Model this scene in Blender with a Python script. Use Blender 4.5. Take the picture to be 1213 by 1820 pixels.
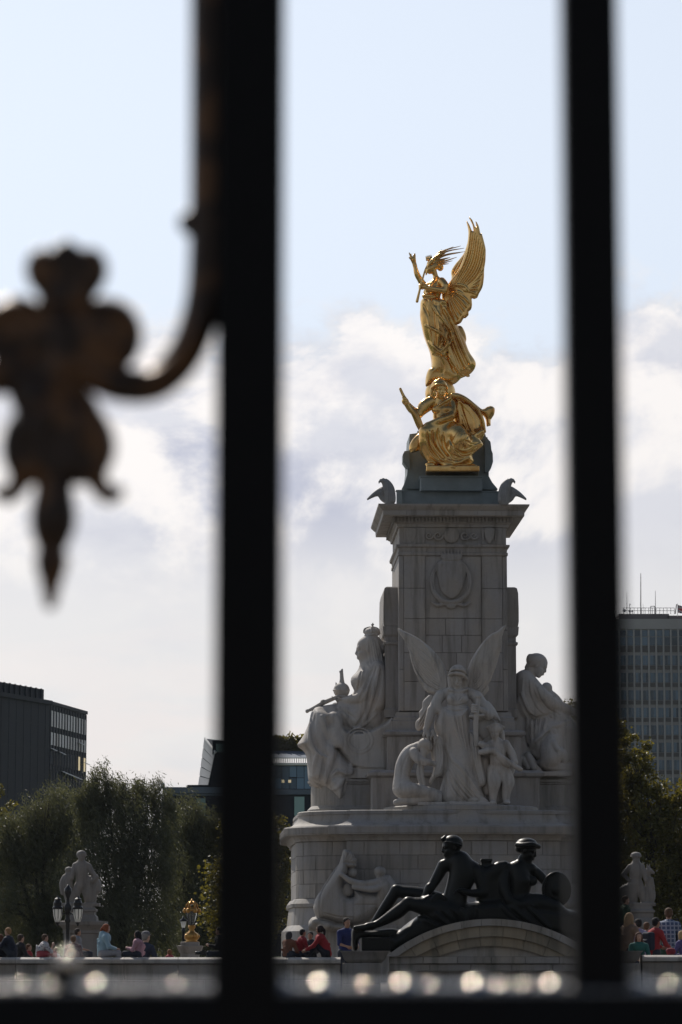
import bpy, math, random
import numpy as np
from mathutils import Vector, Matrix
R = math.radians
random.seed(7); rng = np.random.default_rng(7)
scene = bpy.context.scene
COL = scene.collection
for o in list(bpy.data.objects): bpy.data.objects.remove(o)

# ------------------------------------------------------------------ camera
FPX, CX, CY, HZ = 5400.0, 606.5, 910.0, 1690.0
CAMZ = 1.6
TH = math.atan((HZ - CY) / FPX)
cam = bpy.data.cameras.new('camera'); camo = bpy.data.objects.new('camera', cam); COL.objects.link(camo)
camo.location = (0, 0, CAMZ); camo.rotation_euler = (R(90) + TH, 0, 0)
cam.sensor_width = 36; cam.sensor_fit = 'AUTO'; cam.lens = 36 * FPX / 1820
cam.clip_start = 0.05; cam.clip_end = 5000
cam.dof.use_dof = True; cam.dof.focus_distance = 97; cam.dof.aperture_fstop = 5.4
scene.camera = camo

# ------------------------------------------------------------------ world + sun
SUN_EL, SUN_AZ = R(44), R(-24)      # azimuth measured from +Y (straight ahead), negative = left
SKY_STR = 0.06
world = bpy.data.worlds.new('World'); scene.world = world; world.use_nodes = True
wn = world.node_tree; wn.nodes.clear()
def N(tree, typ, **kw):
    n = tree.nodes.new(typ)
    for k, v in kw.items(): setattr(n, k, v)
    return n
def setin(tree, sock, v):
    if hasattr(v, 'is_output') or isinstance(v, bpy.types.NodeSocket): tree.links.new(v, sock)
    else: sock.default_value = v
def MATH(tree, op, a, b=0.0, c=None, clamp=False):
    n = N(tree, 'ShaderNodeMath', operation=op); n.use_clamp = clamp
    setin(tree, n.inputs[0], a); setin(tree, n.inputs[1], b)
    if c is not None: setin(tree, n.inputs[2], c)
    return n.outputs[0]
def SMOOTH(tree, v, lo, hi, to0=0.0, to1=1.0):
    n = N(tree, 'ShaderNodeMapRange', interpolation_type='SMOOTHSTEP')
    setin(tree, n.inputs[0], v); n.inputs[1].default_value = lo; n.inputs[2].default_value = hi
    n.inputs[3].default_value = to0; n.inputs[4].default_value = to1
    return n.outputs[0]
def MIX(tree, f, a, b):
    n = N(tree, 'ShaderNodeMix', data_type='RGBA')
    setin(tree, n.inputs[0], f); setin(tree, n.inputs[6], a); setin(tree, n.inputs[7], b)
    return n.outputs[2]
def NOISE(tree, vec, scale, detail=4, rough=0.55, dist=0.0):
    n = N(tree, 'ShaderNodeTexNoise'); n.inputs['Scale'].default_value = scale
    n.inputs['Detail'].default_value = detail; n.inputs['Roughness'].default_value = rough
    n.inputs['Distortion'].default_value = dist
    if vec is not None: tree.links.new(vec, n.inputs['Vector'])
    return n.outputs[0]
def MAPPING(tree, vec, scale=(1, 1, 1), loc=(0, 0, 0)):
    n = N(tree, 'ShaderNodeMapping'); n.inputs['Scale'].default_value = scale; n.inputs['Location'].default_value = loc
    tree.links.new(vec, n.inputs['Vector']); return n.outputs[0]
sky = N(wn, 'ShaderNodeTexSky', sky_type='NISHITA'); sky.sun_disc = False
sky.sun_elevation = SUN_EL; sky.sun_rotation = SUN_AZ
sky.air_density = 1.0; sky.dust_density = 1.0; sky.ozone_density = 1.5; sky.altitude = 20
tc = N(wn, 'ShaderNodeTexCoord').outputs['Generated']
sep = N(wn, 'ShaderNodeSeparateXYZ'); wn.links.new(tc, sep.inputs[0]); el = sep.outputs[2]
v1 = MAPPING(wn, tc, (1, 1, 1.45), (3.1, 0.2, 0.4))
v1b = MAPPING(wn, tc, (1, 1, 1.45), (3.1, 0.2, 0.4 + 0.022))
n_big = NOISE(wn, v1, 8.0, 10, 0.56, 0.25)
n_bigb = NOISE(wn, v1b, 8.0, 10, 0.56, 0.25)
n_fine = NOISE(wn, v1, 34.0, 8, 0.62, 0.4)
v2 = MAPPING(wn, tc, (1, 1, 2.4), (1.7, 5.2, 0.0))
n_grey = NOISE(wn, v2, 8.0, 8, 0.55, 0.3)
v3 = MAPPING(wn, tc, (1, 1, 5.5), (0.7, 2.2, 1.0))
n_str = NOISE(wn, v3, 12.0, 8, 0.6, 0.4)
# cumulus bank with billowing tops about twelve degrees up, pale layered cloud below
h1 = MATH(wn, 'MULTIPLY_ADD', MATH(wn, 'SUBTRACT', n_big, 0.5), 0.20, el)
h1 = MATH(wn, 'MULTIPLY_ADD', MATH(wn, 'SUBTRACT', n_fine, 0.5), 0.045, h1)
bank = SMOOTH(wn, h1, 0.211, 0.189)
crest = SMOOTH(wn, h1, 0.150, 0.198)
lit = SMOOTH(wn, MATH(wn, 'SUBTRACT', n_bigb, n_big), -0.05, 0.06)
under = MATH(wn, 'MULTIPLY', SMOOTH(wn, h1, 0.190, 0.155), SMOOTH(wn, el, 0.105, 0.150))
grey = MATH(wn, 'MULTIPLY', under, SMOOTH(wn, MATH(wn, 'MULTIPLY_ADD', lit, -0.10, n_grey), 0.36, 0.54))
low = MATH(wn, 'MULTIPLY', SMOOTH(wn, el, 0.125, 0.06), SMOOTH(wn, n_str, 0.44, 0.62))
lowgrey = MATH(wn, 'MULTIPLY', SMOOTH(wn, el, 0.13, 0.10), SMOOTH(wn, n_grey, 0.56, 0.70))
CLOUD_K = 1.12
ccol = MIX(wn, lit, (0.74, 0.745, 0.80, 1), (0.98, 0.94, 0.92, 1))
ccol = MIX(wn, grey, ccol, (0.52, 0.54, 0.65, 1))
ccol = MIX(wn, MATH(wn, 'MULTIPLY', SMOOTH(wn, el, 0.150, 0.10), 0.85), ccol, (0.845, 0.83, 0.825, 1))
ccol = MIX(wn, MATH(wn, 'MULTIPLY', lowgrey, 0.22), ccol, (0.62, 0.64, 0.74, 1))
ccol = MIX(wn, MATH(wn, 'MULTIPLY', low, 0.65), ccol, (0.91, 0.84, 0.82, 1))
ccol = MIX(wn, MATH(wn, 'MULTIPLY', SMOOTH(wn, el, 0.075, 0.0), 0.9), ccol, (0.86, 0.825, 0.785, 1))
bgs = N(wn, 'ShaderNodeBackground'); bgs.inputs[1].default_value = SKY_STR
wn.links.new(sky.outputs[0], bgs.inputs[0])
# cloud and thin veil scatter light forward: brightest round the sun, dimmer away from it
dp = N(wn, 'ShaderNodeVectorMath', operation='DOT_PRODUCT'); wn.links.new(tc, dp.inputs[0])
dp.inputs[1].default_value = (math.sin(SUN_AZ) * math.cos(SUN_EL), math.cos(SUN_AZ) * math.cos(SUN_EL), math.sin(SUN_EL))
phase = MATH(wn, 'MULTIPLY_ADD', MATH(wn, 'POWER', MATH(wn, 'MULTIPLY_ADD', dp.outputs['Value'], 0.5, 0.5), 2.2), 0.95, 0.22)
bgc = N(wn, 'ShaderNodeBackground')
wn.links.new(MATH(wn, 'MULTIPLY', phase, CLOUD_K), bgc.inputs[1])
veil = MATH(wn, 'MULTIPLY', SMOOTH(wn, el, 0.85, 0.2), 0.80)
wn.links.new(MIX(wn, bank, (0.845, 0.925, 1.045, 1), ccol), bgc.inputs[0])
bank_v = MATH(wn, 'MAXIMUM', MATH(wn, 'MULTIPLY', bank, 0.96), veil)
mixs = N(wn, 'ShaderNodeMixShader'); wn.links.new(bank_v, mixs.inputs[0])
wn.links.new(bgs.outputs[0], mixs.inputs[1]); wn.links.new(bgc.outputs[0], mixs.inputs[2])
wo = N(wn, 'ShaderNodeOutputWorld'); wn.links.new(mixs.outputs[0], wo.inputs[0])
world.cycles.sampling_method = 'AUTOMATIC'

sun = bpy.data.lights.new('sun', 'SUN'); suno = bpy.data.objects.new('sun', sun); COL.objects.link(suno)
sun.energy = 3.6; sun.angle = R(0.53); sun.color = (1.0, 0.93, 0.84)
sd = Vector((math.sin(SUN_AZ) * math.cos(SUN_EL), math.cos(SUN_AZ) * math.cos(SUN_EL), math.sin(SUN_EL)))
suno.rotation_euler = sd.to_track_quat('Z', 'Y').to_euler(); suno.location = (0, 60, 60)

vs = scene.view_settings; vs.view_transform = 'Standard'; vs.look = 'None'; vs.gamma = 1; vs.use_curve_mapping = False
vs.exposure = 0.0
cy = scene.cycles
cy.use_denoising = True; cy.max_bounces = 8; cy.diffuse_bounces = 4; cy.glossy_bounces = 4
cy.transmission_bounces = 4; cy.transparent_max_bounces = 8; cy.volume_bounces = 1
cy.sample_clamp_indirect = 6.0; cy.use_adaptive_sampling = False
try:
    cy.denoiser = 'OPENIMAGEDENOISE'; cy.denoising_input_passes = 'RGB_ALBEDO_NORMAL'; cy.denoising_prefilter = 'ACCURATE'
except Exception: pass

# ------------------------------------------------------------------ picture <-> place
def ray(px, py):
    xr = (px - CX) / FPX; yr = (CY - py) / FPX
    return Vector((xr, math.cos(TH) - yr * math.sin(TH), math.sin(TH) + yr * math.cos(TH)))
def W(px, py, Y):
    d = ray(px, py); t = Y / d.y
    return Vector((d.x * t, Y, CAMZ + d.z * t))
def ZY(py, Y): return W(CX, py, Y).z
def XY(px, py, Y): return W(px, py, Y).x
def Wn(P, Y0, dscale):
    """array of (px, py, depth) -> metres: the plane Y0 seen head on, depth along +Y"""
    yr = (CY - P[:, 1]) / FPX
    fy = math.cos(TH) - yr * math.sin(TH)
    t = Y0 / fy
    out = np.empty_like(P)
    out[:, 0] = (P[:, 0] - CX) / FPX * t
    out[:, 1] = Y0 + P[:, 2] * dscale
    out[:, 2] = CAMZ + (math.sin(TH) + yr * math.cos(TH)) * t
    return out

# ------------------------------------------------------------------ object helpers
def tag(o, label=None, cat=None, group=None, kind=None):
    if label: o['label'] = label
    if cat: o['category'] = cat
    if group: o['group'] = group
    if kind: o['kind'] = kind
    return o
def empty(name, loc=(0, 0, 0), rz=0.0, parent=None):
    o = bpy.data.objects.new(name, None); COL.objects.link(o); o.location = loc; o.rotation_euler = (0, 0, rz)
    o.empty_display_size = 0.2
    if parent: o.parent = parent
    return o
def thing(name, label, cat, loc=(0, 0, 0), rz=0.0, group=None):
    return tag(empty(name, loc, rz), label, cat, group)
def abs_mat(o):
    m = Matrix.Translation(o.location) @ o.rotation_euler.to_matrix().to_4x4() @ Matrix.Diagonal((*o.scale, 1))
    return (abs_mat(o.parent) @ m) if o.parent else m
def raw_obj(name, verts, faces, mat, parent=None, smooth=False, wspace=True):
    """verts in world space when wspace (moved into the parent's frame), else local"""
    me = bpy.data.meshes.new(name)
    V = np.asarray(verts, dtype=np.float64).reshape(-1, 3)
    org = Vector((0, 0, 0))
    if parent is not None and wspace:
        M = np.array(abs_mat(parent).inverted()); V = V @ M[:3, :3].T + M[:3, 3]
    elif parent is None and wspace and len(V):
        org = Vector(((V[:, 0].min() + V[:, 0].max()) / 2, (V[:, 1].min() + V[:, 1].max()) / 2, V[:, 2].min()))
        V = V - np.array(org)
    if isinstance(faces, np.ndarray):
        nf, k = faces.shape
        me.vertices.add(len(V)); me.vertices.foreach_set('co', V.astype(np.float32).ravel())
        me.loops.add(nf * k); me.loops.foreach_set('vertex_index', faces.astype(np.int32).ravel())
        me.polygons.add(nf); me.polygons.foreach_set('loop_start', np.arange(0, nf * k, k, dtype=np.int32))
        me.update(calc_edges=True)
    else:
        me.from_pydata(V.tolist(), [], faces); me.update()
    if smooth: me.polygons.foreach_set('use_smooth', np.ones(len(me.polygons), dtype=bool))
    if mat: me.materials.append(mat)
    o = bpy.data.objects.new(name, me); COL.objects.link(o)
    o.location = org
    if parent is not None: o.parent = parent
    return o
class MB:
    def __init__(s): s.v = []; s.f = []
    def add(s, V, F):
        b = len(s.v); s.v += [tuple(p) for p in V]; s.f += [tuple(i + b for i in f) for f in F]
    def box(s, lo, hi, M=None, ch=0.0):
        x0, y0, z0 = lo; x1, y1, z1 = hi
        V = [(x0, y0, z0), (x1, y0, z0), (x1, y1, z0), (x0, y1, z0), (x0, y0, z1), (x1, y0, z1), (x1, y1, z1), (x0, y1, z1)]
        F = [(0, 3, 2, 1), (4, 5, 6, 7), (0, 1, 5, 4), (1, 2, 6, 5), (2, 3, 7, 6), (3, 0, 4, 7)]
        if M is not None: V = [tuple(M @ Vector(p)) for p in V]
        s.add(V, F); return s
    def hexa(s, V):
        s.add(V, [(0, 3, 2, 1), (4, 5, 6, 7), (0, 1, 5, 4), (1, 2, 6, 5), (2, 3, 7, 6), (3, 0, 4, 7)]); return s
    def tube(s, pts, radii, n=8, cap=True):
        pts = [Vector(p) for p in pts]
        if not hasattr(radii, '__len__'): radii = [radii] * len(pts)
        rings = []
        t0 = (pts[1] - pts[0]).normalized()
        up = Vector((0, 0, 1)) if abs(t0.z) < 0.9 else Vector((1, 0, 0))
        a = t0.cross(up).normalized()
        V = []; F = []
        for i, p in enumerate(pts):
            t = (pts[min(i + 1, len(pts) - 1)] - pts[max(i - 1, 0)]).normalized()
            a = (a - t * a.dot(t)).normalized(); b = t.cross(a)
            for k in range(n):
                an = 2 * math.pi * k / n
                V.append(p + (a * math.cos(an) + b * math.sin(an)) * radii[i])
        for i in range(len(pts) - 1):
            for k in range(n):
                k2 = (k + 1) % n
                F.append((i * n + k, i * n + k2, (i + 1) * n + k2, (i + 1) * n + k))
        if cap:
            F.append(tuple(range(n))[::-1]); F.append(tuple((len(pts) - 1) * n + k for k in range(n)))
        s.add(V, F); return s
    def lathe(s, prof, c=(0, 0, 0), n=24, arc=None):
        """prof: list of (r, z) bottom to top"""
        V = []; F = []
        for (r, z) in prof:
            for k in range(n):
                an = 2 * math.pi * k / n
                V.append((c[0] + r * math.cos(an), c[1] + r * math.sin(an), c[2] + z))
        m = len(prof)
        for i in range(m - 1):
            for k in range(n):
                k2 = (k + 1) % n
                F.append((i * n + k, i * n + k2, (i + 1) * n + k2, (i + 1) * n + k))
        F.append(tuple(range(n))[::-1]); F.append(tuple((m - 1) * n + k for k in range(n)))
        s.add(V, F); return s
    def sweep(s, plan, prof, cap=True):
        """plan: closed CCW list of (x, y); prof: list of (out, z) bottom to top, offset along plan normals"""
        n = len(plan); nr = []
        for i in range(n):
            p0 = Vector(plan[i - 1]); p1 = Vector(plan[i]); p2 = Vector(plan[(i + 1) % n])
            d1 = (p1 - p0).normalized(); d2 = (p2 - p1).normalized()
            n1 = Vector((d1.y, -d1.x)); n2 = Vector((d2.y, -d2.x))
            m = (n1 + n2); m = m / max(0.3, m.dot(n1)) if m.length > 1e-6 else n1
            nr.append((p1, m))
        V = []; F = []
        for (o, z) in prof:
            for (p, m) in nr: V.append((p.x + m.x * o, p.y + m.y * o, z))
        for i in range(len(prof) - 1):
            for k in range(n):
                k2 = (k + 1) % n
                F.append((i * n + k, i * n + k2, (i + 1) * n + k2, (i + 1) * n + k))
        if cap:
            F.append(tuple(range(n))[::-1]); F.append(tuple((len(prof) - 1) * n + k for k in range(n)))
        s.add(V, F); return s
    def prism(s, pts, y0, y1):
        """outline in the x-z plane, extruded from y0 to y1 (pts counter-clockwise seen from -y)"""
        n = len(pts)
        V = [(p[0], y0, p[1]) for p in pts] + [(p[0], y1, p[1]) for p in pts]
        F = [tuple(range(n)), tuple(range(2 * n - 1, n - 1, -1))]
        for k in range(n):
            k2 = (k + 1) % n; F.append((k, n + k, n + k2, k2))
        s.add(V, F); return s
    def build(s, name, mat, parent=None, smooth=False, wspace=False, auto=None):
        o = raw_obj(name, s.v, s.f, mat, parent, smooth, wspace)
        if auto is not None:
            o.data.polygons.foreach_set('use_smooth', np.ones(len(o.data.polygons), dtype=bool))
            try: o.data.set_sharp_from_angle(angle=R(auto))
            except Exception: pass
        return o
def rect(hx, hy): return [(-hx, -hy), (hx, -hy), (hx, hy), (-hx, hy)]
def kids(o): return [c for c in bpy.data.objects if c.parent == o]
def copy_tree(o, parent=None):
    ch = [c for c in bpy.data.objects if c.parent == o]
    c = o.copy(); COL.objects.link(c)
    if parent is not None: c.parent = parent
    for k in ch: copy_tree(k, c)
    return c

# ------------------------------------------------------------------ materials
def new_mat(name):
    m = bpy.data.materials.new(name); m.use_nodes = True
    t = m.node_tree; b = t.nodes['Principled BSDF']
    return m, t, b
def objcoord(t): return N(t, 'ShaderNodeTexCoord').outputs['Object']
def worldpos(t): return N(t, 'ShaderNodeNewGeometry').outputs['Position']
def bump(t, b, h, strength=0.3, dist=0.02):
    n = N(t, 'ShaderNodeBump'); n.inputs['Strength'].default_value = strength; n.inputs['Distance'].default_value = dist
    t.links.new(h, n.inputs['Height']); t.links.new(n.outputs[0], b.inputs['Normal'])
def plain(name, col, rough=0.6, metal=0.0, var=0.25, scale=6.0, spec=None, bumps=0.0):
    m, t, b = new_mat(name)
    p = objcoord(t); n = NOISE(t, p, scale, 5, 0.6)
    c0 = tuple(x * (1 - var) for x in col) + (1,); c1 = tuple(min(1, x * (1 + var)) for x in col) + (1,)
    t.links.new(MIX(t, n, c0, c1), b.inputs['Base Color'])
    b.inputs['Roughness'].default_value = rough; b.inputs['Metallic'].default_value = metal
    if spec is not None: b.inputs['Specular IOR Level'].default_value = spec
    if bumps: bump(t, b, n, bumps, 0.01)
    return m
def stone(name, base, stain, warm, rough=0.7, rnd=0.12, scale=1.0, bumps=0.25):
    m, t, b = new_mat(name)
    p = worldpos(t)
    n1 = NOISE(t, p, 0.9 * scale, 6, 0.6); n2 = NOISE(t, p, 7.0 * scale, 6, 0.65, 0.4)
    st = MAPPING(t, p, (3.2, 3.2, 0.35)); n3 = NOISE(t, st, 1.2 * scale, 6, 0.6)
    ven = NOISE(t, p, 2.4 * scale, 8, 0.7, 1.6)
    ven = MATH(t, 'SUBTRACT', 1.0, MATH(t, 'MULTIPLY', MATH(t, 'ABSOLUTE', MATH(t, 'SUBTRACT', ven, 0.5)), 14.0), clamp=True)
    c = MIX(t, SMOOTH(t, n1, 0.35, 0.7), base + (1,), warm + (1,))
    c = MIX(t, MATH(t, 'MULTIPLY', SMOOTH(t, n3, 0.46, 0.70), 0.75), c, stain + (1,))
    c = MIX(t, MATH(t, 'MULTIPLY', ven, 0.14), c, tuple(x * 0.6 for x in base) + (1,))
    c = MIX(t, MATH(t, 'MULTIPLY', SMOOTH(t, n2, 0.55, 0.8), 0.35), c, stain + (1,))
    if rnd:
        r = N(t, 'ShaderNodeObjectInfo').outputs['Random']
        hv = N(t, 'ShaderNodeHueSaturation'); t.links.new(c, hv.inputs['Color'])
        t.links.new(MATH(t, 'MULTIPLY_ADD', r, 2 * rnd, 1 - rnd), hv.inputs['Value']); c = hv.outputs[0]
    t.links.new(c, b.inputs['Base Color']); b.inputs['Roughness'].default_value = rough
    n4 = NOISE(t, p, 30.0 * scale, 4, 0.6)
    bump(t, b, MATH(t, 'ADD', n4, MATH(t, 'MULTIPLY', n2, 0.6)), bumps, 0.01)
    return m
M = {}
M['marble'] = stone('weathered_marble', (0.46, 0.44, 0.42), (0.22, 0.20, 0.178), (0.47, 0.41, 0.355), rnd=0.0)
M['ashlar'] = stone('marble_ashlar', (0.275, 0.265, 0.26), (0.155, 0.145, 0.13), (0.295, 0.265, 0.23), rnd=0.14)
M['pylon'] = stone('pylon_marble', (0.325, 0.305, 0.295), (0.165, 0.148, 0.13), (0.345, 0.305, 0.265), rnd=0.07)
M['wallstone'] = stone('wall_stone', (0.30, 0.28, 0.26), (0.12, 0.115, 0.095), (0.34, 0.29, 0.23), rnd=0.16)
M['archstone'] = stone('tan_arch_stone', (0.29, 0.245, 0.18), (0.13, 0.115, 0.085), (0.34, 0.27, 0.18), rnd=0.14)
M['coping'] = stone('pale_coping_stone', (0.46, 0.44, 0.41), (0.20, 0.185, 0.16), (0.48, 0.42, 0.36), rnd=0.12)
M['greybronze'] = plain('pale_grey_bronze', (0.26, 0.26, 0.265), 0.6, 0.1, 0.3, 3, bumps=0.3)
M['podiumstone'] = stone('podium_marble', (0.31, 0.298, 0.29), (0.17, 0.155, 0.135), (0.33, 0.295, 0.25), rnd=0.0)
M['oldgold'] = plain('tarnished_gilding', (0.42, 0.235, 0.07), .38, .9, .4, 6)
M['joint'] = plain('joint_mortar', (0.24, 0.22, 0.20), 0.9)
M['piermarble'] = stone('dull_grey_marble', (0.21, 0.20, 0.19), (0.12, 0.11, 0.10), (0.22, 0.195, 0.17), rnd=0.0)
M['iron'] = plain('black_iron_paint', (0.006, 0.006, 0.0065), 0.5, 0.0, 0.3, 40, spec=0.12)
m, t, b = new_mat('mottled_relief_gilding'); M['giltdark'] = m
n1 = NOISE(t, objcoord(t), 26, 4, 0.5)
t.links.new(MIX(t, SMOOTH(t, n1, 0.44, 0.60), (0.028, 0.016, 0.010, 1), (0.115, 0.055, 0.022, 1)), b.inputs['Base Color'])  # brown and black mottle in the gilding stands in for relief shading
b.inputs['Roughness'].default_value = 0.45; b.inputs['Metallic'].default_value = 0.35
M['patina'] = plain('green_bronze', (0.19, 0.225, 0.235), 0.6, 0.1, 0.35, 2.5, bumps=0.3)
m, t, b = new_mat('gilded_bronze'); M['gold'] = m
p = worldpos(t); n1 = NOISE(t, p, 1.1, 4, 0.55, 0.4); n2 = NOISE(t, p, 3.0, 3, 0.5)
c = MIX(t, SMOOTH(t, n1, 0.45, 0.70), (0.84, 0.535, 0.20, 1), (0.50, 0.265, 0.085, 1))
t.links.new(c, b.inputs['Base Color']); b.inputs['Metallic'].default_value = 0.97
t.links.new(MATH(t, 'MULTIPLY_ADD', n2, 0.20, 0.14), b.inputs['Roughness'])
m, t, b = new_mat('dark_bronze'); M['bronze'] = m
p = worldpos(t); n1 = NOISE(t, p, 4.0, 6, 0.6, 0.5)
t.links.new(MIX(t, n1, (0.004, 0.004, 0.0045, 1), (0.016, 0.017, 0.013, 1)), b.inputs['Base Color'])
b.inputs['Metallic'].default_value = 0.15; b.inputs['Specular IOR Level'].default_value = 0.25; t.links.new(MATH(t, 'MULTIPLY_ADD', n1, 0.25, 0.28), b.inputs['Roughness'])
bump(t, b, n1, 0.15, 0.02)
M['asphalt'] = plain('asphalt', (0.05, 0.05, 0.052), 0.85, 0, 0.35, 3)
M['paving'] = plain('pale_gravel_paving', (0.15, 0.135, 0.12), 0.9, 0, 0.25, 2)
M['grass'] = plain('mown_grass', (0.05, 0.075, 0.02), 0.9, 0, 0.4, 1.5)
# ------------------------------------------------------------------ sculpting in a distance field
def smin(a, b, k):
    if k <= 0: return np.minimum(a, b)
    h = np.clip(0.5 + 0.5 * (b - a) / k, 0, 1)
    return b * (1 - h) + a * h - k * h * (1 - h)
def catmull(P, step):
    P = np.asarray(P, float)
    if len(P) < 3:
        n = max(2, int(np.linalg.norm(P[-1] - P[0]) / step) + 1)
        return P[0] + (P[-1] - P[0]) * np.linspace(0, 1, n)[:, None]
    Q = np.vstack([2 * P[0] - P[1], P, 2 * P[-1] - P[-2]]); out = []
    for i in range(1, len(Q) - 2):
        p0, p1, p2, p3 = Q[i - 1:i + 3]
        n = max(1, int(np.linalg.norm(p2 - p1) / step))
        t = np.linspace(0, 1, n, endpoint=False)[:, None]
        out.append(0.5 * (2 * p1 + (p2 - p0) * t + (2 * p0 - 5 * p1 + 4 * p2 - p3) * t * t + (3 * p1 - p0 - 3 * p2 + p3) * t ** 3))
    out.append(Q[-2][None]); return np.vstack(out)
def catmull_closed(P, step):
    P = np.asarray(P, float); n = len(P); out = []
    for i in range(n):
        p0, p1, p2, p3 = P[i - 1], P[i], P[(i + 1) % n], P[(i + 2) % n]
        m = max(1, int(np.linalg.norm(p2 - p1) / step))
        t = np.linspace(0, 1, m, endpoint=False)[:, None]
        out.append(0.5 * (2 * p1 + (p2 - p0) * t + (2 * p0 - 5 * p1 + 4 * p2 - p3) * t * t + (3 * p1 - p0 - 3 * p2 + p3) * t ** 3))
    return np.vstack(out)
class Sculpt:
    """axes: x right, y down, d away from the viewer, in picture units (or metres when used for people)"""
    def __init__(s, lo, hi, h=1.0):
        s.lo = np.array(lo, float); s.h = h
        s.n = np.maximum(4, np.ceil((np.array(hi, float) - s.lo) / h).astype(int) + 1)
        s.ax = [s.lo[i] + h * np.arange(s.n[i]) for i in range(3)]
        s.F = np.full(s.n, 50.0 * h, np.float32); s.k = 2.0 * h
    def blk(s, lo, hi, k):
        m = k + 2.5 * s.h
        a = np.clip(np.floor((np.asarray(lo) - m - s.lo) / s.h).astype(int), 0, s.n)
        b = np.clip(np.ceil((np.asarray(hi) + m - s.lo) / s.h).astype(int) + 1, 0, s.n)
        if np.any(b <= a): return None
        sl = tuple(slice(a[i], b[i]) for i in range(3))
        X = s.ax[0][sl[0]][:, None, None].astype(np.float32); Y = s.ax[1][sl[1]][None, :, None].astype(np.float32)
        D = s.ax[2][sl[2]][None, None, :].astype(np.float32)
        return sl, X, Y, D
    def put(s, sl, d, k, mode='u'):
        A = s.F[sl]
        if mode == 'u': s.F[sl] = smin(A, d, k)
        elif mode == 's': s.F[sl] = -smin(-A, d, k)
    def cap(s, p0, p1, r0, r1=None, k=None, mode='u', flat=None):
        """tapered capsule; flat=(normal, factor) squashes it along the normal"""
        if r1 is None: r1 = r0
        k = s.k if k is None else k
        p0 = np.asarray(p0, float); p1 = np.asarray(p1, float); rm = max(r0, r1)
        B = s.blk(np.minimum(p0, p1) - rm, np.maximum(p0, p1) + rm, k)
        if B is None: return s
        sl, X, Y, D = B
        ax, ay, ad = X - p0[0], Y - p0[1], D - p0[2]; v = p1 - p0
        L = max(1e-9, float(v @ v))
        t = np.clip((ax * v[0] + ay * v[1] + ad * v[2]) / L, 0, 1)
        ex, ey, ed = ax - t * v[0], ay - t * v[1], ad - t * v[2]
        if flat is not None:
            n = np.asarray(flat[0], float); n = n / np.linalg.norm(n); f = flat[1] - 1
            q = (ex * n[0] + ey * n[1] + ed * n[2]) * f
            ex, ey, ed = ex + q * n[0], ey + q * n[1], ed + q * n[2]
        d = np.sqrt(ex * ex + ey * ey + ed * ed) - (r0 + (r1 - r0) * t)
        if flat is not None: d = d / (1 + 0.5 * f)
        s.put(sl, d, k, mode); return s
    def segs(s, Q, k, mode, flat=None):
        """one tapered tube through the rows (x, y, d, r) of Q, joined without swelling, blended into the field once"""
        Q = np.asarray(Q, float); Q[:, 3] = np.maximum(Q[:, 3], 0.05 * s.h)
        B = s.blk((Q[:, :3] - Q[:, 3:]).min(0), (Q[:, :3] + Q[:, 3:]).max(0), k)
        if B is None: return s
        sl, X, Y, D = B; o = [q.start for q in sl]; T = np.full([q.stop - q.start for q in sl], 50.0 * s.h, np.float32)
        for a, b in zip(Q[:-1], Q[1:]):
            rm = max(a[3], b[3]); C = s.blk(np.minimum(a[:3], b[:3]) - rm, np.maximum(a[:3], b[:3]) + rm, k)
            if C is None: continue
            cl, X, Y, D = C; v = b[:3] - a[:3]; L = max(1e-9, float(v @ v)); ax, ay, ad = X - a[0], Y - a[1], D - a[2]
            t = np.clip((ax * v[0] + ay * v[1] + ad * v[2]) / L, 0, 1); ex, ey, ed = ax - t * v[0], ay - t * v[1], ad - t * v[2]
            if flat is not None:
                n = np.asarray(flat[0], float); n = n / np.linalg.norm(n); f = flat[1] - 1
                q = (ex * n[0] + ey * n[1] + ed * n[2]) * f; ex, ey, ed = ex + q * n[0], ey + q * n[1], ed + q * n[2]
            d = np.sqrt(ex * ex + ey * ey + ed * ed) - (a[3] + (b[3] - a[3]) * t)
            w = tuple(slice(max(0, c.start - o_), c.stop - o_) for c, o_ in zip(cl, o)); g = tuple(slice(max(0, o_ - c.start), None) for c, o_ in zip(cl, o))
            d = d[g]; sh = T[w].shape; d = d[:sh[0], :sh[1], :sh[2]]; w = tuple(slice(q.start, q.start + n_) for q, n_ in zip(w, d.shape))
            T[w] = np.minimum(T[w], d)
        s.put(sl, T, k, mode); return s
    def chain(s, pts, radii, k=None, mode='u', flat=None, smooth=True, step=None):
        k = s.k if k is None else k
        P = np.asarray(pts, float)
        if not hasattr(radii, '__len__'): radii = [radii] * len(P)
        Q = np.hstack([P, np.asarray(radii, float)[:, None]])
        if smooth and len(P) > 2: Q = catmull(Q, step or 4 * s.h)
        return s.segs(Q, k, mode, flat)
    def ell(s, c, r, rot=None, k=None, mode='u'):
        """rot: three orthonormal axes as rows"""
        k = s.k if k is None else k
        c = np.asarray(c, float); r = np.asarray(r, float); rm = r.max() if rot is not None else r
        B = s.blk(c - rm, c + rm, k)
        if B is None: return s
        sl, X, Y, D = B; X, Y, D = X - c[0], Y - c[1], D - c[2]
        if rot is not None:
            A = np.asarray(rot, float)
            X, Y, D = (A[i, 0] * X + A[i, 1] * Y + A[i, 2] * D for i in range(3))
        k0 = np.sqrt((X / r[0]) ** 2 + (Y / r[1]) ** 2 + (D / r[2]) ** 2)
        k1 = np.sqrt((X / r[0] ** 2) ** 2 + (Y / r[1] ** 2) ** 2 + (D / r[2] ** 2) ** 2)
        d = np.where(k1 > 1e-9, k0 * (k0 - 1) / np.maximum(k1, 1e-9), -r.min())
        s.put(sl, d.astype(np.float32), k, mode); return s
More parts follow.
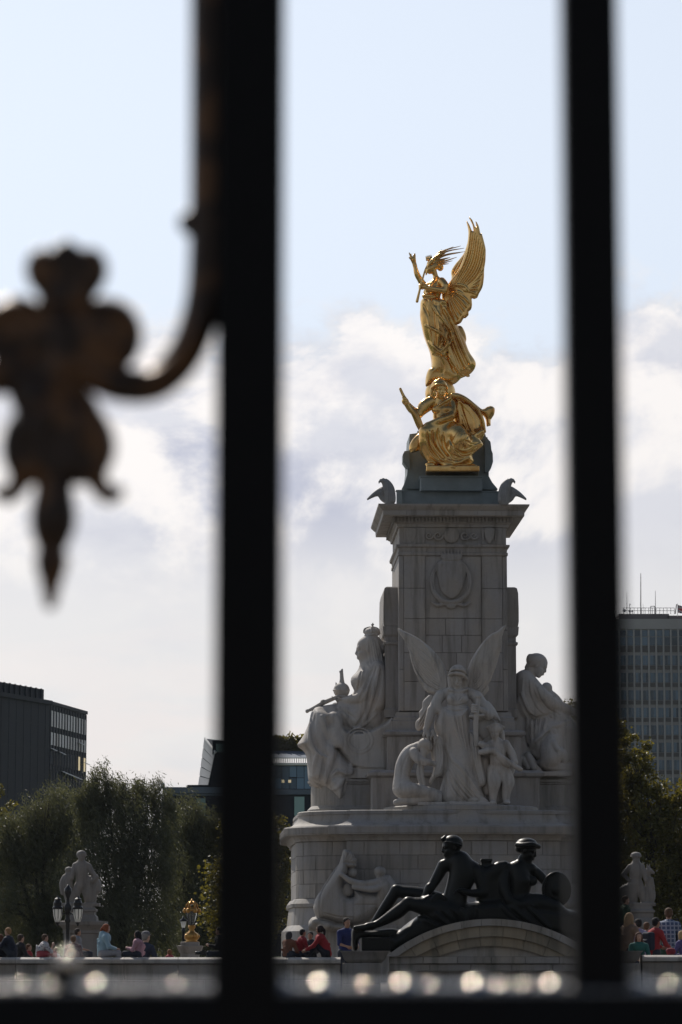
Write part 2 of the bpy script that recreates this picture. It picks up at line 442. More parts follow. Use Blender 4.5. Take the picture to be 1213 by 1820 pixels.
    def box(s, c, half, rnd=1.0, rot=None, k=None, mode='u'):
        k = s.k if k is None else k
        c = np.asarray(c, float); half = np.asarray(half, float)
        rm = np.linalg.norm(half) if rot is not None else half
        B = s.blk(c - rm, c + rm, k)
        if B is None: return s
        sl, X, Y, D = B; X, Y, D = X - c[0], Y - c[1], D - c[2]
        if rot is not None:
            A = np.asarray(rot, float); X, Y, D = (A[i, 0] * X + A[i, 1] * Y + A[i, 2] * D for i in range(3))
        q = [np.abs(v) - (half[i] - rnd) for i, v in enumerate((X, Y, D))]
        d = np.sqrt(sum(np.maximum(v, 0) ** 2 for v in q)) + np.minimum(np.maximum(np.maximum(q[0], q[1]), q[2]), 0) - rnd
        s.put(sl, d.astype(np.float32), k, mode); return s
    def poly(s, pts, d=0.0, T=8.0, w=None, k=None, mode='u', gx=0.0, gy=0.0, curve=True, bow=0.0):
        """outline in the picture plane puffed out to half-thickness T over a rim of width w;
        the mid-plane is d, tilted by gx per unit x and gy per unit y about the outline's centre"""
        k = s.k if k is None else k; w = T if w is None else w
        P = catmull_closed(pts, 4 * s.h) if curve else np.asarray(pts, float)
        c = (P.min(0) + P.max(0)) / 2; ext = (P.max(0) - P.min(0)) / 2
        dm = abs(gx) * ext[0] + abs(gy) * ext[1] + T + abs(bow)
        B = s.blk([*P.min(0), d - dm], [*P.max(0), d + dm], k)
        if B is None: return s
        sl, X, Y, D = B; X2, Y2 = X[:, :, 0], Y[:, :, 0]
        best = np.full(np.broadcast(X2, Y2).shape, 1e12, np.float32); ins = np.zeros(best.shape, bool)
        n = len(P)
        for i in range(n):
            x0, y0 = P[i]; x1, y1 = P[(i + 1) % n]; ex, ey = x1 - x0, y1 - y0
            L = ex * ex + ey * ey
            if L < 1e-12: continue
            t = np.clip(((X2 - x0) * ex + (Y2 - y0) * ey) / L, 0, 1)
            best = np.minimum(best, (X2 - x0 - t * ex) ** 2 + (Y2 - y0 - t * ey) ** 2)
            if y0 != y1:
                cr = ((y0 > Y2) != (y1 > Y2)) & (X2 < x0 + (Y2 - y0) / (y1 - y0) * ex)
                ins ^= cr
        sd = np.sqrt(best) * np.where(ins, -1, 1)
        q = np.maximum(0, 1 + sd / w)
        u = (X2 - c[0]) / max(ext[0], 1e-6)
        mid = d + gx * (X2 - c[0]) + gy * (Y2 - c[1]) + bow * u * u
        dd = (D - mid[:, :, None]) / T
        f = (np.sqrt(q[:, :, None] ** 2 + dd ** 2) - 1) * min(T, w)
        s.put(sl, f.astype(np.float32), k, mode); return s
    def front(s, x, y):
        i = int(round((x - s.lo[0]) / s.h)); j = int(round((y - s.lo[1]) / s.h))
        if not (0 <= i < s.n[0] and 0 <= j < s.n[1]): return None
        col = s.F[i, j]; w = np.nonzero(col < 0)[0]
        if len(w) == 0: return None
        a = w[0]
        if a == 0: return s.ax[2][0]
        f0, f1 = col[a - 1], col[a]
        return s.ax[2][a - 1] + s.h * float(f0 / (f0 - f1 + 1e-9))
    def stroke(s, pts, r=1.5, k=None, mode='u', off=0.0, taper=True):
        """ridge ('u') or groove ('s') drawn over the front surface along a picture-plane line"""
        Q = catmull(pts, 2.5 * s.h); n = len(Q); P = []; RR = []
        for i, q in enumerate(Q):
            f = s.front(*q)
            if f is None: continue
            P.append((q[0], q[1], f + off)); tt = i / max(1, n - 1)
            RR.append(r * (0.35 + 0.65 * math.sin(math.pi * tt) ** 0.5) if taper else r)
        if len(P) > 2:
            dz = np.array([p[2] for p in P]); dz = np.convolve(np.pad(dz, 2, mode='edge'), np.ones(5) / 5, 'valid')
            P = [(p[0], p[1], z) for p, z in zip(P, dz)]
        kk = (1.2 * r if k is None else k)
        if len(P) < 2: return s
        run = [[*P[0], RR[0]]]
        for p, rr in zip(P[1:], RR[1:]):
            if abs(p[2] - run[-1][2]) < 8 * s.h: run.append([*p, rr])
            else:
                if len(run) > 1: s.segs(run, kk, mode)
                run = [[*p, rr]]
        if len(run) > 1: s.segs(run, kk, mode)
        return s
    def fan(s, A, B, n, r=1.5, groove=None, k=None, jit=0.0):
        """n ridges between two guide lines, with grooves between them"""
        A = catmull(A, 1e9 if len(A) < 3 else 4 * s.h); B = catmull(B, 1e9 if len(B) < 3 else 4 * s.h)
        m = 9; ta = np.linspace(0, 1, m)
        def rs(P): u = np.linspace(0, 1, len(P)); return np.stack([np.interp(ta, u, P[:, 0]), np.interp(ta, u, P[:, 1])], 1)
        A, B = rs(A), rs(B)
        for i in range(n):
            f = (i + 0.5) / n + (rng.uniform(-jit, jit) / n)
            kk_ = 1.3 * r if k is None else k
            if groove:
                g = f + 0.5 / n
                if g < 1: s.stroke(A * (1 - g) + B * g, groove, kk_, 's')
            s.stroke(A * (1 - f) + B * f, r, kk_, 'u', off=0.0)
        return s
    def mesh(s):
        F = s.F
        F[0] = F[-1] = 50; F[:, 0] = F[:, -1] = 50; F[:, :, 0] = F[:, :, -1] = 50
        S = F < 0
        c = np.zeros(s.n - 1, np.int8)
        for i in (0, 1):
            for j in (0, 1):
                for l in (0, 1):
                    c += S[i:s.n[0] - 1 + i, j:s.n[1] - 1 + j, l:s.n[2] - 1 + l]
        act = (c > 0) & (c < 8); I, J, L = np.nonzero(act)
        acc = np.zeros((len(I), 3)); cnt = np.zeros(len(I))
        for ax in range(3):
            o1, o2 = [a for a in range(3) if a != ax]
            for u in (0, 1):
                for v in (0, 1):
                    a = [0, 0, 0]; a[o1] = u; a[o2] = v; bb = list(a); bb[ax] = 1
                    fa = F[I + a[0], J + a[1], L + a[2]]; fb = F[I + bb[0], J + bb[1], L + bb[2]]
                    m = (fa < 0) != (fb < 0); t = np.where(m, fa / np.where(m, fa - fb, 1), 0)
                    for q in range(3):
                        acc[:, q] += np.where(m, a[q] + (t if q == ax else 0), 0)
                    cnt += m
        V = (np.stack([I, J, L], 1) + acc / np.maximum(cnt, 1)[:, None]) * s.h + s.lo
        vid = np.full(c.shape, -1, np.int64); vid[I, J, L] = np.arange(len(I))
        quads = []
        for ax in range(3):
            o1, o2 = [(1, 2), (2, 0), (0, 1)][ax]
            n = s.n; sl0 = [slice(None)] * 3; sl1 = [slice(None)] * 3
            sl0[ax] = slice(0, n[ax] - 1); sl1[ax] = slice(1, n[ax])
            ch = S[tuple(sl0)] != S[tuple(sl1)]
            E = np.array(np.nonzero(ch))
            ok = (E[o1] > 0) & (E[o2] > 0) & (E[o1] < n[o1] - 1) & (E[o2] < n[o2] - 1); E = E[:, ok]
            def cell(d1, d2):
                e = E.copy(); e[o1] -= d1; e[o2] -= d2; return vid[e[0], e[1], e[2]]
            q = np.stack([cell(1, 1), cell(0, 1), cell(0, 0), cell(1, 0)], 1)
            ins = S[E[0], E[1], E[2]]
            q[~ins] = q[~ins][:, ::-1]
            quads.append(q)
        Q = np.vstack(quads); Q = Q[(Q >= 0).all(1)]
        return V, Q
    def obj(s, name, mat, parent, Y0, ds=1.0):
        V, Q = s.mesh()
        V = Wn(V, Y0, ds * Y0 / FPX)
        return raw_obj(name, V, Q, mat, parent, smooth=True)
def basis(fwd, up):
    f = np.asarray(fwd, float); f /= np.linalg.norm(f); u = np.asarray(up, float); u -= f * (u @ f); u /= np.linalg.norm(u)
    r = np.cross(f, u); return r, u, f
UP = (0, -1, 0)
def head(S, c, H, fwd, up=UP, k=None, face=True, ears=True, jaw=1.0):
    """head of height H at centre c looking along fwd; y-down picture axes"""
    r, u, f = basis(fwd, up); c = np.asarray(c, float); k = 0.08 * H if k is None else k
    rot = np.stack([r, u, f]); P = lambda a, b, d: c + H * (a * r + b * u + d * f)
    S.ell(P(0, .14, -.05), (.335 * H, .36 * H, .40 * H), rot, k)
    S.ell(P(0, -.16, .08), (.255 * H * jaw, .33 * H, .27 * H), rot, k)
    S.cap(P(-.05, -.42, .2), P(.05, -.42, .2), .085 * H, None, k)
    S.cap(P(-.17, .07, .29), P(.17, .07, .29), .06 * H, None, k)
    S.ell(P(0, -.20, .24), (.15 * H, .14 * H, .12 * H), rot, k)
    S.cap(P(0, .06, .325), P(0, -.115, .385), .04 * H, .058 * H, .05 * H)
    if face:
        for e in (-1, 1):
            S.ell(P(.13 * e, -.005, .38), (.075 * H, .05 * H, .07 * H), rot, .04 * H, 's')
            S.ell(P(.13 * e, -.005, .31), (.05 * H, .04 * H, .05 * H), rot, .01 * H)
            S.ell(P(.16 * e, -.14, .22), (.09 * H, .08 * H, .09 * H), rot, .06 * H)
        S.cap(P(-.09, -.255, .35), P(.09, -.255, .35), .03 * H, None, .03 * H)
        S.cap(P(-.08, -.30, .34), P(.08, -.30, .34), .032 * H, None, .03 * H)
        S.cap(P(-.10, -.278, .385), P(.10, -.278, .385), .012 * H, None, .01 * H, 's')
    if ears:
        for e in (-1, 1): S.ell(P(.335 * e, -.03, -.02), (.04 * H, .10 * H, .06 * H), rot, .03 * H)
    return P
def hand(S, wrist, dirn, palm_n, L, curl=0.6, k=None, thumb=1):
    """relaxed hand of length L from the wrist along dirn; palm faces palm_n"""
    d = np.asarray(dirn, float); d /= np.linalg.norm(d); n = np.asarray(palm_n, float); n -= d * (n @ d); n /= np.linalg.norm(n)
    s_ = np.cross(d, n); w = np.asarray(wrist, float); k = .05 * L if k is None else k
    S.cap(w, w + d * .42 * L, .17 * L, .2 * L, k, flat=(n, 1.5))
    for i, ln in enumerate((.46, .54, .50, .38)):
        o = (i - 1.5) * .125 * L; p = w + d * .45 * L + s_ * o * thumb
        a1 = curl * .6; a2 = curl * 1.5
        q = p + (d * math.cos(a1) + n * math.sin(a1)) * ln * .55 * L; e = q + (d * math.cos(a2) + n * math.sin(a2)) * ln * .5 * L
        S.cap(p, q, .068 * L, .058 * L, k * .6); S.cap(q, e, .058 * L, .045 * L, k * .6)
    p = w + d * .12 * L - s_ * .13 * L * thumb; q = p + (d * .6 - s_ * .6 * thumb + n * .4) * .3 * L
    S.cap(p, q, .08 * L, .065 * L, k); S.cap(q, q + (d * .9 + n * .4) * .24 * L, .06 * L, .05 * L, k)
    return S
# ------------------------------------------------------------------ ground
def sheet(name, pts, z, mat):
    return tag(raw_obj(name, [(x, y, z) for x, y in pts], [tuple(range(len(pts)))], mat), kind='structure')
def circ(cx, cy_, r, n=96, a0=0, a1=2 * math.pi): return [(cx + r * math.cos(a0 + (a1 - a0) * k / n), cy_ + r * math.sin(a0 + (a1 - a0) * k / n)) for k in range(n)]
CXW = XY(802.1, 1140, 97.9); CYW = 100.0; ROT = R(2.0)
sheet('ground', [(-1500, -200), (1500, -200), (1500, 2500), (-1500, 2500)], -0.02, M['grass'])
sheet('road', circ(CXW, CYW, 62), 0.0, M['asphalt'])
sheet('pavement', [(-60, -30), (60, -30), (60, 36), (-60, 36)], 0.004, M['paving'])
mb = MB().box((-34, -28.7, 0), (34, 28, .65))
o = mb.build('terrace', M['paving']); o.location = (CXW, CYW, 0.004); tag(o, kind='structure')

# ------------------------------------------------------------------ the memorial
mem = thing('memorial', 'tall pale marble memorial pylon on a curved stepped podium with winged statue on top', 'monument', (CXW, CYW, 0), ROT)
def zl(py, Y): return ZY(py, Y)
def wl(px0, px1, py, Y): return abs(XY(px1, py, Y) - XY(px0, py, Y))
def block(name, lo, hi, parent, mat, ch=0.012, face='-y'):
    """one dressed stone: a box with a chamfered margin on its show face"""
    x0, y0, z0 = lo; x1, y1, z1 = hi; c = ch
    V = [(x0, y1, z0), (x1, y1, z0), (x1, y1, z1), (x0, y1, z1), (x0, y0 + c, z0), (x1, y0 + c, z0), (x1, y0 + c, z1), (x0, y0 + c, z1),
         (x0 + c, y0, z0 + c), (x1 - c, y0, z0 + c), (x1 - c, y0, z1 - c), (x0 + c, y0, z1 - c)]
    F = [(0, 3, 2, 1), (0, 1, 5, 4), (1, 2, 6, 5), (2, 3, 7, 6), (3, 0, 4, 7), (4, 5, 9, 8), (5, 6, 10, 9), (6, 7, 11, 10), (7, 4, 8, 11), (8, 9, 10, 11)]
    return raw_obj(name, V, F, mat, parent, wspace=False)
def curved_block(name, pts, z0, z1, parent, mat, depth=0.1, ch=0.01, off=0.0):
    """a stone of a bent course following plan points, outward side on the right of the run"""
    P = [Vector(p) for p in pts]; n = len(P); V = []; F = []
    for i, p in enumerate(P):
        t = (P[min(i + 1, n - 1)] - P[max(i - 1, 0)]).normalized(); nn = Vector((t.y, -t.x)); e = t * (ch if i == 0 else -ch if i == n - 1 else 0)
        for (o, z, q) in ((-depth, z0, 0), (-ch, z0, 0), (0, z0 + ch, 1), (0, z1 - ch, 1), (-ch, z1, 0), (-depth, z1, 0)):
            V.append((p.x + nn.x * (o + off) + e.x * q, p.y + nn.y * (o + off) + e.y * q, z))
    for i in range(n - 1):
        for k in range(5): F.append((6 * i + k, 6 * i + 6 + k, 6 * i + 7 + k, 6 * i + k + 1))
    F += [tuple(range(6)), tuple(6 * (n - 1) + k for k in range(5, -1, -1))]
    return raw_obj(name, V, F, mat, parent, wspace=False)
# podium plan, counter-clockwise seen from above
def podium_plan():
    P = []
    def bay(ang, half, ext, bow, n=14):
        ca, sa = math.cos(ang), math.sin(ang); out = []
        for k in range(n + 1):
            u = -half + 2 * half * k / n; v = -(ext + bow * (1 - (u / half) ** 2)); out.append((u * ca - v * sa, u * sa + v * ca))
        return out
    def corner(ang, n=9):
        ca, sa = math.cos(ang), math.sin(ang); out = []
        for k in range(n + 1):
            t = -math.pi / 2 + (math.pi / 2) * k / n
            x = 3.15 + 1.68 * math.cos(t); y = -3.75 + 1.72 * math.sin(t); out.append((x * ca - y * sa, x * sa + y * ca))
        return out
    fr = bay(0, 3.3, 5.75, 0.28); P += fr
    P += corner(0)
    rt = bay(math.pi / 2, 3.2, 4.78, 0.1); P += [(p[0], p[1]) for p in rt]
    c1 = [(-x, -y) for x, y in corner(0)]
    up = [(x, -y) for x, y in corner(0)][::-1]; P += up
    P += [(x, -y) for x, y in fr][::-1]
    P += c1
    P += [(-x, y) for x, y in rt][::-1]
    P += [(-x, y) for x, y in corner(0)][::-1]
    return P
PLAN = podium_plan()
YB = 94.0
zc_top = zl(1439, YB); z_cop = zl(1447, YB); z_cor = zl(1467, YB); z_fas = zl(1481, YB); z_wall = zl(1494, YB)
z_bm1 = zl(1597, YB); z_bm0 = zl(1611, YB); z_pl = zl(1644, YB)
prof = [(0.32, 0.3), (0.32, z_pl - 0.18), (0.14, z_pl), (0.08, z_bm0 - 0.02), (0.14, z_bm0), (0.16, z_bm0 + 0.1), (0.06, z_bm1), (-0.03, z_bm1 + 0.02), (-0.03, z_wall),
        (0.05, z_wall + 0.01), (0.06, z_wall + 0.07), (0.16, z_fas - 0.04), (0.36, z_fas - 0.03), (0.37, z_fas), (0.38, z_cor - 0.04), (0.34, z_cor)]
for k in range(1, 8):
    t = k / 8; a = t * math.pi / 2
    prof.append((0.34 - 0.42 * math.sin(a), z_cor + (z_cop - z_cor) * (1 - math.cos(a))))
prof += [(-0.08, z_cop), (-0.06, z_cop + 0.01), (-0.06, zc_top - 0.02), (-0.09, zc_top)]
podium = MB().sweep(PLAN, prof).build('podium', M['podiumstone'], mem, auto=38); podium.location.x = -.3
# ashlar of the podium wall: bent courses of single stones in front of the core
nP = len(PLAN)
def plan_run(p0, p1): return [PLAN[i % nP] for i in range(p0, p1 + 1)]
cum = [0.0]
for i in range(nP): cum.append(cum[-1] + (Vector(PLAN[(i + 1) % nP]) - Vector(PLAN[i])).length)
def at_len(s):
    s %= cum[-1]
    for i in range(nP):
        if cum[i + 1] >= s:
            t = (s - cum[i]) / max(1e-9, cum[i + 1] - cum[i]); a = Vector(PLAN[i]); b = Vector(PLAN[(i + 1) % nP]); return a + (b - a) * t
courses = np.linspace(z_bm1 + 0.025, z_wall - 0.005, 5)
corners = [i for i in range(nP) if (Vector(PLAN[i]) - Vector(PLAN[i - 1])).normalized().dot((Vector(PLAN[(i + 1) % nP]) - Vector(PLAN[i])).normalized()) < 0.75]
corners = sorted(set(corners))
nblk = 0
for ci in range(len(corners)):
    i0 = corners[ci]; i1 = corners[(ci + 1) % len(corners)]
    s0 = cum[i0]; s1 = cum[i1] if i1 > i0 else cum[i1] + cum[-1]
    L = s1 - s0
    if L < 0.5: continue
    mid = at_len((s0 + s1) / 2)
    if mid.y > 1.0: continue                              # the far side cannot be seen
    for r in range(4):
        nb = max(1, round(L / 1.12)); e = [s0 + L * k / nb for k in range(nb + 1)]
        if r % 2: e = [s0] + [s0 + L * (k + 0.5) / nb for k in range(nb)] + [s1]
        for a, b in zip(e[:-1], e[1:]):
            if b - a < 0.15: continue
            g = 0.0035
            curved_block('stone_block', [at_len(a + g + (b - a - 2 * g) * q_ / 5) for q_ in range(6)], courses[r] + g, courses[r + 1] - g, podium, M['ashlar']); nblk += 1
    run = lambda a, b: [at_len(a + .004 + (b - a - .008) * q_ / 5) for q_ in range(6)]
    nb = max(1, round(L / 1.45)); e = [s0 + L * k / nb for k in range(nb + 1)]
    for a, b in zip(e[:-1], e[1:]):
        curved_block('cornice_stone', run(a, b), z_fas + .004, z_cor - .035, podium, M['ashlar'], off=.388)
        curved_block('coping_stone', run(a, b), z_cop + .012, zc_top - .022, podium, M['ashlar'], off=-.052)
# raised half-round platform under the angel
zt = zl(1430, 94.2); zt2 = zl(1440, 94.2)
pr = [(2.82, z_cor - 0.02)]
for k in range(1, 8):
    a = k / 8 * math.pi / 2; pr.append((2.82 - 0.39 * math.sin(a), z_cor + (zt2 - z_cor) * (1 - math.cos(a))))
pr += [(2.43, zt2), (2.45, zt2 + 0.015), (2.45, zt - 0.03), (2.41, zt), (0.5, zt)]
o = MB().lathe(pr, (0, 0, 0), 64).build('angel_platform', M['podiumstone'], mem, auto=38); o.location = (.1, -3.55, 0)
# pylon: stepped dies
YF = 97.9; HY0 = 2.1
def hwid(px, py=1300, Y=97.5): return wl(802.1, px, py, Y)
def tier(name, hw, y0, y1, prof_extra=None, Y=97.4, mat='pylon'):
    z0, z1 = zl(y1, Y), zl(y0, Y)
    pr = [(0, z0), (0, z1)] if prof_extra is None else prof_extra(z0, z1)
    return MB().sweep(rect(hw, HY0 + hw - 1.79), pr).build(name, M[mat], mem, auto=30)
tier('plinth', hwid(950), 1384, 1440)
tier('plinth_ledge', hwid(950), 1370, 1384, lambda a, b: [(0.0, a), (0.05, a + 0.03), (0.14, a + 0.07), (0.15, a + 0.16), (0.05, b - 0.04), (-0.02, b)])
tier('die', hwid(921), 1309, 1371)
tier('die_ledge', hwid(921), 1297, 1309, lambda a, b: [(0.0, a), (0.05, a + 0.02), (0.13, a + 0.06), (0.14, a + 0.14), (0.03, b)])
tier('shaft_base', hwid(910), 1264, 1297, lambda a, b: [(0.06, a), (0.06, a + 0.3), (0.0, a + 0.32), (0.0, a + 0.42), (-0.08, a + 0.46), (-0.1, b)])
z_sh0 = zl(1264, YF); z_sh1 = zl(988, YF); z_ar = zl(968, YF); z_fr = zl(938, YF)
HWS = 1.76
shaft = MB().box((-HWS + .06, -HY0 + .07, z_sh0 - .02), (HWS - .06, HY0 - .07, z_fr + .05)).build('shaft', M['joint'], mem)
def xl(px, py=1120): return XY(px, py, YF) - CXW
xs = [-HWS, xl(714.5), xl(752), xl(853.5), xl(889.5), HWS]
for (a, b, pr_) in ((xs[1], xs[2], 0.045), (xs[3], xs[4], 0.045)):                                         # pilaster stones
    e = [1264, 1212, 1160, 1100, 1046, 988]
    for k in range(5): block('pilaster_stone', (a, -HY0 - pr_, zl(e[k], YF) + .004), (b, -HY0 + .3, zl(e[k + 1], YF) - .004), shaft, M['pylon'])
for sgn in (-1, 1):                                                                                       # corner strips
    a, b = (xs[0], xs[1] - .006) if sgn < 0 else (xs[4] + .006, xs[5])
    e = [1264, 1190, 1120, 1046, 988]
    for k in range(4): block('corner_stone', (a, -HY0, zl(e[k], YF) + .004), (b, HY0, zl(e[k + 1], YF) - .004), shaft, M['pylon'])
rows = [(1264, 1226, (0, .5, 1)), (1226, 1192, (0, .33, .7, 1)), (1192, 1160, (0, .55, 1)), (1160, 1129, (0, .3, .64, 1)), (1129, 1099, (0, .36, .7, 1)), (1098.5, 988, (0, 1))]
for (yb, yt, fr) in rows:
    for f0, f1 in zip(fr[:-1], fr[1:]):
        a = xs[2] + (xs[3] - xs[2]) * f0; b = xs[2] + (xs[3] - xs[2]) * f1
        block('panel_stone', (a + .005, -HY0 + .03, zl(yb, YF) + .004), (b - .005, -HY0 + .3, zl(yt, YF) - .004), shaft, M['pylon'])
# capitals / architrave and frieze
def ring(name, hx, hy, pr, mat='pylon'): return MB().sweep(rect(hx, hy), pr).build(name, M[mat], mem, auto=30)
ring('architrave', HWS, HY0, [(-0.02, z_sh1), (0.03, z_sh1 + 0.02), (0.03, z_sh1 + 0.1), (0.0, z_sh1 + 0.12), (0.02, z_ar - 0.12), (0.08, z_ar - 0.08), (0.09, z_ar - 0.01), (-0.02, z_ar)])
for a, b in ((xs[1], xs[2]), (xs[3], xs[4])):
    mb = MB().sweep([(a, -HY0 - .02), (b, -HY0 - .02), (b, -HY0 + .3), (a, -HY0 + .3)], [(0.03, z_sh1 - .01), (0.06, z_sh1 + 0.02), (0.06, z_sh1 + 0.1), (0.03, z_sh1 + 0.12), (0.05, z_ar - 0.12), (0.12, z_ar - 0.08), (0.13, z_ar - 0.005), (0.02, z_ar + .005)])
    mb.build('pilaster_capital', M['pylon'], mem, auto=30)
ring('frieze', HWS - .02, HY0 - .02, [(0, z_ar - .01), (0, z_fr + .02)])
for a, b in ((xs[1], xs[2]), (xs[3], xs[4])): block('frieze_block', (a, -HY0 - .03, z_ar + .01), (b, -HY0 + .2, z_fr), mem, M['pylon'])
z_d0 = zl(926, 97.5); z_d1 = zl(917, 97.4); z_f0 = zl(915, 97.2); z_f1 = zl(906, 97.2); z_t = zl(895.5, 97.2)
ring('cornice', HWS, HY0, [(0.0, z_fr), (0.05, z_fr + .02), (0.06, z_fr + .1), (0.13, z_d0 - .02), (0.13, z_d1), (0.28, z_d1 + .02), (0.52, z_f0 - .01), (0.53, z_f0), (0.54, z_f1), (0.58, z_f1 + .03), (0.68, z_t - .05), (0.69, z_t), (0.2, z_t + .01)])
for k in range(6):
    e_ = HWS + .535; a, b = -e_ + 2 * e_ * k / 6, -e_ + 2 * e_ * (k + 1) / 6
    block('cornice_stone', (a + .004, -HY0 - .55, z_f0 + .004), (b - .004, -HY0 - .3, z_f1 - .004), mem, M['pylon'])
mb = MB()
nd = 34
for k in range(nd):
    x = -HWS - .2 + (2 * HWS + .4) * (k + .5) / nd
    for sy in (-1, 1):
        y = sy * (HY0 + .19); mb.box((x - .035, min(y, y - sy * .1), z_d0), (x + .035, max(y, y - sy * .1), z_d1 + .005))
for k in range(38):
    y = -HY0 - .2 + (2 * HY0 + .4) * (k + .5) / 38
    for sx in (-1, 1):
        x = sx * (HWS + .19); mb.box((min(x, x - sx * .1), y - .035, z_d0), (max(x, x - sx * .1), y + .035, z_d1 + .005))
tag(mb.build('dentil_course', M['pylon'], mem), kind='stuff')
# side buttresses with swelling heads
for sgn in (-1, 1):
    x0, x1 = (xl(679.5, 1080), -HWS + .1) if sgn < 0 else (HWS - .1, xl(922, 1080))
    zt_, zb_ = zl(1043, 98.6), zl(1118, 98.6)
    n = 10; pts = []
    w_ = x1 - x0
    out = [(0.30, 1.0), (0.12, 0.97), (0.03, 0.85), (0.0, 0.5), (0.0, 0.18), (0.05, 0.08), (0.2, 0.0)]
    prof_ = [(f * 1.4, zb_ + (zt_ - zb_) * t) for f, t in out]
    def plan_b(ins):
        xa = x0 + ins * .28 if sgn < 0 else x0; xb = x1 if sgn < 0 else x1 - ins * .28
        return xa, xb
    V = []; F = []
    for (ins, z) in prof_[::-1]:
        xa, xb = plan_b(ins); yy = 1.45 - ins * .2; V += [(xa, -yy, z), (xb, -yy, z), (xb, yy, z), (xa, yy, z)]
    for i in range(len(prof_) - 1):
        for k in range(4): F.append((4 * i + k, 4 * i + (k + 1) % 4, 4 * i + 4 + (k + 1) % 4, 4 * i + 4 + k))
    F += [(3, 2, 1, 0), tuple(4 * (len(prof_) - 1) + k for k in range(4))]
    raw_obj('buttress_head', V, F, M['pylon'], mem, wspace=False)
    xa, xb = (xl(683.5, 1180), -HWS + .1) if sgn < 0 else (HWS - .1, xl(918, 1180))
    pl = [(xa, -1.35), (xb, -1.35), (xb, 1.35), (xa, 1.35)]
    zz = zl(1128, 98.6); z0_ = zl(1275, 98.6)
    MB().sweep(pl, [(.05, z0_), (.05, z0_ + .25), (0, z0_ + .3), (0, zz - .35), (.05, zz - .32), (.06, zz - .25), (0, zz - .22), (0, zz - .08), (.07, zz), (.09, zb_ + .08), (0, zb_ + .1)]).build('buttress_column', M['pylon'], mem, auto=30)
# rounded pedestals carrying the seated figures left and right
for sgn in (-1, 1):
    xe = -4.55
    pl = [(-2.0, -1.3), (-2.0, 1.3), (-3.6, 1.3)] + [(xe + .9 + .9 * math.cos(a), 1.3 * math.sin(a)) for a in np.linspace(math.pi / 2 + .12, math.pi * 1.5 - .12, 19)] + [(-3.6, -1.3)]
    if sgn > 0: pl = [(-x, y) for x, y in pl][::-1]
    z0_, z1_ = zl(1442, 98.2), zl(1384, 98.2)
    MB().sweep(pl, [(.12, z0_), (.12, z0_ + .1), (.02, z0_ + .2), (0, z0_ + .22), (0, z1_ - .16), (.06, z1_ - .14), (.04, z1_ - .1), (.1, z1_ - .07), (.11, z1_), (0, z1_ + .01)]).build('statue_pedestal', M['podiumstone'], mem, auto=30)
    MB().sweep(pl, [(-.16, z1_), (-.16, z1_ + .12), (-.2, z1_ + .16)]).build('pedestal_step', M['marble'], mem, auto=30)
# bronze crown block under the gilded figures
zb0 = z_t + .012
zb1 = zl(867, 97.7)
ring('bronze_plinth', 1.62, 1.62, [(0, zb0), (0, zb1 - .04), (.02, zb1 - .03), (.02, zb1), (-.05, zb1)], 'patina')
for sx in (-1, 1):
    for sy in (-1, 1): MB().sweep([(sx * 1.72 - .09, sy * 1.72 - .09), (sx * 1.72 + .09, sy * 1.72 - .09), (sx * 1.72 + .09, sy * 1.72 + .09), (sx * 1.72 - .09, sy * 1.72 + .09)], [(0, zb0), (0, zb1 - .06), (.03, zb1 - .03), (0, zb1)]).build('corner_block', M['patina'], mem)
o = ring('bronze_step', 1.0, 1.3, [(0, zb1 - .02), (0, zl(847, 97.9)), (.03, zl(846, 97.9)), (.03, zl(843.5, 97.9)), (-.05, zl(843.5, 97.9))], 'patina')
o.location = (xl(800, 850), -.55, 0)
# waisted bronze body with scrolled shoulders behind the seated figure
def px_prism(name, pts, y0, y1, mat, parent, Y):
    V = [(XY(px, py, Y) - CXW, ZY(py, Y)) for px, py in pts]
    a = sum(V[i - 1][0] * V[i][1] - V[i][0] * V[i - 1][1] for i in range(len(V)))
    if a < 0: V = V[::-1]
    return MB().prism(V, y0, y1).build(name, M[mat], parent)
px_prism('bronze_body', [(713, 868), (717, 860), (722, 845), (724, 830), (724, 818), (727, 771), (741, 769), (741, 765), (860, 765), (863, 775), (871, 784), (873, 800), (873, 820), (868, 832), (868, 845), (874, 856), (884, 868)], -.9, .9, 'patina', mem, 99)
px_prism('bronze_scroll', [(715, 802), (718, 796), (726, 795), (728, 826), (721, 824), (715, 815)], -1.1, -.6, 'patina', mem, 98.2)
px_prism('bronze_scroll', [(866, 770), (870, 783), (876, 800), (876.5, 815), (873, 826), (868, 833), (862, 833), (862, 772)], -1.15, -.6, 'patina', mem, 98.2)

# carved relief on the shaft: cartouche with crown, frieze roundel, scrolls and shields
S = Sculpt((758, 970, -9), (846, 1086, 6), 0.8); S.k = 1
S.poly([(776, 1001), (803, 996), (829, 1002), (826, 1030), (820, 1050), (804, 1064), (786, 1052), (779, 1030)], 0, 4.2, 6)
ringp = [(802 + 35 * math.cos(a), 1034 + 41 * math.sin(a), -1) for a in np.linspace(-1.2, math.pi + 1.2, 30)]
S.chain(ringp, 2.6); S.chain([(802 + 31 * math.cos(a), 1033 + 37 * math.sin(a), -2.5) for a in np.linspace(-1.1, math.pi + 1.1, 26)], 1.1)
for s_ in (-1, 1):
    S.chain([(802 + s_ * 30, 1052, -1), (802 + s_ * 22, 1062, -3), (802 + s_ * 14, 1068, -3), (802, 1070, -3)], [3, 4, 4, 3]); S.ell((802 + s_ * 17, 1003, -3), (4, 4, 3))
    S.chain([(802 + s_ * 10, 1072, -1), (802 + s_ * 24, 1076, -1), (802 + s_ * 34, 1070, 0)], [3, 3, 2])
S.ell((802, 1076, -1), (9, 6, 4))
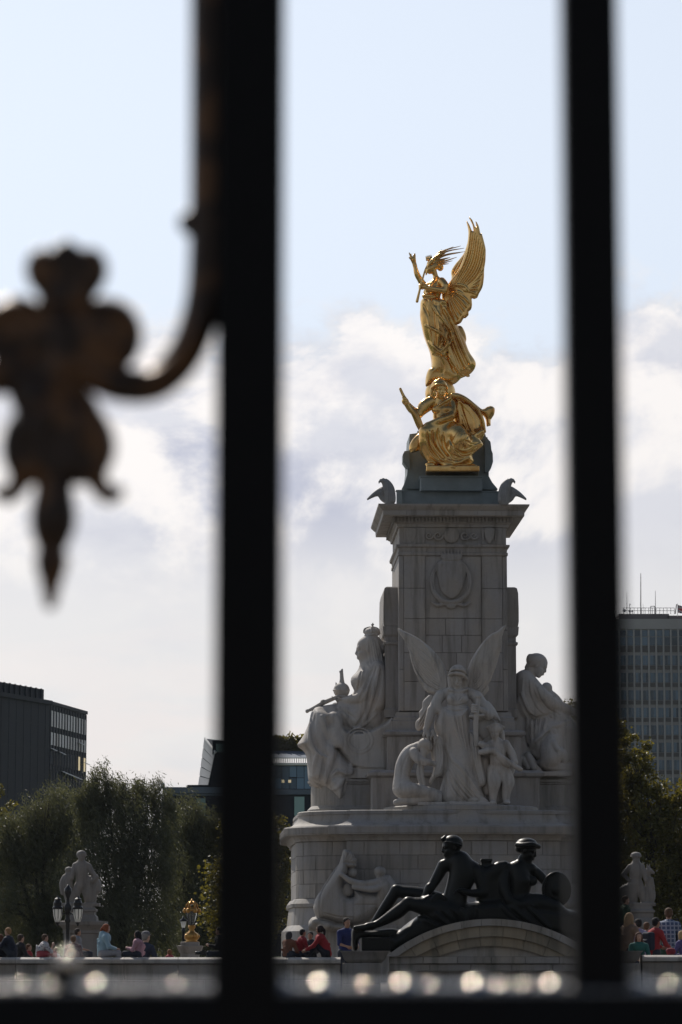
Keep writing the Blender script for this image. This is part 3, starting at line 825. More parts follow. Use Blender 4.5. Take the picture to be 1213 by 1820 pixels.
S.poly([(786, 985), (820, 985), (817, 996), (789, 996)], -1, 4, 3)
for k in range(7): S.cap((786 + k * 5.7, 985, -2), (785 + k * 6, 980 - 3 * math.sin(k / 6 * math.pi), -2), 1.6, 1.2)
o = S.obj('cartouche', M['pylon'], mem, 97.86, .6)
S = Sculpt((722, 935, -8), (884, 971, 5), 0.8); S.k = 0.8
S.ell((803, 951.5, 0), (13.5, 13.5, 4)); S.ell((803, 951.5, -2.4), (10, 10, 3))
for s_ in (-1, 1):
    for (cx_, r_) in ((24, 9), (40, 7)):
        S.chain([(803 + s_ * cx_ + r_ * (1 - t * .85) * math.cos(t * 9), 952 + r_ * (1 - t * .85) * math.sin(t * 9) * .95, -1) for t in np.linspace(0, 1, 22)], [2.0 - t for t in np.linspace(0, 1, 22)])
    cx_ = 733 if s_ < 0 else 870.5
    S.poly([(cx_ - 9, 940), (cx_, 937.5), (cx_ + 9, 940), (cx_ + 7.5, 955), (cx_, 967), (cx_ - 7.5, 955)], -1, 4, 3.5)
    for e in (-1, 1): S.cap((cx_ + e * 12, 942, 0), (cx_ + e * 11, 960, 0), 2.0, 1.5)
S.obj('frieze_carving', M['pylon'], mem, 97.86, .6)

# ------------------------------------------------------------------ outer wall and fountain arch
YW = 71.0
zw = ZY(1701.5, YW)
wallt = thing('retaining_wall', 'long low pale stone wall with sunlit coping that people sit on', 'wall', (W(606, 1700, YW).x, YW, 0))
mbw = MB()
def wall_run(px0, px1, zt_, yoff=0.0, n=None):
    x0, x1 = XY(px0, 1701, YW), XY(px1, 1701, YW); L = x1 - x0; n = n or max(1, round(L / 1.25))
    Mx = wallt.location.x
    zc = zt_ - .15
    for k in range(n):
        a = x0 + L * k / n - Mx; b = x0 + L * (k + 1) / n - Mx; g = .004
        V = []
        # coping stone with a weathered nosing
        pr = [(-.02, zc), (-.10, zc + .015), (-.11, zc + .06), (-.11, zt_ - .05), (-.09, zt_ - .036), (.02, zt_), (.62, zt_), (.62, zc)]
        m = len(pr); V = [(a + g, y + yoff, z) for y, z in pr] + [(b - g, y + yoff, z) for y, z in pr]
        F = [tuple(range(m)), tuple(range(2 * m - 1, m - 1, -1))] + [(i, m + i, m + (i + 1) % m, (i + 1) % m) for i in range(m)]
        F = [f[::-1] for f in F]
        raw_obj('coping_stone', V, F, M['coping'], wallt, wspace=False)
    zs = [zc - .003, zc - .36, zc - .75, 0.0]
    for r in range(3):
        e = [k / n for k in range(n + 1)] if r % 2 == 0 else [0] + [(k + .5) / n for k in range(n)] + [1]
        for f0, f1 in zip(e[:-1], e[1:]):
            block('wall_stone', (x0 + L * f0 - Mx + .004, yoff - .01 - .03 * (r == 2), zs[r + 1] + .004), (x0 + L * f1 - Mx - .004, yoff + .3, zs[r] - .004), wallt, M['wallstone'])
    mbw.box((x0 - Mx, yoff + .012, -.02), (x1 - Mx, yoff + .55, zc - .004))
wall_run(-260, 606, zw)
wall_run(1141, 1500, ZY(1697.5, YW))
mbw.build('wall_core', M['joint'], wallt)
fnt = thing('fountain_arch', 'shallow stone arch over a shadowed basin carrying the dark bronze figures', 'fountain', (XY(873, 1700, YW), YW, 0))
FX = fnt.location.x; sp = XY(874, 1700, YW) - XY(873, 1700, YW)
zo = lambda py: ZY(py, YW - .3)
for sgn in (-1, 1):                       # piers with flaring caps
    a, b = (605, 692) if sgn < 0 else (1054, 1141)
    x0, x1 = (a - 873) * sp, (b - 873) * sp
    MB().sweep([(x0, -.3), (x1, -.3), (x1, .7), (x0, .7)], [(-.20, zo(1713)), (-.13, zo(1708)), (-.08, zo(1704)), (-.03, zo(1693)), (0, zo(1691)), (0, zo(1690)), (-.1, zo(1690))]).build('pier_cap', M['wallstone'], fnt, auto=30)
    mid = (x0 + x1) / 2
    MB().box((x0 + .05 if sgn < 0 else x0 + .2, -.2, 0.0), (x1 - .2 if sgn < 0 else x1 - .05, .6, zo(1712))).build('pier', M['wallstone'], fnt)
    n2 = 3
    for r in range(3):
        za, zb = zo(1712) - r * .48, zo(1712) - (r + 1) * .48
        block('pier_stone', ((x0 + .05 if sgn < 0 else x0 + .2), -.23, max(.02, zb) + .004), ((x1 - .2 if sgn < 0 else x1 - .05), -.19, za - .004), fnt, M['wallstone'])
# lintel courses
for r, (ya, yb, yy) in enumerate(((1700, 1713, -.16), (1713.3, 1726, -.10))):
    e = np.linspace(-181, 181, 7 if r == 0 else 6)
    for f0, f1 in zip(e[:-1], e[1:]):
        block('lintel_stone', (f0 * sp + .003, yy, zo(yb) + .003), (f1 * sp - .003, .6, zo(ya) - .003), fnt, M['wallstone'])
MB().box((-183 * sp, .05, 0.0), (183 * sp, .62, zo(1726) - .01)).build('niche_wall', M['wallstone'], fnt)
# arch rings of single voussoirs
half = 186 * sp; sag = zo(1633) - zo(1700); RA = (half * half + sag * sag) / (2 * sag); zcen = zo(1633) - RA; amax = math.asin(half / RA)
def ring_stones(name, r0, r1, y0, y1, n, mat='wallstone', lim=None):
    am = amax; zs_ = zo(1699.6)
    for k in range(n):
        a0 = -am + 2 * am * k / n + .0012; a1 = -am + 2 * am * (k + 1) / n - .0012; V = []; F = []; m = 4
        for j in range(m + 1):
            a = a0 + (a1 - a0) * j / m; s_, c_ = math.sin(a), math.cos(a)
            za_, zb_ = max(zs_, zcen + r0 * c_), max(zs_ + .0005, zcen + r1 * c_)
            V += [(r0 * s_, y0, za_), (r1 * s_, y0, zb_), (r1 * s_, y1, zb_), (r0 * s_, y1, za_)]
        for j in range(m):
            b_ = 4 * j
            for q in range(4): F.append((b_ + q, b_ + (q + 1) % 4, b_ + 4 + (q + 1) % 4, b_ + 4 + q)[::-1])
        F += [(0, 1, 2, 3), (4 * m + 3, 4 * m + 2, 4 * m + 1, 4 * m)]
        if max(v[2] for v in V) < zs_ + .02: continue
        raw_obj(name, V, F, M[mat], fnt, wspace=False)
ring_stones('arch_coping', RA - .155, RA, -.36, .8, 11)
ring_stones('voussoir', RA - .40, RA - .16, -.27, .7, 9, 'archstone')
ring_stones('voussoir', RA - .62, RA - .405, -.18, .6, 9, 'archstone', lim=amax * .80)
mb = MB(); pts = [(-half * .8, zo(1700)), (half * .8, zo(1700))] + [((RA - .6) * math.sin(a), zcen + (RA - .6) * math.cos(a)) for a in np.linspace(amax * .8, -amax * .8, 20)]
mb.prism(pts, -.08, .6).build('tympanum', M['wallstone'], fnt)

# ------------------------------------------------------------------ the gate in front of the camera
YG = 2.6
gate = thing('iron_gate', 'black iron gate bars and rail with dark gilded scrollwork close in front', 'gate', (0, YG, 0))
def gx(px): return XY(px, HZ, YG)
def bar(name, px0, px1, dep, z0=0.02, z1=3.4, ch=.003):
    a, b = gx(px0), gx(px1); c = ch
    pl = [(a + c, -dep / 2), (b - c, -dep / 2), (b, -dep / 2 + c), (b, dep / 2 - c), (b - c, dep / 2), (a + c, dep / 2), (a, dep / 2 - c), (a, -dep / 2 + c)]
    return MB().sweep(pl, [(0, z0), (0, z1)]).build(name, M['iron'], gate)
bar('gate_post', 380, 501, .052)
for p_ in (1022, 1640, -190): bar('gate_bar', p_ - 7, p_ + 95, .038)
zr = ZY(1751, YG)
prf = [(-.024, -.085)] + [(.024 * math.cos(a), .006 * math.sin(a)) for a in np.linspace(math.pi, 0, 13)] + [(.024, -.085)]
mb = MB(); x0, x1 = -1.1, 1.1; m_ = len(prf)
V = [(x0, y, z + zr - .006) for y, z in prf] + [(x1, y, z + zr - .006) for y, z in prf]
F = [tuple(range(m_)), tuple(range(2 * m_ - 1, m_ - 1, -1))] + [(i, (i + 1) % m_, m_ + (i + 1) % m_, m_ + i)[::-1] for i in range(m_)]
mt, t, b = new_mat('glossy_iron_paint'); M['ironwet'] = mt
p = objcoord(t); nz = NOISE(t, p, 55, 5, 0.65)
b.inputs['Base Color'].default_value = (0.014, 0.014, 0.015, 1); b.inputs['Roughness'].default_value = .26
bump(t, b, nz, .55, .004)
mb.add(V, F); mb.build('lock_rail', M['iron'], gate, auto=40)
m3, t, b = new_mat('bright_glint_metal'); M['glint_metal'] = m3  # bright metal strip added along the rail top for a band of sun glint
p = objcoord(t); nz = NOISE(t, p, 45, 5, 0.65)
b.inputs['Base Color'].default_value = (0.24, 0.225, 0.21, 1); b.inputs['Metallic'].default_value = 1
t.links.new(MATH(t, 'MULTIPLY_ADD', nz, .3, .12), b.inputs['Roughness']); bump(t, b, nz, .5, .004)
prc = [(-.0245, -.001)] + [(.0245 * math.cos(a), .0065 * math.sin(a)) for a in np.linspace(math.pi, 0, 15)] + [(.0245, -.001)]
V = [(x0, y, z + zr - .0055) for y, z in prc] + [(x1, y, z + zr - .0055) for y, z in prc]; mc = len(prc)
MB2 = MB(); MB2.add(V, [tuple(range(mc)), tuple(range(2 * mc - 1, mc - 1, -1))] + [(i, (i + 1) % mc, mc + (i + 1) % mc, mc + i)[::-1] for i in range(mc)])
MB2.build('glint_strip', M['glint_metal'], gate, auto=40)
M['glint_dome'] = plain('polished_glint_dome', (.9, .82, .72), .16, 1.0, .1, 60)  # polished domes added along the rail to throw round sun glints
for (px, py, r_) in ((45, 1752, 5), (95, 1752, 4), (180, 1750, 8), (320, 1752, 5), (505, 1750, 8), (577, 1752, 10), (650, 1753, 5), (722, 1750, 9), (768, 1753, 5), (850, 1751, 10), (892, 1752, 6), (935, 1753, 6), (985, 1752, 8), (1135, 1750, 8), (1192, 1752, 6)):
    s_ = r_ * YG / FPX * 3.1
    o = MB().lathe([(s_ * math.cos(a) + .0001, s_ * math.sin(a)) for a in np.linspace(.2, math.pi / 2, 9)], n=20).build('glint_dome', M['glint_dome'], gate, smooth=True)
    o.location = (gx(px), -.010, zr - s_ * .62)
u_ = YG / FPX
fz = ZY(1751, YG)
o = MB().lathe([(20 * u_, 0), (22 * u_, 4 * u_), (12 * u_, 9 * u_), (14 * u_, 14 * u_), (23 * u_, 24 * u_), (22 * u_, 34 * u_), (13 * u_, 44 * u_), (3 * u_, 48 * u_)], n=18).build('finial', M['iron'], gate, smooth=True); o.location = (gx(114), 0, fz - .003)
s_ = 18 * u_
o = MB().lathe([(s_ * math.cos(a) + .0001, s_ * math.sin(a)) for a in np.linspace(-1.2, math.pi / 2, 12)], n=18).build('finial_glint', M['glint_dome'], gate, smooth=True); o.location = (gx(122), -.004, ZY(1708, YG))  # polished bead added on the finial for its glint
# drooping scroll and acanthus pendant
S = Sculpt((-130, -60, -45), (420, 1085, 45), 3.0); S.k = 6
S.chain([(371, -60, 0), (370, 250, 0), (369, 440, 0), (360, 545, 0), (330, 628, 0), (278, 680, 0), (215, 684, 0), (165, 660, 0), (130, 625, 0), (118, 590, 0)], [24, 24, 25, 25, 24, 23, 23, 24, 21, 15])
S.ell((340, 396, 0), (15, 15, 14))
S.poly([(60, 475), (72, 452), (95, 450), (119, 434), (143, 450), (166, 452), (179, 474), (176, 503), (158, 530), (148, 552), (92, 552), (80, 528), (62, 503)], 0, 26, 20)
S.cap((119, 450, -14), (119, 540, -18), 10, 7)
S.ell((190, 592, 0), (52, 54, 24)); S.ell((36, 592, 0), (44, 54, 24)); S.ell((108, 610, 0), (52, 64, 28))
for s_, cx_ in ((1, 190), (-1, 34)):
    S.chain([(cx_ + s_ * (46 - 34 * t) * math.cos(-.4 - t * 6.5), 592 + (46 - 34 * t) * math.sin(-.4 - t * 6.5), -18) for t in np.linspace(0, 1, 26)], [7 - 3 * t for t in np.linspace(0, 1, 26)], k=4)
S.chain([(-130, 668, 0), (-40, 676, 0), (20, 662, 0), (70, 630, 0), (90, 595, 0)], [24, 24, 24, 21, 15])
S.chain([(108, 640, -22), (108, 700, -24), (102, 760, -20)], [10, 16, 12])
S.poly([(62, 705), (108, 696), (160, 708), (172, 730), (192, 762), (199, 796), (190, 826), (170, 848), (140, 856), (118, 850), (98, 862), (76, 850), (52, 856), (30, 846), (14, 822), (10, 790), (20, 756), (44, 728)], 0, 28, 22)
for s_ in (-1, 1):
    S.chain([(104 + s_ * 18, 735, -24), (104 + s_ * 44, 775, -26), (104 + s_ * 50, 825, -18)], [6, 10, 5], k=3); S.chain([(104 + s_ * 66, 835, 0), (104 + s_ * 72, 864, 0), (104 + s_ * 88, 880, 0), (104 + s_ * 104, 876, 0)], [13, 10, 9, 6])
    S.ell((104 + s_ * 70, 780, -26), (12, 26, 8), k=4, mode='s'); S.ell((104 + s_ * 18, 800, -30), (9, 36, 8), k=4, mode='s')
S.chain([(97, 850, 0), (96, 890, 0), (95, 922, 0), (93, 950, 0), (92, 966, 0)], [22, 29, 34, 26, 11]); S.chain([(92, 966, 0), (92, 996, 0), (91, 1030, 0), (90, 1074, 0)], [11, 22, 13, 3])
S.chain([(95, 880, -26), (94, 925, -34), (93, 955, -22)], [4, 6, 3], k=3, mode='s')
for s_ in (-1, 1):
    S.ell((119 + s_ * 36, 490, -22), (14, 24, 10), k=5, mode='s'); S.ell((119 + s_ * 42, 480, -4), (24, 30, 20), k=6)
S.chain([(230, 684, -22), (290, 668, -24), (340, 610, -24), (366, 540, -24)], [5, 6, 6, 5], k=4)
S.ell((84, 700, 0), (60, 48, 24), k=10); S.ell((112, 560, 0), (46, 34, 24), k=10); S.ell((196, 598, 0), (50, 56, 22), k=8); S.ell((28, 592, 0), (50, 58, 22), k=8)
S.F -= 8
for cr in ([(66, 548), (118, 560), (172, 546)], [(140, 566), (134, 610), (160, 652), (214, 660)], [(84, 566), (88, 612), (60, 650), (4, 658)], [(38, 664), (100, 690), (172, 664)], [(30, 742), (104, 716), (184, 742)], [(104, 724), (102, 790), (98, 856)], [(44, 770), (40, 810), (56, 846)], [(166, 770), (170, 810), (152, 846)], [(119, 452), (119, 500), (118, 540)], [(84, 466), (96, 510), (104, 545)], [(154, 466), (142, 510), (134, 545)]):
    S.stroke(cr, 11, 6, 's', off=-3)
for cr in ([(150, 600), (176, 566), (214, 572), (226, 606), (204, 632), (180, 616), (190, 596)], [(76, 600), (52, 566), (14, 572), (2, 606), (26, 632), (50, 616), (40, 596)]):
    S.stroke(cr, 8, 4, 's', off=-2)
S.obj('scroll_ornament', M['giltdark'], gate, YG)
# ------------------------------------------------------------------ gilded winged figure on the globe
C3 = lambda pts, z: [(x, y, z) for x, y in pts]
t = thing('winged_statue', 'gilded winged figure raising one arm and a palm branch, standing on a golden globe', 'statue', W(783, 724, 100))
S = Sculpt((722, 440, -34), (850, 690, 34), 0.9); S.k = 2.5
# torso, hips and legs under the drapery
S.chain([(777, 500, 2), (772, 515, 0), (768, 535, 0), (768, 552, 0), (771, 575, 0)], [9, 14, 13, 17, 18], k=4)
S.ell((764, 517, -9), (8, 7, 6)); S.ell((761, 518, 7), (8, 7, 6))
S.chain([(764, 556, 6), (766, 590, 8), (774, 625, 6), (776, 668, 4)], [14, 13, 9, 6], k=4)
S.chain([(778, 556, -8), (783, 595, -12), (787, 625, -6), (800, 668, 0)], [15, 14, 10, 6], k=4)
S.poly([(750, 533), (768, 528), (790, 535), (806, 560), (818, 588), (826, 602), (834, 626), (845, 646), (836, 662), (822, 670), (814, 676), (803, 681), (790, 672), (772, 668), (758, 685), (767, 655), (766, 630), (758, 608), (752, 590), (747, 566), (747, 550)], 2, 19, 14, k=4, gx=.1)
S.poly([(808, 582), (820, 578), (828, 592), (829, 606), (820, 612), (810, 600)], 6, 8, 7)
S.poly([(796, 582), (812, 580), (832, 622), (846, 646), (836, 664), (814, 668), (800, 640)], 2, 9, 8, k=4)
# neck, head with crown, hair
S.chain([(777, 504, 0), (775, 492, 0), (771, 480, 0)], [6, 4.5, 5])
head(S, (768, 474, 0), 26, (-1, .05, -.35))
S.ell((773, 468, 2), (12, 10, 11), k=3); S.ell((783, 474, 4), (6, 7, 7))
for k in range(5): S.cap((759 + 2.2 * k, 464 - 1.2 * k, -7 + 2.4 * k), (757 + 2.3 * k, 457 - 1.2 * k, -8 + 2.8 * k), 1.8, .8, k=1)
# raised arm
S.chain([(767, 505, 8), (758, 506, 14), (749, 496, 16)], [7, 6, 5]); S.chain([(749, 496, 16), (742, 484, 15), (738, 468, 14)], [5.2, 5, 3.2])
S.cap((738, 468, 14), (735, 458, 13), 3.2, 5, flat=((0, 0, 1), 1.6))
for a, b, c in (((731, 457), (730, 452), (728, 447)), ((733, 455), (731, 451), (731, 449)), ((736, 455), (736, 451), (738, 449)), ((738, 459), (738.5, 453), (738, 448))):
    S.chain([(*a, 12), (*b, 12), (*c, 11)], [1.5, 1.3, 1.0], k=.8)
S.cap((732, 460, 10), (728, 456, 8), 1.5, 1.2, k=1)
# arm bent across the waist, holding the branch
S.chain([(785, 503, -12), (791, 512, -18), (789, 521, -20)], [7.5, 6.5, 5.5]); S.chain([(789, 521, -20), (772, 519, -24), (757, 516, -24)], [5.5, 5.2, 3.4])
S.cap((757, 516, -24), (751, 515, -24), 3.5, 4, flat=((0, 0, 1), 1.3))
for k in range(4): S.chain([(751, 511.5 + k * 2.2, -22), (745, 511.5 + k * 2.2, -25), (746.5, 512.5 + k * 2, -29)], [1.5, 1.4, 1.1], k=.8)
S.chain([(754, 512, -26), (749, 509.5, -28)], [1.5, 1.2], smooth=False)
S.ell((777, 541, -14), (17, 7, 7), k=3); S.ell((762, 529, -12), (12, 5, 6), k=3)
# folds
S.fan([(756, 536), (752, 560), (757, 590), (770, 625)], [(796, 545), (800, 575), (796, 600), (780, 630)], 3, 2.6, 1.8, k=3, jit=.4)
S.fan([(790, 545), (806, 575), (822, 615), (838, 648)], [(780, 600), (790, 625), (798, 650), (806, 672)], 4, 2.6, 2.2, k=2.5, jit=.4)
S.poly([(764, 655), (800, 656), (818, 668), (812, 680), (796, 685), (776, 682), (757, 686)], 0, 16, 10, k=3)
S.stroke([(752, 545), (764, 575), (770, 612)], 2.4, 2.5, 's'); S.stroke([(762, 536), (780, 566), (800, 590)], 2.6, 2.5)
S.stroke([(756, 582), (775, 592), (795, 608)], 1.8, off=-.3); S.stroke([(762, 610), (780, 628), (800, 612), (806, 596)], 2.4)
S.stroke([(764, 540), (776, 562), (784, 590)], 1.6, mode='s'); S.stroke([(768, 633), (790, 637), (806, 655)], 1.6, mode='s')
S.stroke([(770, 618), (786, 634), (794, 624)], 2.4); S.stroke([(796, 630), (806, 650), (818, 668)], 2.2); S.stroke([(783, 640), (788, 655), (786, 668)], 2.2, mode='s')
for k in range(12): S.ell((rng.uniform(776, 832), rng.uniform(655, 672) , rng.uniform(-10, 0)), (4, 2.5, 3), k=2)
S.ell((772, 675, -6), (10, 4, 5)); S.ell((801, 676, -2), (10, 4, 6))
S.obj('figure', M['gold'], t, 100)
def wing(outl, d, T, gx, gy, feathers, lower=(), bow=0, name='wing', mat='gold', Y0=100, h=0.9, wr=4, par=None, bnd=None, coverts=()):
    P = np.array(outl); lo = P.min(0) - 5; hi = P.max(0) + 5; e = (hi - lo) / 2
    dm = abs(gx) * e[0] + abs(gy) * e[1] + T + abs(bow) + 4
    S = Sculpt((*lo, d - dm), (*hi, d + dm), h); S.k = 1.5
    S.poly(outl, d, T, wr, gx=gx, gy=gy, bow=bow)
    for A, B, n, r, g in feathers: S.fan(A, B, n, r, g, k=.9, jit=.1)
    for c in coverts: S.stroke(c, 1.8, off=.2)
    for l in lower: S.stroke(l, 1.3, mode='s')
    return S.obj(name, M[mat], par, Y0)
wing([(786, 516), (795, 506), (804, 495), (813, 483), (820, 470), (827, 450), (831, 432), (832, 414), (828.5, 396), (834, 404), (839, 416), (841, 416), (839, 404), (832.5, 390), (839, 396), (844, 409), (846, 409), (844.5, 398), (850, 407), (853.5, 422), (855, 420), (858, 430), (860.5, 440), (862.5, 451), (862, 470), (860, 484), (859.5, 499), (857, 515), (851, 526), (848, 533), (843, 535), (838.5, 533), (839, 545), (837, 553), (833, 556), (833, 562), (828, 567), (824, 567), (820, 574), (812, 577.5), (803, 577), (796, 560), (788, 540)],
     -10, 5.5, -.45, .05,
     [([(834, 405), (828, 455), (806, 505)], [(861, 450), (850, 490), (822, 518)], 8, 1.5, 1.3), ([(860, 478), (845, 500), (824, 516)], [(846, 532), (836, 524), (824, 520)], 6, 1.7, 1.2), ([(838, 540), (826, 528), (810, 520)], [(808, 576), (800, 556), (796, 535)], 6, 1.9, 1.2)],
     coverts=[[(795, 512), (812, 508), (826, 512), (832, 520)], [(800, 524), (814, 520), (824, 526)]], par=t)
wing([(788, 512), (797, 503), (803.5, 491), (803, 478), (810, 466), (818, 457), (826, 446), (834, 425), (840, 438), (836, 468), (820, 490), (804, 508)], 16, 5, -.35, 0,
     [([(836, 430), (812, 475), (798, 505)], [(838, 450), (826, 482), (804, 506)], 4, 1.5, 1.2)], par=t)
S = Sculpt((735, 435, -48), (835, 548, -2), 0.6); S.k = .8
S.chain([(741, 541, -26), (745, 524, -27), (748, 512, -28), (757, 482, -24), (768, 468, -20)], [2.6, 2.0, 1.7, 1.7, 1.6])
for k, (mx, my, ex, ey, z) in enumerate([(774, 459, 785, 447, -18), (782, 452, 806, 441, -14), (788, 450, 819, 440, -16), (792, 452, 825, 444.5, -19), (792, 456, 827, 449.5, -14), (790, 459, 818, 453, -21), (790, 464, 800, 461, -18), (790, 467, 812, 459.5, -14), (784, 472, 804, 467, -19), (786, 473, 798, 471.5, -16), (782, 468, 790, 466, -22)]):
    S.chain([(760, 484, -24), (768, 468 + k * .6, -23), (mx, my, z), (ex, ey, z + 3)], [1.4, 2.0, 1.5, .5])
S.chain([(759, 486, -26), (764, 474, -28), (776, 461, -24), (790, 455, -20)], [1.6, 3.0, 2.4, 1.0])
for k in range(6): S.chain([(757, 494 - k * 2, -26), (764, 482 + k * .6, -30), (773 + k, 473 + k * .8, -27)], [1, 1.8, .6])
S.obj('palm_branch', M['gold'], t, 100)
mb = MB(); r_ = 27.5 * 100 / FPX
mb.lathe([(max(.001, r_ * math.cos(a)), r_ * math.sin(a)) for a in np.linspace(-math.pi / 2, math.pi / 2, 25)], n=40)
o = mb.build('globe', M['gold'], t, smooth=True); o.location = Vector(W(783, 699, 100)) - t.location

# ------------------------------------------------------------------ gilded seated figure with helmet and club
t = thing('seated_statue', 'gilded seated figure in a helmet gripping a club, cloak billowing behind', 'statue', W(804, 843, 98.6))
S = Sculpt((704, 672, -58), (886, 848, 42), 1.0); S.k = 3
S.box((804, 838, -6), (47, 5.5, 30), 2); 
S.chain([(786, 716, 0), (787, 732, -2), (787, 750, -6), (790, 764, -4)], [13, 17, 17, 20], k=5)
S.ell((777, 731, -14), (10, 8, 7)); S.ell((795, 731, -15), (10, 8, 7))
S.chain([(781, 718, -4), (781, 708, -6)], [7, 6])
P = head(S, (783, 695, -8), 31, (.35, .06, -1))
S.ell((781, 686, -6), (13.5, 11, 14), k=1.5)
S.chain([(768, 691, -10), (776, 687, -20), (790, 687, -20), (795, 691, -10)], [2, 2, 2, 2], k=1)
S.chain([(769, 688, -6), (767, 698, -8), (766, 705, -9)], [3.5, 3, 1.6]); S.chain([(794, 690, -4), (796, 700, -4)], [3, 1.8])
S.chain([(781, 676, -10), (783, 674.5, -2), (786, 680, 8)], [2.6, 2.8, 2.4], k=1)
# right arm up to the club
S.chain([(765, 719, 0), (756, 727, -6), (744, 739, -12)], [10, 8.5, 6.5]); S.chain([(744, 739, -12), (731, 730, -16), (722, 719, -17)], [7, 6.8, 5])
S.chain([(767, 714, -2), (755, 722, -6), (748, 731, -10)], [10, 10.5, 8], k=3)
S.ell((720, 716, -18), (6, 6, 6))
for k in range(4): S.chain([(717 + k * 1.2, 710 + k * 3, -20), (716 + k * 1.6, 711 + k * 3, -25), (721 + k, 711 + k * 3, -27)], [1.8, 1.8, 1.5], k=1)
S.chain([(711.5, 695, -21), (717, 707, -21), (727, 725, -21), (738, 741, -21), (745, 757, -20), (752, 773, -18)], [2.4, 2.8, 3.8, 6.2, 6.4, 4.5], k=1.5)
# left arm laid along the lap
S.chain([(804, 717, -2), (805, 730, -10), (801, 743, -18)], [9, 8, 7]); S.chain([(801, 743, -18), (780, 752, -28), (759, 761, -32)], [7, 6, 4])
S.cap((759, 761, -32), (753, 768, -31), 4, 4.5, flat=((0, 0, 1), 1.4))
for k in range(4): S.chain([(754 - k * .8, 765 + k * 2, -32), (750 - k * .4, 770 + k * 2.2, -30), (750, 773 + k * 2, -27)], [1.7, 1.5, 1.2], k=1)
# cloak
S.poly([(792, 712), (802, 700), (812, 697), (828, 703), (845, 716), (858, 726), (866, 722), (872, 720), (880, 724), (879, 736), (873, 745), (873, 755), (866, 757), (864, 745), (860, 738), (850, 732), (842, 726), (826, 716), (808, 712), (797, 722)], 8, 12, 8, k=3)
S.poly([(800, 705), (815, 703), (835, 714), (850, 732), (860, 750), (862, 770), (852, 786), (838, 790), (830, 770), (812, 760), (806, 740)], 10, 13, 12, k=3, gx=-.1)
S.chain([(804, 704, -10), (824, 709, -8), (844, 724, -8), (857, 745, -6), (862, 768, -4)], [4, 4, 3.4, 3, 2.4], k=2)
S.chain([(800, 709, -8), (788, 718, -16), (777, 726, -18)], [4, 3.4, 2.6], k=2)
S.chain([(838, 785, 0), (846, 778, -14), (856, 770, -16)], [6, 6, 4])
# lap and drapery
S.chain([(783, 764, -6), (770, 766, -20), (757, 774, -32)], [17, 15, 12], k=5); S.chain([(800, 766, -4), (812, 775, -22), (820, 788, -32)], [18, 17, 14], k=5)
S.chain([(757, 774, -32), (756, 795, -30), (770, 826, -20)], [12, 11, 8], k=5); S.chain([(820, 788, -32), (806, 800, -28), (792, 826, -20)], [14, 13, 9], k=5)
S.poly([(752, 770), (770, 762), (800, 760), (830, 768), (845, 782), (858, 792), (848, 802), (840, 812), (843, 822), (830, 834), (812, 838), (792, 834), (766, 824), (750, 812), (746, 798)], -6, 24, 16, k=6)
S.poly([(745, 772), (752, 778), (750, 792), (744, 803), (730, 806), (727, 796), (733, 783)], -10, 9, 7, k=3)
S.poly([(832, 785), (846, 779), (858, 792), (846, 804), (834, 812), (822, 800)], -12, 10, 8, k=3)
S.fan([(755, 775), (757, 800), (775, 824), (806, 836)], [(788, 775), (790, 800), (806, 815), (836, 812)], 8, 2.4, 2.0, jit=.35)
S.fan([(810, 775), (800, 800), (812, 812), (838, 806)], [(832, 780), (822, 796), (830, 804), (848, 798)], 5, 2.2, 1.7, jit=.3)
S.fan([(816, 712), (840, 740), (846, 776)], [(834, 720), (852, 745), (856, 770)], 3, 2.2, 1.8, jit=.2); S.stroke([(818, 718), (826, 745), (836, 775)], 2.4, mode='s')
S.stroke([(822, 740), (828, 760), (838, 778)], 2.0); S.stroke([(760, 814), (785, 822), (812, 826), (834, 818)], 2.6)
for A_ in ([(758, 778), (762, 800), (780, 822)], [(768, 772), (770, 796), (788, 820)], [(778, 768), (782, 792), (800, 822)]): S.stroke(A_, 2.6, 1.6, 's')
for A_ in ([(763, 774), (766, 798), (784, 822)], [(773, 770), (777, 795), (794, 822)], [(756, 790), (764, 812), (790, 830), (820, 826)], [(800, 800), (822, 806), (846, 796)], [(806, 812), (826, 816), (840, 808)]): S.stroke(A_, 2.2, 2)
S.stroke([(798, 786), (806, 802), (824, 812), (842, 806)], 2.8, 1.8, 's'); S.stroke([(786, 780), (790, 802), (806, 822)], 3.2, 2, 's'); S.stroke([(824, 790), (838, 794), (852, 790)], 2, 1.4, 's')
S.stroke([(779, 735), (783, 752)], 1.3, mode='s'); S.stroke([(752, 735), (764, 738), (776, 744)], 1.3, mode='s')
S.ell((764, 830, -28), (9, 4, 6)); S.ell((838, 832, -22), (10, 4, 7)); S.ell((790, 838, -30), (14, 4, 5))
S.obj('figure', M['gold'], t, 98.4)

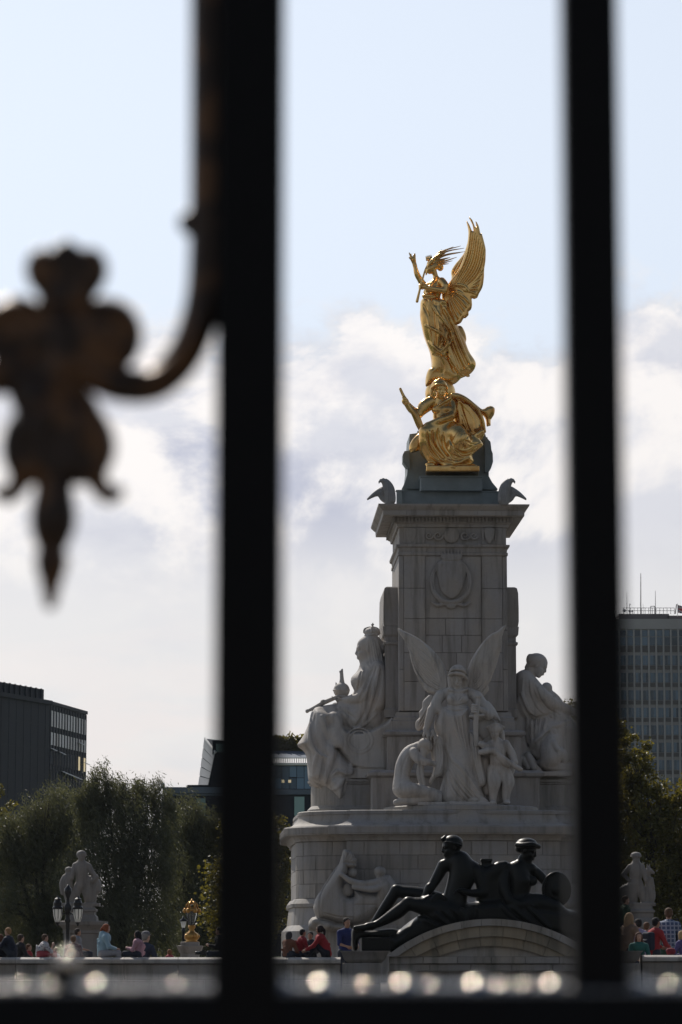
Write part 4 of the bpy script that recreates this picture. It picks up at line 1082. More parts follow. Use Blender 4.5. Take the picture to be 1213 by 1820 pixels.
# ------------------------------------------------------------------ bronze eagles on the cornice corners
for i, sg in enumerate((-1, 1)):
    mx = lambda x: x if sg < 0 else 2 * 794.5 - x
    t = thing('eagle', 'grey bronze eagle with a drooping wing on the %s corner of the cornice' % ('left' if sg < 0 else 'right'), 'sculpture', W(mx(690), 894, 97.3), 0, 'bronze eagles on the cornice')
    S = Sculpt((min(mx(648), mx(710)), 846, -22), (max(mx(648), mx(710)), 898, 22), 0.7); S.k = 1.5
    S.chain([(mx(693), 892, 0), (mx(691), 876, -2), (mx(686), 862, -4)], [9, 9, 6], k=3)
    S.chain([(mx(686), 862, -4), (mx(681), 855, -6), (mx(678), 855, -6)], [5.5, 4.6, 3.6]); S.chain([(mx(678), 855, -6), (mx(674.5), 857, -6), (mx(674), 860, -6)], [2.6, 1.8, .8], k=.8)
    S.poly([(mx(690), 862), (mx(680), 864), (mx(671), 869), (mx(662), 876), (mx(652.5), 886), (mx(653), 889), (mx(664), 884), (mx(672), 882), (mx(676), 888), (mx(684), 894), (mx(694), 894)][::1 if sg < 0 else -1], 2, 4.5, 4, k=2)
    S.poly([(mx(684), 852), (mx(694), 856), (mx(702), 870), (mx(703), 893), (mx(690), 893), (mx(684), 876)][::1 if sg < 0 else -1], -3, 7, 6, k=2)
    S.fan([(mx(680), 866), (mx(666), 876), (mx(655), 887)], [(mx(690), 872), (mx(682), 882), (mx(674), 884)], 5, 1.0, .9); S.fan([(mx(688), 860), (mx(689), 878), (mx(688), 892)], [(mx(698), 866), (mx(701), 880), (mx(700), 892)], 4, 1.1, 1.0)
    S.obj('body', M['greybronze'], t, 97.3)
# ------------------------------------------------------------------ marble angel group facing the camera
t = thing('angel_group', 'marble angel with tall spread wings holding a sword between a kneeling figure and a child', 'statue', W(812, 1429, 94.9))
S = Sculpt((738, 1176, -42), (912, 1436, 34), 0.9); S.k = 2.5
ax = lambda zx, zy: (680 + zx / 4.665, 1090 + zy / 4.665)
# body under the gown
S.chain([(814, 1228, 2), (813, 1246, -1), (811, 1266, 0), (810, 1290, 0), (812, 1330, 0), (816, 1380, 2)], [13, 19, 17, 22, 23, 26], k=5)
S.ell((803, 1244, -13), (9, 8, 8)); S.ell((824, 1244, -13), (9, 8, 8))
S.poly([ax(500, 780), ax(600, 800), ax(718, 780), ax(722, 900), ax(715, 1040), ax(735, 1190), ax(775, 1330), ax(820, 1450), ax(860, 1560), ax(800, 1580), ax(620, 1590), ax(500, 1580), ax(470, 1500), ax(500, 1380), ax(520, 1250), ax(505, 1130), ax(455, 1030), ax(432, 950), ax(440, 890)], 0, 24, 18, k=5)
S.poly([ax(400, 1130), ax(440, 1020), ax(500, 1060), ax(530, 1200), ax(500, 1330), ax(440, 1370), ax(400, 1430), ax(385, 1400), ax(420, 1290)], -10, 12, 10, k=4)
S.poly([ax(720, 1000), ax(800, 1060), ax(820, 1200), ax(862, 1400), ax(800, 1440), ax(760, 1330), ax(730, 1180)], -9, 10, 8, k=3)
# shoulders, neck, head under a brimmed helmet
S.chain([(783, 1236, 0), (800, 1230, 0), (828, 1230, 0), (848, 1238, 0)], [9, 9, 9, 10], k=4)
S.chain([(815, 1232, -2), (814, 1222, -5)], [9, 8]); S.chain([(799, 1226, -11), (814, 1231, -14), (830, 1226, -11)], [3, 3, 3])
head(S, (813, 1207, -9), 34, (-.05, .28, -1), face=True)
S.ell((814, 1196, -6), (15.5, 14, 16), k=2); S.chain([(798, 1201, -14), (806, 1199, -25), (820, 1201, -26), (830, 1208, -16)], [2.6, 3, 3, 2.6], k=2)
S.chain([(799, 1196, -10), (806, 1192, -22), (820, 1193, -22), (829, 1199, -10)], [2, 2.4, 2.4, 2], k=1)
for s_ in (-1, 1): S.chain([(814 + s_ * 14, 1206, -6), (814 + s_ * 13, 1218, -6), (814 + s_ * 11, 1230, -4)], [5, 5, 4], k=3)
# arm reaching down to the kneeling figure
S.chain([(782, 1238, -2), (774, 1252, -4), (768, 1265, -6)], [10, 9, 8]); S.chain([(768, 1262, -6), (764, 1276, -9), (757, 1298, -14)], [8, 7.5, 4.8])
S.poly([ax(450, 690), ax(500, 780), ax(490, 840), ax(440, 830), ax(375, 800), ax(410, 760)], -5, 9, 8, k=3)
hand(S, (756, 1298, -15), (.55, .9, -.2), (-.6, .4, .6), 30, .4)
hand(S, (770, 1302, -20), (.35, 1, -.1), (-.8, .2, .5), 27, .4)
# arm and hand on the sword hilt
S.chain([(848, 1240, -2), (862, 1258, -4), (868, 1272, -8)], [11, 9, 8]); S.chain([(868, 1272, -8), (858, 1266, -16), (847, 1260, -22)], [7.5, 6.5, 5])
S.ell((843, 1262, -24), (7, 8, 6), k=2)
for k in range(4): S.chain([(838, 1255 + k * 4.2, -24), (839, 1255 + k * 4.2, -31), (846, 1256 + k * 4.2, -33)], [2, 2, 1.8], k=.8)
S.poly([ax(860, 730), ax(910, 760), ax(960, 840), ax(980, 900), ax(930, 880), ax(880, 860), ax(800, 900), ax(740, 880), ax(720, 870), ax(770, 840)], 0, 9, 8, k=3)
S.poly([ax(790, 870), ax(860, 850), ax(940, 900), ax(930, 1000), ax(850, 1050), ax(800, 1000)], 8, 8, 8, k=3)
# folds of the gown
S.fan([ax(510, 900), ax(520, 1050), ax(560, 1200), ax(700, 1400), ax(850, 1570)], [ax(520, 1250), ax(540, 1400), ax(580, 1500), ax(640, 1575)], 6, 2.6, 2.8, k=2, jit=.35)
S.fan([ax(560, 860), ax(600, 1000), ax(660, 1150), ax(760, 1350)], [ax(700, 860), ax(705, 1000), ax(730, 1180), ax(790, 1400)], 4, 2.0, 2.0, k=1.6, jit=.3)
S.stroke([ax(520, 1090), ax(580, 1220), ax(660, 1300), ax(800, 1500)], 3.0, 4); S.stroke([ax(500, 1120), ax(520, 1300), ax(500, 1500)], 2.6, 4, 's')
S.fan([ax(430, 1090), ax(440, 1230), ax(410, 1380)], [ax(500, 1100), ax(505, 1220), ax(470, 1340)], 3, 2.4, 2.4, k=1.6); S.fan([ax(735, 1080), ax(760, 1250), ax(800, 1420)], [ax(800, 1090), ax(815, 1230), ax(850, 1400)], 3, 2.4, 2.4, k=1.6)
S.stroke([ax(505, 745), ax(600, 775), ax(720, 750)], 1.4, mode='s'); S.stroke([ax(500, 780), ax(610, 805), ax(718, 785)], 1.8); S.fan([ax(520, 690), ax(590, 740)], [ax(700, 690), ax(640, 740)], 4, 1.2, 1.0, k=2)
for k in range(9): S.ell((rng.uniform(785, 862), rng.uniform(1421, 1429), rng.uniform(-22, -8)), (8, 4, 5), k=3)
S.box((812, 1430, -2), (70, 3, 30), 1)
S.obj('angel', M['marble'], t, 94.9)
S = Sculpt((826, 1236, -44), (868, 1345, -8), 0.8); S.k = 1
S.chain([(850, 1241, -26), (847, 1262, -27), (845, 1290, -26), (846, 1325, -22)], [4.4, 4.4, 4.6, 4], flat=((0, 0, 1), 1.4)); S.ell((850, 1240, -26), (6, 4, 5)); S.cap((835, 1275, -26), (858, 1273, -26), 2.6)
S.obj('sword', M['marble'], t, 94.9)
wing([ax(125, 118), ax(150, 125), ax(190, 148), ax(240, 172), ax(300, 205), ax(350, 243), ax(400, 285), ax(445, 335), ax(485, 385), ax(515, 440), ax(535, 510), ax(545, 580), ax(530, 640), ax(480, 662), ax(420, 662), ax(378, 650), ax(345, 622), ax(330, 596), ax(305, 560), ax(290, 520), ax(268, 478), ax(252, 430), ax(238, 380), ax(228, 330), ax(237, 285), ax(205, 250), ax(172, 205), ax(140, 160)], 8, 5, -.25, .12,
     [([ax(140, 130), ax(260, 230), ax(400, 340), ax(500, 500)], [ax(240, 330), ax(300, 480), ax(380, 590), ax(470, 640)], 9, 2.6, 2.8)], par=t, mat='marble', Y0=94.9, h=.9, coverts=[[ax(330, 240), ax(400, 330), ax(450, 430), ax(480, 560)]])
wing([ax(1028, 92), ax(1012, 140), ax(996, 190), ax(990, 250), ax(976, 320), ax(962, 380), ax(944, 440), ax(920, 500), ax(902, 550), ax(880, 590), ax(888, 622), ax(868, 660), ax(830, 690), ax(780, 694), ax(730, 650), ax(698, 590), ax(697, 520), ax(712, 450), ax(735, 390), ax(765, 335), ax(805, 275), ax(850, 218), ax(900, 172), ax(945, 150), ax(966, 136), ax(1000, 104)], 8, 5, .25, .12,
     [([ax(1010, 120), ax(900, 250), ax(800, 380), ax(730, 520)], [ax(980, 300), ax(920, 470), ax(860, 600), ax(800, 670)], 9, 2.6, 2.8)], par=t, mat='marble', Y0=94.9, h=.9, coverts=[[ax(830, 260), ax(780, 350), ax(745, 450), ax(735, 580)]])
wing([ax(395, 672), ax(440, 690), ax(430, 760), ax(390, 850), ax(350, 940), ax(300, 972), ax(276, 945), ax(280, 890), ax(310, 860), ax(304, 815), ax(330, 785), ax(336, 728), ax(365, 695)], 12, 5, -.1, 0, [([ax(290, 900), ax(330, 830), ax(400, 720)], [ax(320, 960), ax(370, 880), ax(420, 760)], 3, 1.8, 1.6)], par=t, mat='marble', Y0=94.9, name='wing_covert')
# kneeling nude with bowed head
S = Sculpt((696, 1300, -44), (786, 1434, 16), 0.8); S.k = 2.5
kx = ax
S.chain([(*kx(300, 1120), -8), (*kx(230, 1170), -8), (*kx(180, 1260), -8), (*kx(160, 1360), -8), (*kx(170, 1450), -8)], [11, 15, 15, 14, 19], k=5)
S.chain([(*kx(180, 1470), -16), (*kx(290, 1480), -22), (*kx(410, 1505), -22)], [16, 13, 11], k=4); S.chain([(*kx(180, 1470), -2), (*kx(300, 1500), 0), (*kx(400, 1515), 2)], [15, 12, 10], k=4)
S.chain([(*kx(410, 1530), -22), (*kx(280, 1560), -20), (*kx(170, 1560), -18), (*kx(110, 1572), -17)], [9, 8, 6, 5], k=3)
S.chain([(*kx(260, 1160), -20), (*kx(290, 1215), -26), (*kx(340, 1240), -28)], [9, 8, 6.5]); S.chain([(*kx(340, 1240), -28), (*kx(390, 1245), -26), (*kx(430, 1255), -20)], [6.5, 5.5, 4.5])
S.chain([(*kx(300, 1110), -10), (*kx(330, 1100), -14)], [9, 8])
head(S, (*kx(362, 1118), -18), 27, (.75, .75, -.3), up=(.6, -1, 0)); S.ell((*kx(352, 1095), -17), (13, 12, 13), k=2)
S.chain([(*kx(340, 1140), -22), (*kx(320, 1250), -22), (*kx(310, 1330), -20), (*kx(330, 1420), -20)], [6, 6, 7, 6]); S.fan([kx(290, 1230), kx(285, 1330), kx(300, 1420)], [kx(360, 1250), kx(365, 1330), kx(380, 1430)], 3, 2, 1.6, k=3)
S.stroke([kx(200, 1190), kx(165, 1290), kx(150, 1400)], 1.3, 3, 's'); S.ell((*kx(450, 1530), -10), (14, 14, 12), k=4)
S.obj('kneeling_figure', M['marble'], t, 94.9)
# standing child with drapery behind
S = Sculpt((842, 1275, -44), (930, 1434, 22), 0.8); S.k = 2.5
S.chain([(*kx(950, 1090), -10), (*kx(955, 1160), -12), (*kx(950, 1240), -11), (*kx(960, 1300), -10)], [12, 14, 13, 15], k=4)
S.ell((*kx(950, 1235), -16), (12, 11, 11)); S.chain([(*kx(945, 1075), -10), (*kx(938, 1050), -12)], [7, 7])
head(S, (*kx(930, 990), -14), 28, (-.35, .12, -1)); S.ell((*kx(935, 965), -10), (13.5, 11, 14), k=2)
for k in range(10): S.ell((*kx(870 + k * 14, 950 - 22 * math.sin(k / 9 * 3.1)), -20 + 10 * abs(k / 4.5 - 1)), (3.4, 3, 3.4), k=1)
S.chain([(*kx(900, 1090), -14), (*kx(860, 1110), -22), (*kx(810, 1090), -24)], [8, 6.5, 5]); S.chain([(*kx(905, 1110), -14), (*kx(850, 1150), -26), (*kx(810, 1160), -26)], [7, 6, 5]); S.chain([(*kx(850, 1150), -26), (*kx(920, 1145), -26)], [6, 5])
S.chain([(*kx(1020, 1090), -10), (*kx(1070, 1170), -10), (*kx(1090, 1240), -14)], [8, 7, 6.5]); S.chain([(*kx(1090, 1240), -14), (*kx(1040, 1260), -22), (*kx(960, 1200), -26)], [6, 5.5, 5]); S.chain([(*kx(930, 1160), -26), (*kx(1000, 1210), -28), (*kx(1080, 1270), -26), (*kx(1140, 1300), -22)], [5, 4, 4.5, 4])
S.chain([(*kx(925, 1310), -11), (*kx(925, 1400), -16), (*kx(918, 1480), -12), (*kx(915, 1565), -11)], [13, 12, 8.5, 6], k=3); S.chain([(*kx(1000, 1310), -9), (*kx(1040, 1400), -12), (*kx(1025, 1480), -8), (*kx(1025, 1565), -6)], [13, 11.5, 8.5, 6], k=3)
S.ell((*kx(912, 1572), -18), (6, 4, 9)); S.ell((*kx(1030, 1572), -12), (6, 4, 8))
S.poly([kx(870, 1000), kx(1000, 960), kx(1030, 1100), kx(1110, 1250), kx(1060, 1400), kx(1010, 1560), kx(880, 1560), kx(850, 1400), kx(830, 1250), kx(800, 1150)], 8, 8, 8, k=3); S.chain([(*kx(850, 1230), 2), (*kx(850, 1350), 2), (*kx(870, 1480), 2)], [9, 10, 8], k=4)
S.obj('child', M['marble'], t, 94.9)

# ------------------------------------------------------------------ enthroned queen on the left
t = thing('queen_statue', 'marble enthroned queen in profile with small crown, holding an orb and a sceptre', 'statue', W(620, 1385, 99.5))
S = Sculpt((526, 1104, -70), (706, 1434, 66), 1.1); S.k = 3
qx = lambda zx, zy: (520 + zx / 6.739, 1100 + zy / 6.739); ql = lambda zx, zy: (520 + zx / 6.739, 1260 + zy / 6.739)
S.chain([(660, 1190, 0), (660, 1215, 0), (662, 1245, 0), (660, 1270, 0)], [22, 27, 28, 30], k=6)
S.poly([qx(870, 540), qx(850, 580), qx(800, 610), qx(705, 705), qx(705, 790), qx(740, 860), qx(700, 910), qx(640, 930), qx(600, 1000), qx(700, 1100), qx(900, 1150), qx(1080, 1100), qx(1130, 900), qx(1140, 700), qx(1120, 560), qx(1050, 500)], 0, 36, 22, k=5)
head(S, (652, 1155, 0), 48, (-1, .06, -.05), jaw=1.12)
S.ell((660, 1146, 0), (20, 19, 18), k=3); S.ell((680, 1150, 0), (8.5, 11, 10), k=3)
S.chain([(658, 1175, 0), (664, 1192, 0)], [14, 18], k=5)
S.poly([qx(870, 215), qx(930, 190), qx(1020, 250), qx(1080, 380), qx(1120, 560), qx(1130, 700), qx(1020, 720), qx(930, 560), qx(905, 420), qx(890, 320)], 2, 21, 12, k=3)
S.fan([qx(890, 260), qx(900, 420), qx(930, 600)], [qx(1010, 240), qx(1060, 400), qx(1100, 640)], 7, 1.8, 1.8, k=1.4, jit=.3)
S.chain([(659, 1128, -9), (671, 1129, -9)], [2, 2])
# veil, sleeve and lap
S.poly([qx(1000, 560), qx(920, 700), qx(830, 850), qx(790, 1000), qx(740, 1100), ql(560, 20), ql(640, 120), ql(720, 230), ql(770, 250), ql(880, 190), ql(980, 100), qx(1110, 1080), qx(1140, 800), qx(1120, 600)], -22, 19, 13, k=4)
S.chain([(672, 1192, -24), (660, 1220, -32), (645, 1240, -34)], [14, 12, 10]); S.chain([(645, 1242, -34), (625, 1246, -30), (608, 1247, -20)], [9, 7.5, 5])
hand(S, (612, 1247, -22), (-1, -.05, .3), (0, -1, 0), 24, .5)
S.chain([(655, 1250, 22), (620, 1256, 30), (596, 1252, 28)], [12, 9, 6])
S.chain([(660, 1278, -16), (620, 1272, -18), (572, 1274, -18)], [24, 22, 18], k=6); S.chain([(660, 1278, 16), (620, 1274, 18), (574, 1276, 18)], [24, 22, 18], k=6)
S.chain([(572, 1278, -18), (566, 1320, -16), (566, 1385, -14)], [18, 17, 16], k=6); S.chain([(574, 1280, 18), (566, 1320, 16), (566, 1385, 14)], [18, 17, 16], k=6)
S.poly([ql(310, 5), ql(255, 30), ql(210, 150), ql(130, 330), ql(60, 440), ql(110, 490), ql(155, 540), ql(175, 620), ql(185, 720), ql(200, 850), ql(260, 900), ql(400, 960), ql(560, 1130), ql(600, 1120), ql(670, 1020), ql(700, 900), ql(760, 820), ql(770, 740), ql(640, 600), ql(560, 500), ql(460, 380), ql(470, 200), ql(480, 60)], -13, 42, 18, k=5)
# throne side with a crouching lion arm
S.poly([ql(450, 110), ql(520, 70), ql(590, 110), ql(620, 220), ql(700, 280), ql(900, 270), ql(1080, 190), ql(1220, 120), ql(1220, 740), ql(760, 740), ql(640, 620), ql(540, 480), ql(460, 330), ql(480, 230)], -6, 44, 8, k=3)
S.ell((*ql(500, 130), -38), (13, 12, 14), k=4); S.ell((*ql(455, 150), -40), (7, 6, 8), k=3); S.ell((*ql(550, 95), -40), (6, 6, 6), k=2); S.chain([(*ql(530, 180), -40), (*ql(500, 300), -42), (*ql(540, 420), -44)], [11, 12, 10], k=5)
S.box((640, 1377, -2), (56, 9, 44), 2); S.box((648, 1290, 6), (46, 40, 34), 4)
for r_ in (20, 26): S.chain([(*ql(800 + r_ * 6.7 * math.cos(a) * .9, 400 + r_ * 6.7 * math.sin(a) * .85), -49) for a in np.linspace(0, 6.283, 30)], 1.3, k=2)
S.stroke([ql(760, 740), ql(1140, 740)], 1.5, mode='s')
# folds
S.stroke([qx(1000, 600), qx(930, 900), qx(900, 1100), ql(760, 240)], 3.8, 3, 's'); S.stroke([qx(1060, 640), qx(1010, 900), ql(900, 180)], 3.6, 3, 's'); S.stroke([qx(960, 620), qx(860, 860), qx(800, 1000)], 3.2, 2.5, 's')
S.stroke([qx(1030, 600), qx(970, 900), ql(830, 215)], 2.6, 5); S.stroke([ql(570, 20), ql(660, 80), ql(735, 130)], 3.2, 4, 's'); S.stroke([ql(560, 0), ql(640, 115), ql(740, 245), ql(880, 190), ql(1000, 80)], 2.6, 4)
S.stroke([ql(240, 60), ql(215, 300), ql(260, 500), ql(400, 600)], 3.2, 5); S.stroke([ql(270, 100), ql(250, 330), ql(320, 520), ql(420, 580)], 3.8, 3, 's'); S.stroke([ql(350, 120), ql(400, 280), ql(440, 420), ql(440, 560)], 3, 5)
S.stroke([ql(300, 560), ql(260, 700), ql(250, 840)], 2.4, 4); S.stroke([ql(460, 400), ql(480, 560), ql(420, 760), ql(400, 900)], 3.4, 5); S.stroke([ql(380, 600), ql(370, 760), ql(330, 880)], 3.2, 2.5, 's'); S.stroke([ql(560, 520), ql(520, 700), ql(450, 860), ql(420, 950)], 3.6, 2.5, 's')
S.stroke([ql(470, 820), ql(540, 770), ql(650, 800), ql(710, 770), ql(690, 690)], 3.4, 4); S.stroke([ql(490, 860), ql(560, 810), ql(680, 850)], 3.2, 4, 's'); S.stroke([ql(690, 850), ql(680, 980), ql(580, 1110), ql(440, 1030), ql(270, 890)], 2.8, 4); S.stroke([ql(620, 860), ql(540, 960), ql(470, 980)], 2.4, 4); S.stroke([ql(640, 900), ql(620, 1020)], 2.4, 4, 's')
S.fan([qx(800, 640), qx(760, 800), qx(720, 900)], [qx(860, 640), qx(830, 820), qx(790, 950)], 2, 1.6, 1.3, k=3)
S.obj('seated_figure', M['marble'], t, 99.35)
S = Sculpt((640, 1100, -18), (684, 1136, 18), 0.7); S.k = 1
S.chain([(661 + 11.5 * math.cos(a), 1129 - 1.5 * math.cos(a), 11.5 * math.sin(a)) for a in np.linspace(0, 6.283, 26)], 2.2, k=1); S.ell((661, 1124, 0), (13.5, 9, 13.5)); S.chain([(647.5, 1124, 0), (649, 1118, 0), (661, 1115, 0), (672, 1118, 0), (675, 1126, 0)], [1.8, 2, 2, 2, 1.8]); S.chain([(661, 1124, -13.5), (661, 1117, -10), (661, 1115, 0)], [1.8, 2, 2]); S.chain([(662, 1115, 0), (662.5, 1111, 0), (663, 1107.5, 0)], [1.2, 1.8, .9]); S.cap((660.5, 1110, 0), (665, 1110, 0), .9)
S.obj('crown', M['marble'], t, 99.35)
S = Sculpt((588, 1184, -22), (630, 1248, 22), 0.8); S.k = 1
S.ell((607.5, 1227, 0), (14.5, 14, 14.5)); S.chain([(607 + 14.3 * math.cos(a), 1227, 14.3 * math.sin(a)) for a in np.linspace(0, 6.283, 24)], 1.2, k=1); S.ell((607, 1239, 0), (13, 4.5, 13)); S.chain([(608, 1214, 0), (608, 1206, 0), (607.5, 1197, 0), (608.5, 1190, 0)], [5, 3.6, 3.2, 1.8]); S.ell((606, 1194, 0), (2.8, 2.8, 2.8)); S.cap((598, 1216, 0), (597.5, 1213, 0), 1.6, .8)
S.obj('orb', M['marble'], t, 99.35)
S = Sculpt((538, 1236, -34), (606, 1272, -4), 0.8); S.k = 1
S.chain([(547, 1265.5, -20), (560, 1259, -19), (577, 1250, -18), (600, 1240, -16)], [2.6, 3.4, 4, 3.4]); S.ell((546.5, 1265.5, -20), (3.2, 3.6, 3.4)); S.ell((575, 1249, -18), (5, 4.4, 5))
S.obj('sceptre', M['marble'], t, 99.35)

# ------------------------------------------------------------------ mother and infants on the right
t = thing('mother_statue', 'marble seated mother in a headscarf bending over a baby, children at her knee', 'statue', W(965, 1378, 99.5))
S = Sculpt((902, 1150, -60), (1058, 1384, 56), 1.1); S.k = 3
m_ = lambda zx, zy: (860 + zx / 5.6875, 1140 + zy / 5.6875)
S.poly([m_(315, 350), m_(400, 288), m_(440, 330), m_(500, 370), m_(570, 450), m_(690, 540), m_(730, 600), m_(800, 660), m_(860, 730), m_(900, 800), m_(900, 900), m_(760, 900), m_(660, 860), m_(480, 820), m_(350, 760), m_(310, 520)], 0, 34, 20, k=5)
S.poly([m_(300, 640), m_(400, 620), m_(410, 800), m_(430, 980), m_(480, 1120), m_(560, 1210), m_(900, 1260), m_(900, 1370), m_(300, 1370)], 6, 30, 6, k=3)
S.poly([m_(350, 520), m_(480, 780), m_(660, 760), m_(900, 800), m_(1000, 900), m_(1050, 1200), m_(900, 1280), m_(640, 1250), m_(560, 1210), m_(480, 1120), m_(420, 960), m_(390, 800)], -2, 38, 20, k=5)
S.chain([(*m_(470, 300), -4), (*m_(450, 370), -2)], [10, 13], k=4)
head(S, (*m_(555, 250), -6), 39, (.88, .42, -.25), up=(.3, -1, 0))
S.ell((*m_(530, 195), -5), (17, 13, 16), k=3); S.ell((*m_(465, 185), -4), (6, 10, 11), k=3); S.chain([(*m_(440, 260), -6), (*m_(480, 240), -14), (*m_(560, 200), -18), (*m_(612, 178), -14)], [3, 3, 3, 2], k=2); S.chain([(*m_(440, 250), -4), (*m_(424, 262), -4)], [4, 2])
S.chain([(*m_(420, 380), -20), (*m_(540, 520), -30), (*m_(680, 640), -30)], [14, 13, 10], k=4); S.chain([(*m_(680, 640), -30), (*m_(800, 680), -24), (*m_(900, 720), -16)], [10, 9, 7], k=4)
S.ell((*m_(630, 480), -18), (10, 10, 10), k=1.5); S.chain([(*m_(640, 540), -16), (*m_(690, 600), -18), (*m_(760, 680), -18)], [10, 13, 12], k=3)
head(S, (*m_(630, 482), -18), 19, (.9, .1, -.5), face=False)
S.fan([m_(380, 380), m_(370, 540), m_(430, 720), m_(560, 800)], [m_(500, 460), m_(560, 600), m_(640, 700), m_(760, 760)], 6, 3, 3.2, k=2.5, jit=.3)
S.stroke([m_(350, 560), m_(440, 740), m_(540, 790), m_(680, 740)], 3.8, 3, 's'); S.stroke([m_(370, 540), m_(480, 770), m_(600, 780)], 2.8, 4); S.fan([m_(420, 800), m_(440, 1000), m_(520, 1150)], [m_(640, 800), m_(600, 960), m_(570, 1190)], 5, 3, 3.2, k=2.5, jit=.3)
S.stroke([m_(690, 870), m_(560, 980), m_(470, 1080), m_(560, 1200)], 3.2, 4); S.stroke([m_(640, 940), m_(560, 1060), m_(560, 1180)], 3, 5, 's'); S.stroke([m_(700, 880), m_(820, 830), m_(900, 820)], 3, 4)
# child crouching at her knee
S.chain([(*m_(690, 1000), -34), (*m_(650, 1090), -36), (*m_(660, 1190), -36)], [11, 15, 17], k=4); head(S, (*m_(690, 940), -36), 20, (.8, .2, -.5), face=False); S.chain([(*m_(690, 1200), -40), (*m_(760, 1150), -42), (*m_(800, 1210), -40)], [12, 10, 6], k=3); S.chain([(*m_(690, 1050), -46), (*m_(730, 1110), -50)], [6, 5])
S.chain([(*m_(440, 1160), -30), (*m_(470, 1220), -34), (*m_(500, 1290), -36)], [6, 7, 6]); S.poly([m_(490, 1260), m_(560, 1290), m_(600, 1370), m_(540, 1350)], -36, 4, 3); S.chain([(*m_(380, 1200), -30), (*m_(440, 1280), -32)], [6, 5])
S.box((965, 1378, -4), (48, 4, 44), 1); S.poly([m_(560, 1200), m_(900, 1240), m_(1080, 1300), m_(1060, 1350), m_(620, 1330)], -10, 34, 8, k=3)
S.obj('seated_figure', M['marble'], t, 99.35)
# ------------------------------------------------------------------ dark bronze reclining pair on the arch
t = thing('reclining_statue', 'dark bronze pair reclining back to back on the fountain arch, left one stretching his legs', 'statue', W(830, 1690, 71.4))
bm = lambda zx, zy: (620 + zx / 6.065, 1470 + zy / 6.065); bf = lambda zx, zy: (820 + zx / 6.065, 1470 + zy / 6.065)
S = Sculpt((622, 1476, -38), (1050, 1712, 42), 1.1); S.k = 3
# man: torso
S.chain([(818, 1532, 0), (822, 1555, 0), (812, 1585, -2), (806, 1612, -2)], [20, 24, 21, 24], k=6)
S.chain([(790, 1538, 2), (815, 1532, 0), (846, 1545, 0)], [11, 13, 12], k=5)
S.chain([(806, 1534, 0), (802, 1522, 0)], [10, 9.5], k=4)
head(S, (803, 1506, 0), 44, (-1, .12, -.25))
S.ell((807, 1499, 1), (17, 14, 17), k=2); S.chain([(788, 1494, -2), (787, 1490, 6), (792, 1487, 0), (786, 1492, -6)], [3, 3.2, 3, 2.8], k=2); S.chain([(792, 1497, -15), (806, 1499, -18), (820, 1503, -14)], [2, 2, 2], k=1)
# propping arm
S.chain([(788, 1540, 4), (776, 1562, 2), (764, 1580, -4)], [11, 9.5, 8]); S.chain([(764, 1578, -4), (757, 1592, -6), (752, 1604, -8)], [8.5, 7, 6]); hand(S, (753, 1598, -7), (-.2, 1, -.2), (1, 0, 0), 24, .6)
S.chain([(848, 1548, -4), (856, 1572, -8), (858, 1586, -10)], [12, 10, 9]); S.chain([(858, 1586, -10), (840, 1588, -20), (822, 1584, -24)], [8.5, 7, 5]); hand(S, (824, 1584, -24), (-1, -.2, -.2), (0, 1, 0), 20, .7)
# legs
S.chain([(790, 1606, 14), (745, 1591, 16), (705, 1583, 16)], [18, 15, 10], k=5); S.chain([(705, 1582, 16), (690, 1606, 15), (662, 1645, 12)], [10, 10, 6], k=4)
S.chain([(800, 1622, -12), (760, 1612, -14), (726, 1606, -14)], [22, 17, 11], k=5); S.chain([(726, 1605, -14), (706, 1622, -14), (672, 1642, -14), (655, 1646, -14)], [11, 12, 7, 6], k=4)
S.chain([(662, 1646, -14), (645, 1649, -15), (632, 1650, -16)], [6.5, 6, 4.5]); S.chain([(662, 1646, 12), (652, 1654, 10), (640, 1658, 10)], [6, 5.5, 4])
# draped mass they lie on
S.poly([(690, 1668), (706, 1656), (734, 1634), (770, 1614), (820, 1606), (880, 1600), (930, 1604), (980, 1612), (1030, 1622), (1046, 1650), (1046, 1680), (980, 1662), (930, 1650), (870, 1646), (810, 1652), (760, 1668), (720, 1686), (694, 1692)], 4, 36, 16, k=5)
S.poly([(626, 1652), (640, 1650), (656, 1654), (700, 1650), (720, 1660), (700, 1668), (650, 1666), (638, 1672), (636, 1688), (627, 1688)], 2, 14, 5, k=3); S.box((672, 1678, 4), (29, 12, 26), 1, k=1)
S.poly([(752, 1596), (768, 1590), (790, 1602), (800, 1620), (770, 1628), (750, 1616)], -18, 8, 7, k=4); S.chain([(768, 1600, -26), (778, 1592, -22), (790, 1598, -22)], [4, 5, 4], k=2)
S.fan([(740, 1630), (760, 1640), (790, 1650)], [(850, 1610), (850, 1630), (840, 1648)], 5, 3, 3, k=5, jit=.4); S.fan([(880, 1600), (900, 1625), (930, 1645)], [(930, 1600), (950, 1620), (980, 1650)], 4, 3, 3, k=5, jit=.4)
# between the backs: capital block and a rolled bundle
S.box((865, 1538, 6), (9, 10, 9), 1.5, k=1); S.box((865, 1529, 6), (10.5, 2.5, 10.5), 1, k=1); S.chain([(870, 1562, -2), (884, 1546, -4), (896, 1540, -4)], [10, 13, 10], k=3)
S.poly([(850, 1548), (880, 1540), (902, 1545), (905, 1610), (850, 1610)], 6, 20, 12, k=4)
